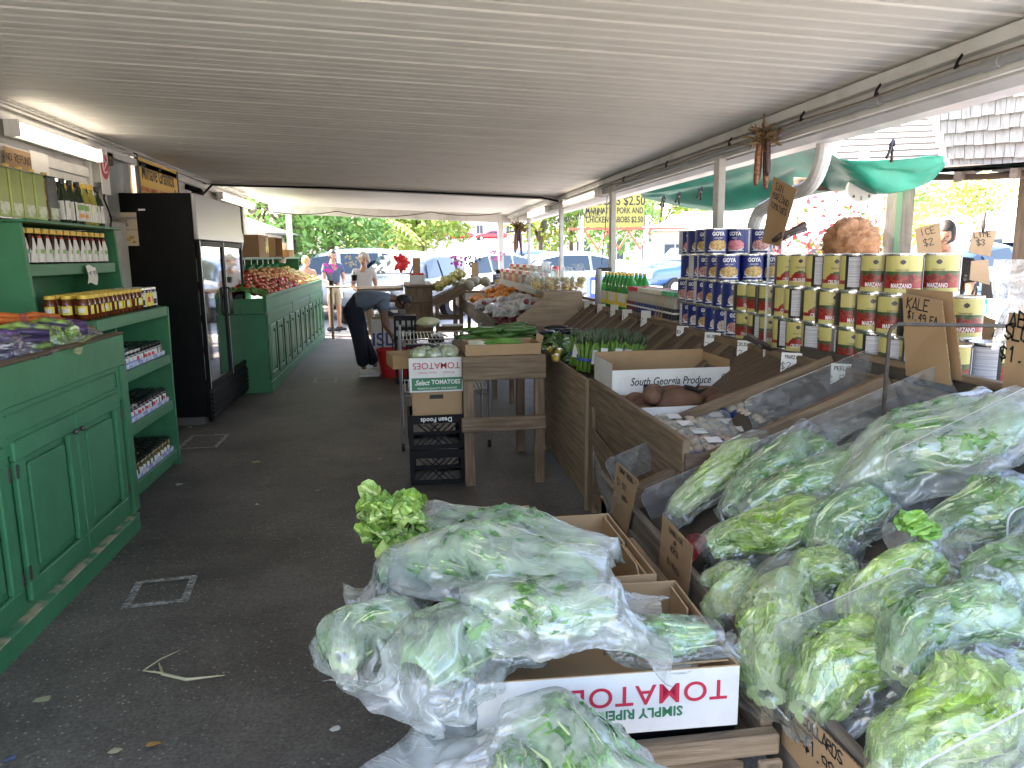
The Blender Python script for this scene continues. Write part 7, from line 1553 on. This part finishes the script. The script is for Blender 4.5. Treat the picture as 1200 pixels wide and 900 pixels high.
b = MB(); b.grid(tf, 90, 20); o = b.build('green_tarp', TARP, smooth=True); tag(o, 'sagging bright green tarp slung from the gutter over the yard', 'tarp'); sm = o.modifiers.new('thick', 'SOLIDIFY'); sm.thickness = .004
GW = wood('weathered_post', (.33,.27,.20), (.22,.18,.13))
def dpost(label, px0, px1, k, ztop, m=GW, stripe=None):
    a, c = atd(px0, 260, k), atd(px1, 260, k); w = (c-a).length; ctr = (a+c)/2; t = thing('wooden_post', label, 'post', (ctr.x, ctr.y, 0)); b = MB(); b.box((-w/2,-w*.35,0),(w/2,w*.35,ztop)); b.build('shaft', m, t, bevel=.006); t.rotation_euler = (0,0,-math.atan2(ctr.x, ctr.y))
    if stripe: b = MB(); b.box((-w*.12,-w*.36-.003,0),(w*.08,-w*.351,ztop)); b.build('painted_strip', stripe, t)
    return t
zt = atd(1053,221,4.9).z
dpost('weathered wooden post with a green painted strip beneath the tarp end', 1038, 1068, 4.9, zt+.12, stripe=mat('old_green', (.14,.25,.13), .7)); dpost('brown wooden post at the right picture edge', 1192, 1212, 5.0, zt+.1, WOODA); dpost('slim wooden post behind the red flowers', 1040, 1046, 7.5, 2.1); 
SHG = mat('white_shingle', (.34,.34,.35), .85, col2=(.20,.20,.21), vs=3, stretch=(9,9,1), dirt=(.14,.14,.14), dirts=3); SHE = mat('shingle_edge', (.012,.012,.014), .9)
sh = thing('shingled_roof', 'white shingled roof and gable of the neighbouring stand above the right side', 'roof', tuple(atd(1150,190,7)))
O = sh.location.copy(); b = MB(); c = MB()
def gq(u, v, TL, TR, BL, BR): return (TL.lerp(TR, u)).lerp(BL.lerp(BR, u), v)-O
TL, TR, BL, BR = atd(1085,108,6.2), atd(1290,70,5.0), atd(1108,196,6.6), atd(1290,196,5.4)
n = 6; r = random.Random(8)
nrm = ((TR-TL).cross(BL-TL)).normalized()
if nrm.dot(CO-TL) < 0: nrm = -nrm
for k in range(n):
    u = 0
    while u < 1:
        w_ = r.uniform(.05,.09); u1 = min(1, u+w_-.004); v0, v1 = k/n, (k+1)/n+r.uniform(-.006,.012)
        q = [gq(u,v0,TL,TR,BL,BR), gq(u1,v0,TL,TR,BL,BR), gq(u1,v1,TL,TR,BL,BR), gq(u,v1,TL,TR,BL,BR)]; q[2] += nrm*.05; q[3] += nrm*.05; q2 = [p-nrm*.02 for p in q]
        b.faces([tuple(p) for p in q+q2], [(0,3,2,1),(4,5,6,7),(2,3,7,6),(1,2,6,5),(3,0,4,7)]); u += w_
b.build('gable_shingles', SHG, sh)
TL, TR, BL, BR = atd(1035,92,9.5), atd(1160,78,7.0), atd(970,196,7.6), atd(1110,190,6.6)
for k in range(16):
    v0, v1 = k/16, (k+1)/16; q = [gq(0,v0,TL,TR,BL,BR), gq(1,v0,TL,TR,BL,BR), gq(1,v1,TL,TR,BL,BR), gq(0,v1,TL,TR,BL,BR)]; up_ = Vector((0,0,.022)); q[2] = q[2]+up_; q[3] = q[3]+up_
    c.faces([tuple(p) for p in q]+[tuple(q[3]-up_*1.6), tuple(q[2]-up_*1.6)], [(0,3,2,1),(3,4,5,2)], [0,1])
c.build('slope_shingles', [SHG, SHE], sh)
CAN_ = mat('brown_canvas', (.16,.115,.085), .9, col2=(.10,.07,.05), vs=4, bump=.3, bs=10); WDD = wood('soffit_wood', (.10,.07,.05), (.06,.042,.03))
b = MB(); P0, P1, P2, P3 = atd(1062,205,4.7), atd(1300,190,4.0), atd(1085,196,7.5), atd(1300,190,7.5)
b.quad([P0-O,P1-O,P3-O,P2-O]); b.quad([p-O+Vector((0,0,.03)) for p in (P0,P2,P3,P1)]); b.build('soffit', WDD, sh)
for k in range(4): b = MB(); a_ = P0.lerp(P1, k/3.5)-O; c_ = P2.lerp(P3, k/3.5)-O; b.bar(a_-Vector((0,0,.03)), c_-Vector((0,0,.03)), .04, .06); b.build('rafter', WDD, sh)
b = MB(); b.grid(lambda u, v: tuple(atd(930+370*u, (208-10*u)+(13+3*sin(u*9)-6*u)*v+2*sin(u*14), 5.25-.6*u)), 40, 4); o = b.build('canvas_valance', CAN_, smooth=True); tag(o, 'brown canvas edge hanging along the neighbouring stand roof', 'canvas'); o.modifiers.new('thick', 'SOLIDIFY').thickness = .01
# hanging scale
p = atd(1010,222,4.75); t = thing('hanging_scale', 'round dial hanging scale with wire cradle below the tarp', 'scale', tuple(p)); t.rotation_euler = (0,0,-math.atan2(p.x, p.y)); b = MB(); b.lathe([(0,-.02),(.092,-.02),(.095,.0),(.095,.03),(0,.03)], 28); o = b.build('dial_case', STEEL, t, smooth=False); o.rotation_euler = (R(90),0,0)
b = MB(); b.lathe([(0,0),(.08,0),(.08,.002),(0,.002)], 28); o = b.build('dial_face', PAPER, t); o.rotation_euler = (R(90),0,0); o.location = (0,-.033,0)
for k, s_ in enumerate(('4','5','6')): write(t, s_, frame((-.045+.045*k,-.037,-.045+(.0 if k != 1 else -.012)),(1,0,0),(0,0,1)), .03, INK, .0005)
b = MB(); b.tube([(0,0,-.095),(0,0,-.17)], .006, 6); b.tube([(-.12,0,-.30),(-.10,0,-.22),(0,0,-.17),(.10,0,-.22),(.12,0,-.30),(.13,0,-.55)], .004, 5); b.tube([(-.12,0,-.30),(-.13,0,-.55),(.13,0,-.55)], .004, 5); b.build('cradle', STEEL, t)
b = MB(); b.box((-.03,-.01,.09),(.03,.01,.25)); b.build('hook', STEEL, t)
# metal frame, cloudy plastic, hanging cards
p0, p1 = aty(1043,380,2.25), aty(1290,384,2.25); t = thing('metal_frame', 'dark rusty metal rod frame standing across the kale card', 'frame', tuple(p0)); b = MB(); q = p1-p0
b.tube([Vector((0,0,-.42)),Vector((0,0,-.03)),Vector((.008,0,-.01)),Vector((.03,0,0)),q], .0065, 8); b.build('rod', mat('rust_rod', (.03,.022,.018), .7, 0, col2=(.06,.05,.04), vs=25), t, smooth=True)
CLD = clearmat('cloudy_plastic', .42, (.85,.86,.84)); p = aty(1165,304,2.28); q = aty(1180,410,2.28); r2 = aty(1290,304,2.28)
b = MB(); b.grid(lambda u, v: tuple(Vector(p).lerp(Vector(r2), u)+Vector((.045*v*.6,.02*sin(u*9)+.01*sin(v*7),(q.z-p.z)*v))), 20, 14); o = b.build('plastic_sheet', CLD, smooth=True); tag(o, 'cloudy plastic sheet hanging on the metal rod at the right edge', 'sheet')
cardq('kraft card with marker writing hung left of the man in black', ((1072,268),(1101,261),(1104,297),(1075,300)), 'd', 5.0, (('ICE', .5, .2, .045), ('$2', .5, .6, .045)), w=.005); cardq('kraft card clipped above the metal rod at right', ((1140,272),(1168,270),(1160,301),(1135,296)), 'd', 3.9, (('LIME', .45, .15, .03), ('$3', .45, .55, .03)), w=.004); cardq('kraft card with clear pouch hanging under the metal rod', ((1138,306),(1158,304),(1160,334),(1136,328)), 'd', 3.9, (), 'price_sign')
clamp('pale clamp gripping the kraft card above the rod', atd(1152,272,3.88), 0, .8, 1); clamp('dark clamp on the card at the right picture edge', atd(1180,362,2.75), 200, .9, 1.2); clamp('dark clamp beneath the card with the clear pouch', atd(1146,330,3.85), 180, .6, .3)
t = thing('white_counter', 'pale counter top beyond the last cans', 'counter', tuple(atz(1165,440,.98))); b = MB(); b.box((-.05,-.5,-.04),(.9,.8,0)); b.build('top', PAPER, t); b = MB(); b.box((0,-.4,-.98),(.85,.7,-.041)); b.build('base', CARDW, t)
t = thing('white_basket', 'white lattice basket beside the tan card', 'basket', tuple(atz(1160,445,1.0)+Vector((.12,.12,0)))); b = MB()
for k in range(6): b.bar((k*.04,0,0),(k*.04+.12,0,.16),.008,.008); b.bar((k*.04+.12,0,0),(k*.04,0,.16),.008,.008)
b.build('lattice', PAPER, t)
t = thing('teal_label', 'small teal and white label standing behind the tan card', 'label', tuple(atd(1148,360,3.6))); b = MB(); b.box((-.04,-.004,-.05),(.04,0,.04)); b.build('card', mat('teal', (.03,.35,.25), .5), t); b = MB(); b.box((-.03,-.006,-.04),(.03,-.0045,.015)); b.build('panel', PAPER, t)
t = thing('dark_cooler', 'long black cooler box behind the blue and yellow cans', 'cooler', tuple(atd(945,300,5.4))); b = MB(); b.box((-.3,-.2,-1.5),(.5,.3,.0)); b.build('body', BLACKP, t, bevel=.01)
t = thing('blue_bin', 'blue and white bin at the right edge', 'bin', tuple(atd(1180,330,5.5))); t.location.z = 0; b = MB(); b.box((-.1,-.1,0),(.1,.1,1.25)); b.build('body', CARDW, t, bevel=.01); b = MB(); b.box((-.11,-.11,1.251),(.11,.11,1.36)); b.build('lid', BLACKP, t)

# ================================================================== trees, cars, houses, sign
BARK = mat('bark', (.16,.12,.09), .9, col2=(.10,.075,.055), vs=8, bump=.6, bs=20)
def lmat(name, a, c):
    m = mat(name, a, .55, col2=c, vs=1.2); return m
LA = lmat('leaf_green', (.11,.24,.05), (.20,.36,.07)); LB_ = lmat('leaf_yellow_green', (.20,.32,.05), (.34,.42,.08)); LC = lmat('leaf_dark', (.035,.085,.025), (.06,.12,.03)); LYW = mat('leaf_yellow', (.50,.42,.04), .6, col2=(.30,.32,.04), vs=3); REDF = mat('red_bloom', (.62,.03,.05), .6, col2=(.70,.10,.12), vs=6)
def tree(label, x, y, h, cr_, m, seed, trunk=.14, n=1500, leaf=.16, zc_=.62, fl=None, name='tree', base=0):
    t = thing(name, label, 'tree', (x, y, base)); r = random.Random(seed); b = MB(); tops = []
    b.tube([(0,0,0),(r.uniform(-.1,.1),0,h*.25),(r.uniform(-.2,.2),.1,h*.5)], [trunk,trunk*.8,trunk*.6], 8)
    for k in range(7):
        a = 2*pi*k/7+r.random(); c = Vector((cos(a)*cr_*r.uniform(.3,.75), sin(a)*cr_*r.uniform(.3,.75), h*r.uniform(zc_-.12, zc_+.25))); tops.append(c); b.tube([(0,0,h*.3),(c.x*.4,c.y*.4,h*.45),tuple(c)], [trunk*.5,trunk*.3,trunk*.08], 6)
    b.build('trunk', BARK, t, smooth=True); tops += [Vector((r.uniform(-.7,.7)*cr_, r.uniform(-.7,.7)*cr_, h*r.uniform(zc_-.2,zc_+.3))) for _ in range(9)]
    b = MB()
    for k in range(n):
        c = r.choice(tops); d = Vector((r.gauss(0,1), r.gauss(0,1), r.gauss(0,.8))); d = d.normalized()*(cr_*.42*r.random()**.4); p = c+d
        e = Vector((r.uniform(-1,1), r.uniform(-1,1), r.uniform(-.9,.3))).normalized(); s_ = e.cross(Vector((r.uniform(-1,1), r.uniform(-1,1), r.uniform(-1,1)))).normalized(); L = leaf*r.uniform(.6,1.4)
        b.faces([tuple(p), tuple(p+e*L*.5+s_*L*.28), tuple(p+e*L), tuple(p+e*L*.5-s_*L*.28)], [(0,1,2,3)], 1 if (fl and r.random() < .25) else 0)
    b.build('crown', [m, fl or m], t); return t
def X_(px, y): return aty(px, 300, y).x
tree('broad leafy green tree beyond the left end of the roof', X_(345,21), 21, 6.5, 2.6, LA, 1, n=4600, leaf=.2, zc_=.45); tree('dense green tree left of the corner post', X_(300,24), 24, 7, 3.0, LA, 2, n=4200, leaf=.2, zc_=.45); tree('leafy tree behind the parked white car', X_(388,24), 24, 6, 2.2, LA, 3, n=3600, leaf=.19, zc_=.5)
tree('pale yellow green tree beyond the road in mid picture', X_(452,42), 42, 8.5, 3.2, LB_, 4, n=3000, leaf=.35, zc_=.40, fl=LYW); tree('tall thin crowned tree right of the palm', X_(495,40), 40, 9, 2.6, LB_, 5, n=2600, leaf=.32, zc_=.42); tree('feathery tree behind the far right corner post', X_(632,36), 36, 7.5, 2.2, LB_, 6, n=2600, leaf=.26, zc_=.42, fl=LYW); tree('street tree with a bare trunk left of the yellow sign', X_(670,38), 38, 8.5, 2.6, LA, 7, n=2600, leaf=.26, zc_=.5); tree('tree peeking out right of the yellow sign', X_(772,40), 40, 9, 2.8, LB_, 8, n=2600, leaf=.3, zc_=.48)
tree('small tree behind the blue cans and downspout', X_(745,30), 34, 7, 2.0, LA, 9, n=2200, leaf=.24, zc_=.48)
p = atd(1110,240,27); tree('bushy bright green tree behind the man in black', p.x, p.y, 4.6, 2.3, LB_, 10, n=4200, leaf=.19, zc_=.55); p = atd(1080,240,30); tree('green tree behind the weathered post', p.x, p.y, 4.4, 2.0, LA, 11, n=1500, leaf=.26, zc_=.6); p = atd(1230,200,30); tree('tree outside the right picture edge', p.x, p.y, 5, 2.4, LA, 12, n=1200)
p = atd(1020,225,34); tree('tree glimpsed above the red blooms', p.x, p.y, 5.5, 2.2, LB_, 15, n=1200)
p = atd(965,262,8.5); tree('bougainvillea with scarlet blooms behind the red haired person', p.x, p.y, 2.3, .62, REDF, 13, .03, n=420, leaf=.075, zc_=.72, fl=LA, name='flowering_shrub')
# palm
p = aty(442,300,26); t = thing('palm_tree', 'slender young palm with arching fronds beyond the parked cars', 'tree', (p.x,p.y,0)); b = MB(); b.tube([(0,0,0),(.05,0,1.6),(0,0,2.7)], [.07,.055,.05], 8); b.build('trunk', BARK, t, smooth=True)
for k in range(11):
    a = 2*pi*k/11; b = MB(); pts = [Vector((cos(a)*q*1.5, sin(a)*q*1.5, 2.7+.75*q-1.35*q*q)) for q in np.linspace(0, 1, 12)]; b.tube(pts, .012, 4)
    for i in range(1, 12):
        for sg in (1, -1): s_ = Vector((-sin(a), cos(a), 0))*sg; q0 = pts[i]; L = .42*(1-.6*abs(i/11-.4)); e = q0+s_*L+Vector((cos(a)*.12, sin(a)*.12, -.16)); b.faces([tuple(q0), tuple(q0.lerp(e,.5)+Vector((cos(a)*.035,sin(a)*.035,0))), tuple(e), tuple(q0.lerp(e,.5)-Vector((cos(a)*.035,sin(a)*.035,0)))], [(0,1,2,3)])
    b.build('frond', LB_, t)
# cars
CGL = mat('car_glass', (.02,.035,.045), .05, spec=.8); TYRE = mat('tyre', (.02,.02,.02), .8); TAIL = mat('tail_lamp', (.45,.01,.01), .3)
def car(label, px, y, col, rz, kind='suv', name='parked_car', cat='car', absx=None, s=1):
    x = absx if absx is not None else X_(px, y); t = thing(name, label, cat, (x, y, 0), rz, 'parked cars'); paint = mat('paint_%02d%02d%02d' % tuple(int(q*99) for q in col), col, .25, coat=.6, spec=.6)
    if kind == 'suv': ST = [(-2.3,.50,.86,.86,.80),(-2.22,.42,.98,1.0,.88),(-1.3,.32,1.02,1.06,.92),(-1.0,.30,1.04,1.12,.92),(-.35,.28,1.06,1.66,.93),(.6,.28,1.06,1.72,.93),(1.5,.30,1.07,1.68,.92),(1.95,.36,1.08,1.52,.90),(2.25,.45,1.06,1.12,.86),(2.3,.5,.9,.92,.82)]
    else: ST = [(-2.3,.45,.66,.66,.76),(-2.2,.35,.78,.80,.84),(-1.2,.25,.90,.93,.88),(-.9,.24,.92,.98,.88),(-.15,.24,.94,1.40,.89),(.7,.24,.95,1.43,.89),(1.35,.26,.98,1.22,.88),(1.75,.3,1.0,1.05,.87),(2.2,.38,.98,1.0,.84),(2.3,.45,.8,.82,.8)]
    b = MB(); R_ = []
    for xx, z0, zb, zr, w_ in ST:
        wr = w_*.78 if zr-zb > .1 else w_*.9
        R_.append([(xx,-w_,z0),(xx,-w_*1.01,(z0+zb)/2),(xx,-w_,zb),(xx,-wr,max(zr-.05,zb)),(xx,-wr*.7,zr),(xx,wr*.7,zr),(xx,wr,max(zr-.05,zb)),(xx,w_,zb),(xx,w_*1.01,(z0+zb)/2),(xx,w_,z0)])
    V = [p_ for r_ in R_ for p_ in r_]; n = 10; F = []
    for i in range(len(R_)-1):
        for j in range(n): F.append((i*n+j, (i+1)*n+j, (i+1)*n+(j+1) % n, i*n+(j+1) % n))
    F += [tuple(range(n)), tuple(range(len(V)-1, len(V)-n-1, -1))]; b.faces(V, F); o = b.build('body', paint, t, smooth=False, subd=1); 
    for pf in o.data.polygons: pf.use_smooth = True
    # glass panes set just proud of the body
    def lerp3(i, f, j): a, c = Vector(R_[i][j]), Vector(R_[i+1][j]); return a.lerp(c, f)
    for sg, jb, jt in ((-1,2,3),(1,7,6)):
        for i0, f0, i1, f1 in ((3,.45,4,.45),(4,.55,5,.5),(5,.6,6,.75)):
            q = [lerp3(i0,f0,jb), lerp3(i1,f1,jb), lerp3(i1,f1,jt), lerp3(i0,f0 if i0 != 3 else .85,jt)]; q = [p_+Vector((0,sg*.0,0)) for p_ in q]; lo = [q[0].lerp(q[3],.08), q[1].lerp(q[2],.08), q[1].lerp(q[2],.86), q[0].lerp(q[3],.86)]
            b = MB(); b.quad([tuple(p_+Vector((0,sg*.025,.0))) for p_ in lo]); b.build('side_window', CGL, t)
    for i, nm in ((3,'windscreen'),(7 if kind == 'suv' else 6,'rear_window')):
        a, c = R_[i], R_[i+1]; q = [Vector(a[4]).lerp(Vector(c[4]), .12), Vector(a[5]).lerp(Vector(c[5]), .12), Vector(a[5]).lerp(Vector(c[5]), .88), Vector(a[4]).lerp(Vector(c[4]), .88)]; b = MB(); b.quad([tuple(p_+Vector((-.02 if i == 3 else .03,0,.03))) for p_ in q]); b.build(nm, CGL, t)
    for xx in (-1.45,1.4):
        for sg in (-1,1):
            b = MB(); b.tube([(xx,sg*.72,.34),(xx,sg*.95,.34)], .34, 20); w0 = b.build('wheel', TYRE, t); b = MB(); b.tube([(xx,sg*.951,.34),(xx,sg*.96,.34)], .2, 14); b.build('rim', STEEL, w0)
    for sg in (-1,1):
        b = MB(); b.box((-2.32,sg*.6-.16,.68 if kind=='suv' else .55),(-2.24,sg*.6+.16,.82 if kind=='suv' else .66)); b.build('headlight', PAPER, t); b = MB(); b.box((2.24,sg*.68-.1,.8 if kind=='suv' else .75),(2.33,sg*.68+.1,1.05 if kind=='suv' else .88)); b.build('tail_light', TAIL, t)
    if s != 1: t.scale = (s,)*3
    return t
WHC, SLC, BLC = (.70,.70,.70), (.09,.12,.15), (.05,.12,.35)
car('white SUV parked behind the man in the denim vest', 388, 20.5, WHC, R(8), s=1.08); car('white van parked behind the white haired woman', 445, 25, WHC, R(10), s=1.05); car('dark grey blue SUV parked at the aisle end', 476, 19.3, SLC, R(62)); car('white SUV angled right of the dark one', 545, 21.5, WHC, R(42), s=1.02)
car('blue van parked behind the white SUV at the roof corner', 590, 26.5, BLC, R(20), s=1.05); car('white sedan parked before the bare trunked street tree', 640, 23, WHC, R(15)); car('white pickup-like SUV far left beyond the corner post', 300, 22, WHC, R(5)); car('blue SUV parked beyond the yellow signboard posts', 810, 27, (.05,.14,.36), R(20), s=1.1)
p = atd(1140,280,15); car('dark blue sedan parked outside beyond the man in black', 0, p.y, (.03,.06,.15), R(200), 'sedan', absx=p.x, s=1.25); p = atd(1165,320,9.8); car('dark blue sedan low behind the kraft cards at right', 0, p.y, (.03,.06,.14), R(200), 'sedan', absx=p.x+.9, s=1.0)
RAISE = MB(); RAISE.box((-60,100,0),(90,150,3.6)); tag(RAISE.build('raised_lot', GROUND), kind='structure')
for k, (px, y, c_, l) in enumerate(((535,104,(.55,.02,.03),'red car far away on the raised lot'),(575,105,(.55,.02,.03),'second red car far away nearer the tiled building'),(508,106,WHC,'white car far away left of the red car'))):
    o = car(l, px, y, c_, R(5), 'sedan'); o.location.z = 3.6
# buildings
STU = mat('stucco', (.60,.57,.52), .9, dirt=(.45,.42,.38), dirts=.8); TILE = mat('red_tile_roof', (.38,.13,.07), .8, col2=(.30,.10,.05), vs=1.5, stretch=(6,1,1), bump=.4, bs=6); WIN = mat('window_dark', (.05,.07,.09), .1)
def house(label, x, y, wd, dp, h, rh, wallm, roofm, base=0, rz=0, wins=4, name='house'):
    t = thing(name, label, 'building', (x, y, base), rz); b = MB(); b.box((-wd/2,0,0),(wd/2,dp,h)); b.build('wall', wallm, t); b = MB(); e = .4
    b.faces([(-wd/2-e,-e,h+.01),(wd/2+e,-e,h+.01),(wd/2+e,dp+e,h+.01),(-wd/2-e,dp+e,h+.01),(-wd/2+dp*.3,dp/2,h+rh),(wd/2-dp*.3,dp/2,h+rh)], [(0,1,5,4),(2,3,4,5),(1,2,5),(3,0,4),(0,3,2,1)]); b.build('roof', roofm, t)
    for k in range(wins):
        cx_ = -wd/2+wd*(k+.5)/wins; b = MB(); b.box((cx_-.55,-.06,h*.35),(cx_+.55,-.01,h*.8)); f_ = b.build('window', CARDW, t); b = MB(); b.box((cx_-.48,-.08,h*.38),(cx_-.03,-.062,h*.77)); b.box((cx_+.03,-.08,h*.38),(cx_+.48,-.062,h*.77)); b.build('pane', WIN, f_)
    return t
house('low building with red tiled roof beyond the raised lot', X_(580,114), 114, 18, 8, 3.2, 2.6, STU, TILE, 3.6); house('pale block far behind the white cars', X_(500,116), 116, 20, 8, 7, .4, STU, STU, 3.6, wins=6)
house('pale flat building behind the yellow sign', X_(760,50), 50, 16, 8, 3.2, .8, STU, STU, 0, wins=7); p = atd(1195,250,24); house('white house with hipped roof at the right edge', p.x+1.6, p.y, 6.5, 6, 2.5, 1.3, mat('white_siding', (.72,.72,.72), .8), mat('white_roof', (.62,.62,.62), .8), 0, R(-25), 3)
p = atd(1030,262,30); house('white cottage behind the frizzy red hair', p.x, p.y, 6.5, 6, 2.2, 1.5, mat('white_siding', (.72,.72,.72), .8), mat('white_roof', (.62,.62,.62), .8), 0, R(-20), 3); p = atd(880,270,34); house('pale shop beyond the blue parked SUV', p.x, p.y, 9, 6, 2.6, 1.0, STU, mat('white_roof', (.62,.62,.62), .8), 0, R(-15), 4)
house('white awning hut left of the corner post', -4.6, 17.5, 3.2, 3, 2.15, .5, STU, CARDW, 0, 0, 1)
# the yellow board on its steel frame
ys = 27; xa, xb = aty(685,250,ys).x, aty(755,250,ys).x; za, zb_ = aty(720,266,ys).z, aty(720,228,ys).z
sg = thing('yellow_signboard', 'yellow signboard advertising kabobs on a red steel frame across the lot', 'sign', ((xa+xb)/2, ys, 0)); W = xb-xa; b = MB(); b.box((-W/2,0,za),(W/2,.08,zb_+.25)); b.build('board', mat('board_yellow', (.30,.27,.07), .8), sg)
h_ = zb_-za
for k, (s_, q) in enumerate((('KABOBS $2.50', .80), ('MARINATED PORK AND', .50), ('CHICKEN KABOBS $2.50', .22))): write(sg, s_, frame((0,-.004,za+h_*q),(1,0,0),(0,0,1)), h_*(.40 if k == 0 else .26), INK, .004, .80 if k == 0 else .66, depth=.003)
b = MB(); b.box((-W/2-.6,-.02,za-.1),(W/2+1.6,.06,za-.02)); 
for k in range(3): b.bar((-W/2+k*.8,0,za-.1),(-W/2+k*.8+.5,0,za-.8),.05,.05); b.bar((-W/2+k*.8+.9,0,za-.1),(-W/2+k*.8+.5,0,za-.8),.05,.05)
b.build('red_frame', mat('red_steel', (.45,.10,.06), .6), sg)
for dx in (-W/2-.1,W/2+.1): b = MB(); b.tube([(dx,.04,0),(dx,.04,za+.4)], .09, 10); b.build('post', STEEL, sg)
p = atd(818,300,14); t = thing('pale_post', 'pale round post beyond the blue can stack', 'post', (p.x,p.y,0)); b = MB(); b.tube([(0,0,0),(0,0,2.35)], .12, 12); b.build('shaft', mat('pale_cream', (.62,.60,.50), .8), t, smooth=True)
for k, (px, y, s_) in enumerate(((700,20,'blue newspaper box below the yellow sign'),(672,24,'white bin left of the yellow sign posts'))):
    t = thing('street_box', s_, 'box', (X_(px,y),y,0)); b = MB(); b.box((-.25,-.2,0),(.25,.2,1.0)); b.build('body', INKB if k == 0 else CARDW, t, bevel=.02); b = MB(); b.box((-.2,-.22,.55),(.2,-.201,.9)); b.build('panel', PAPER, t)
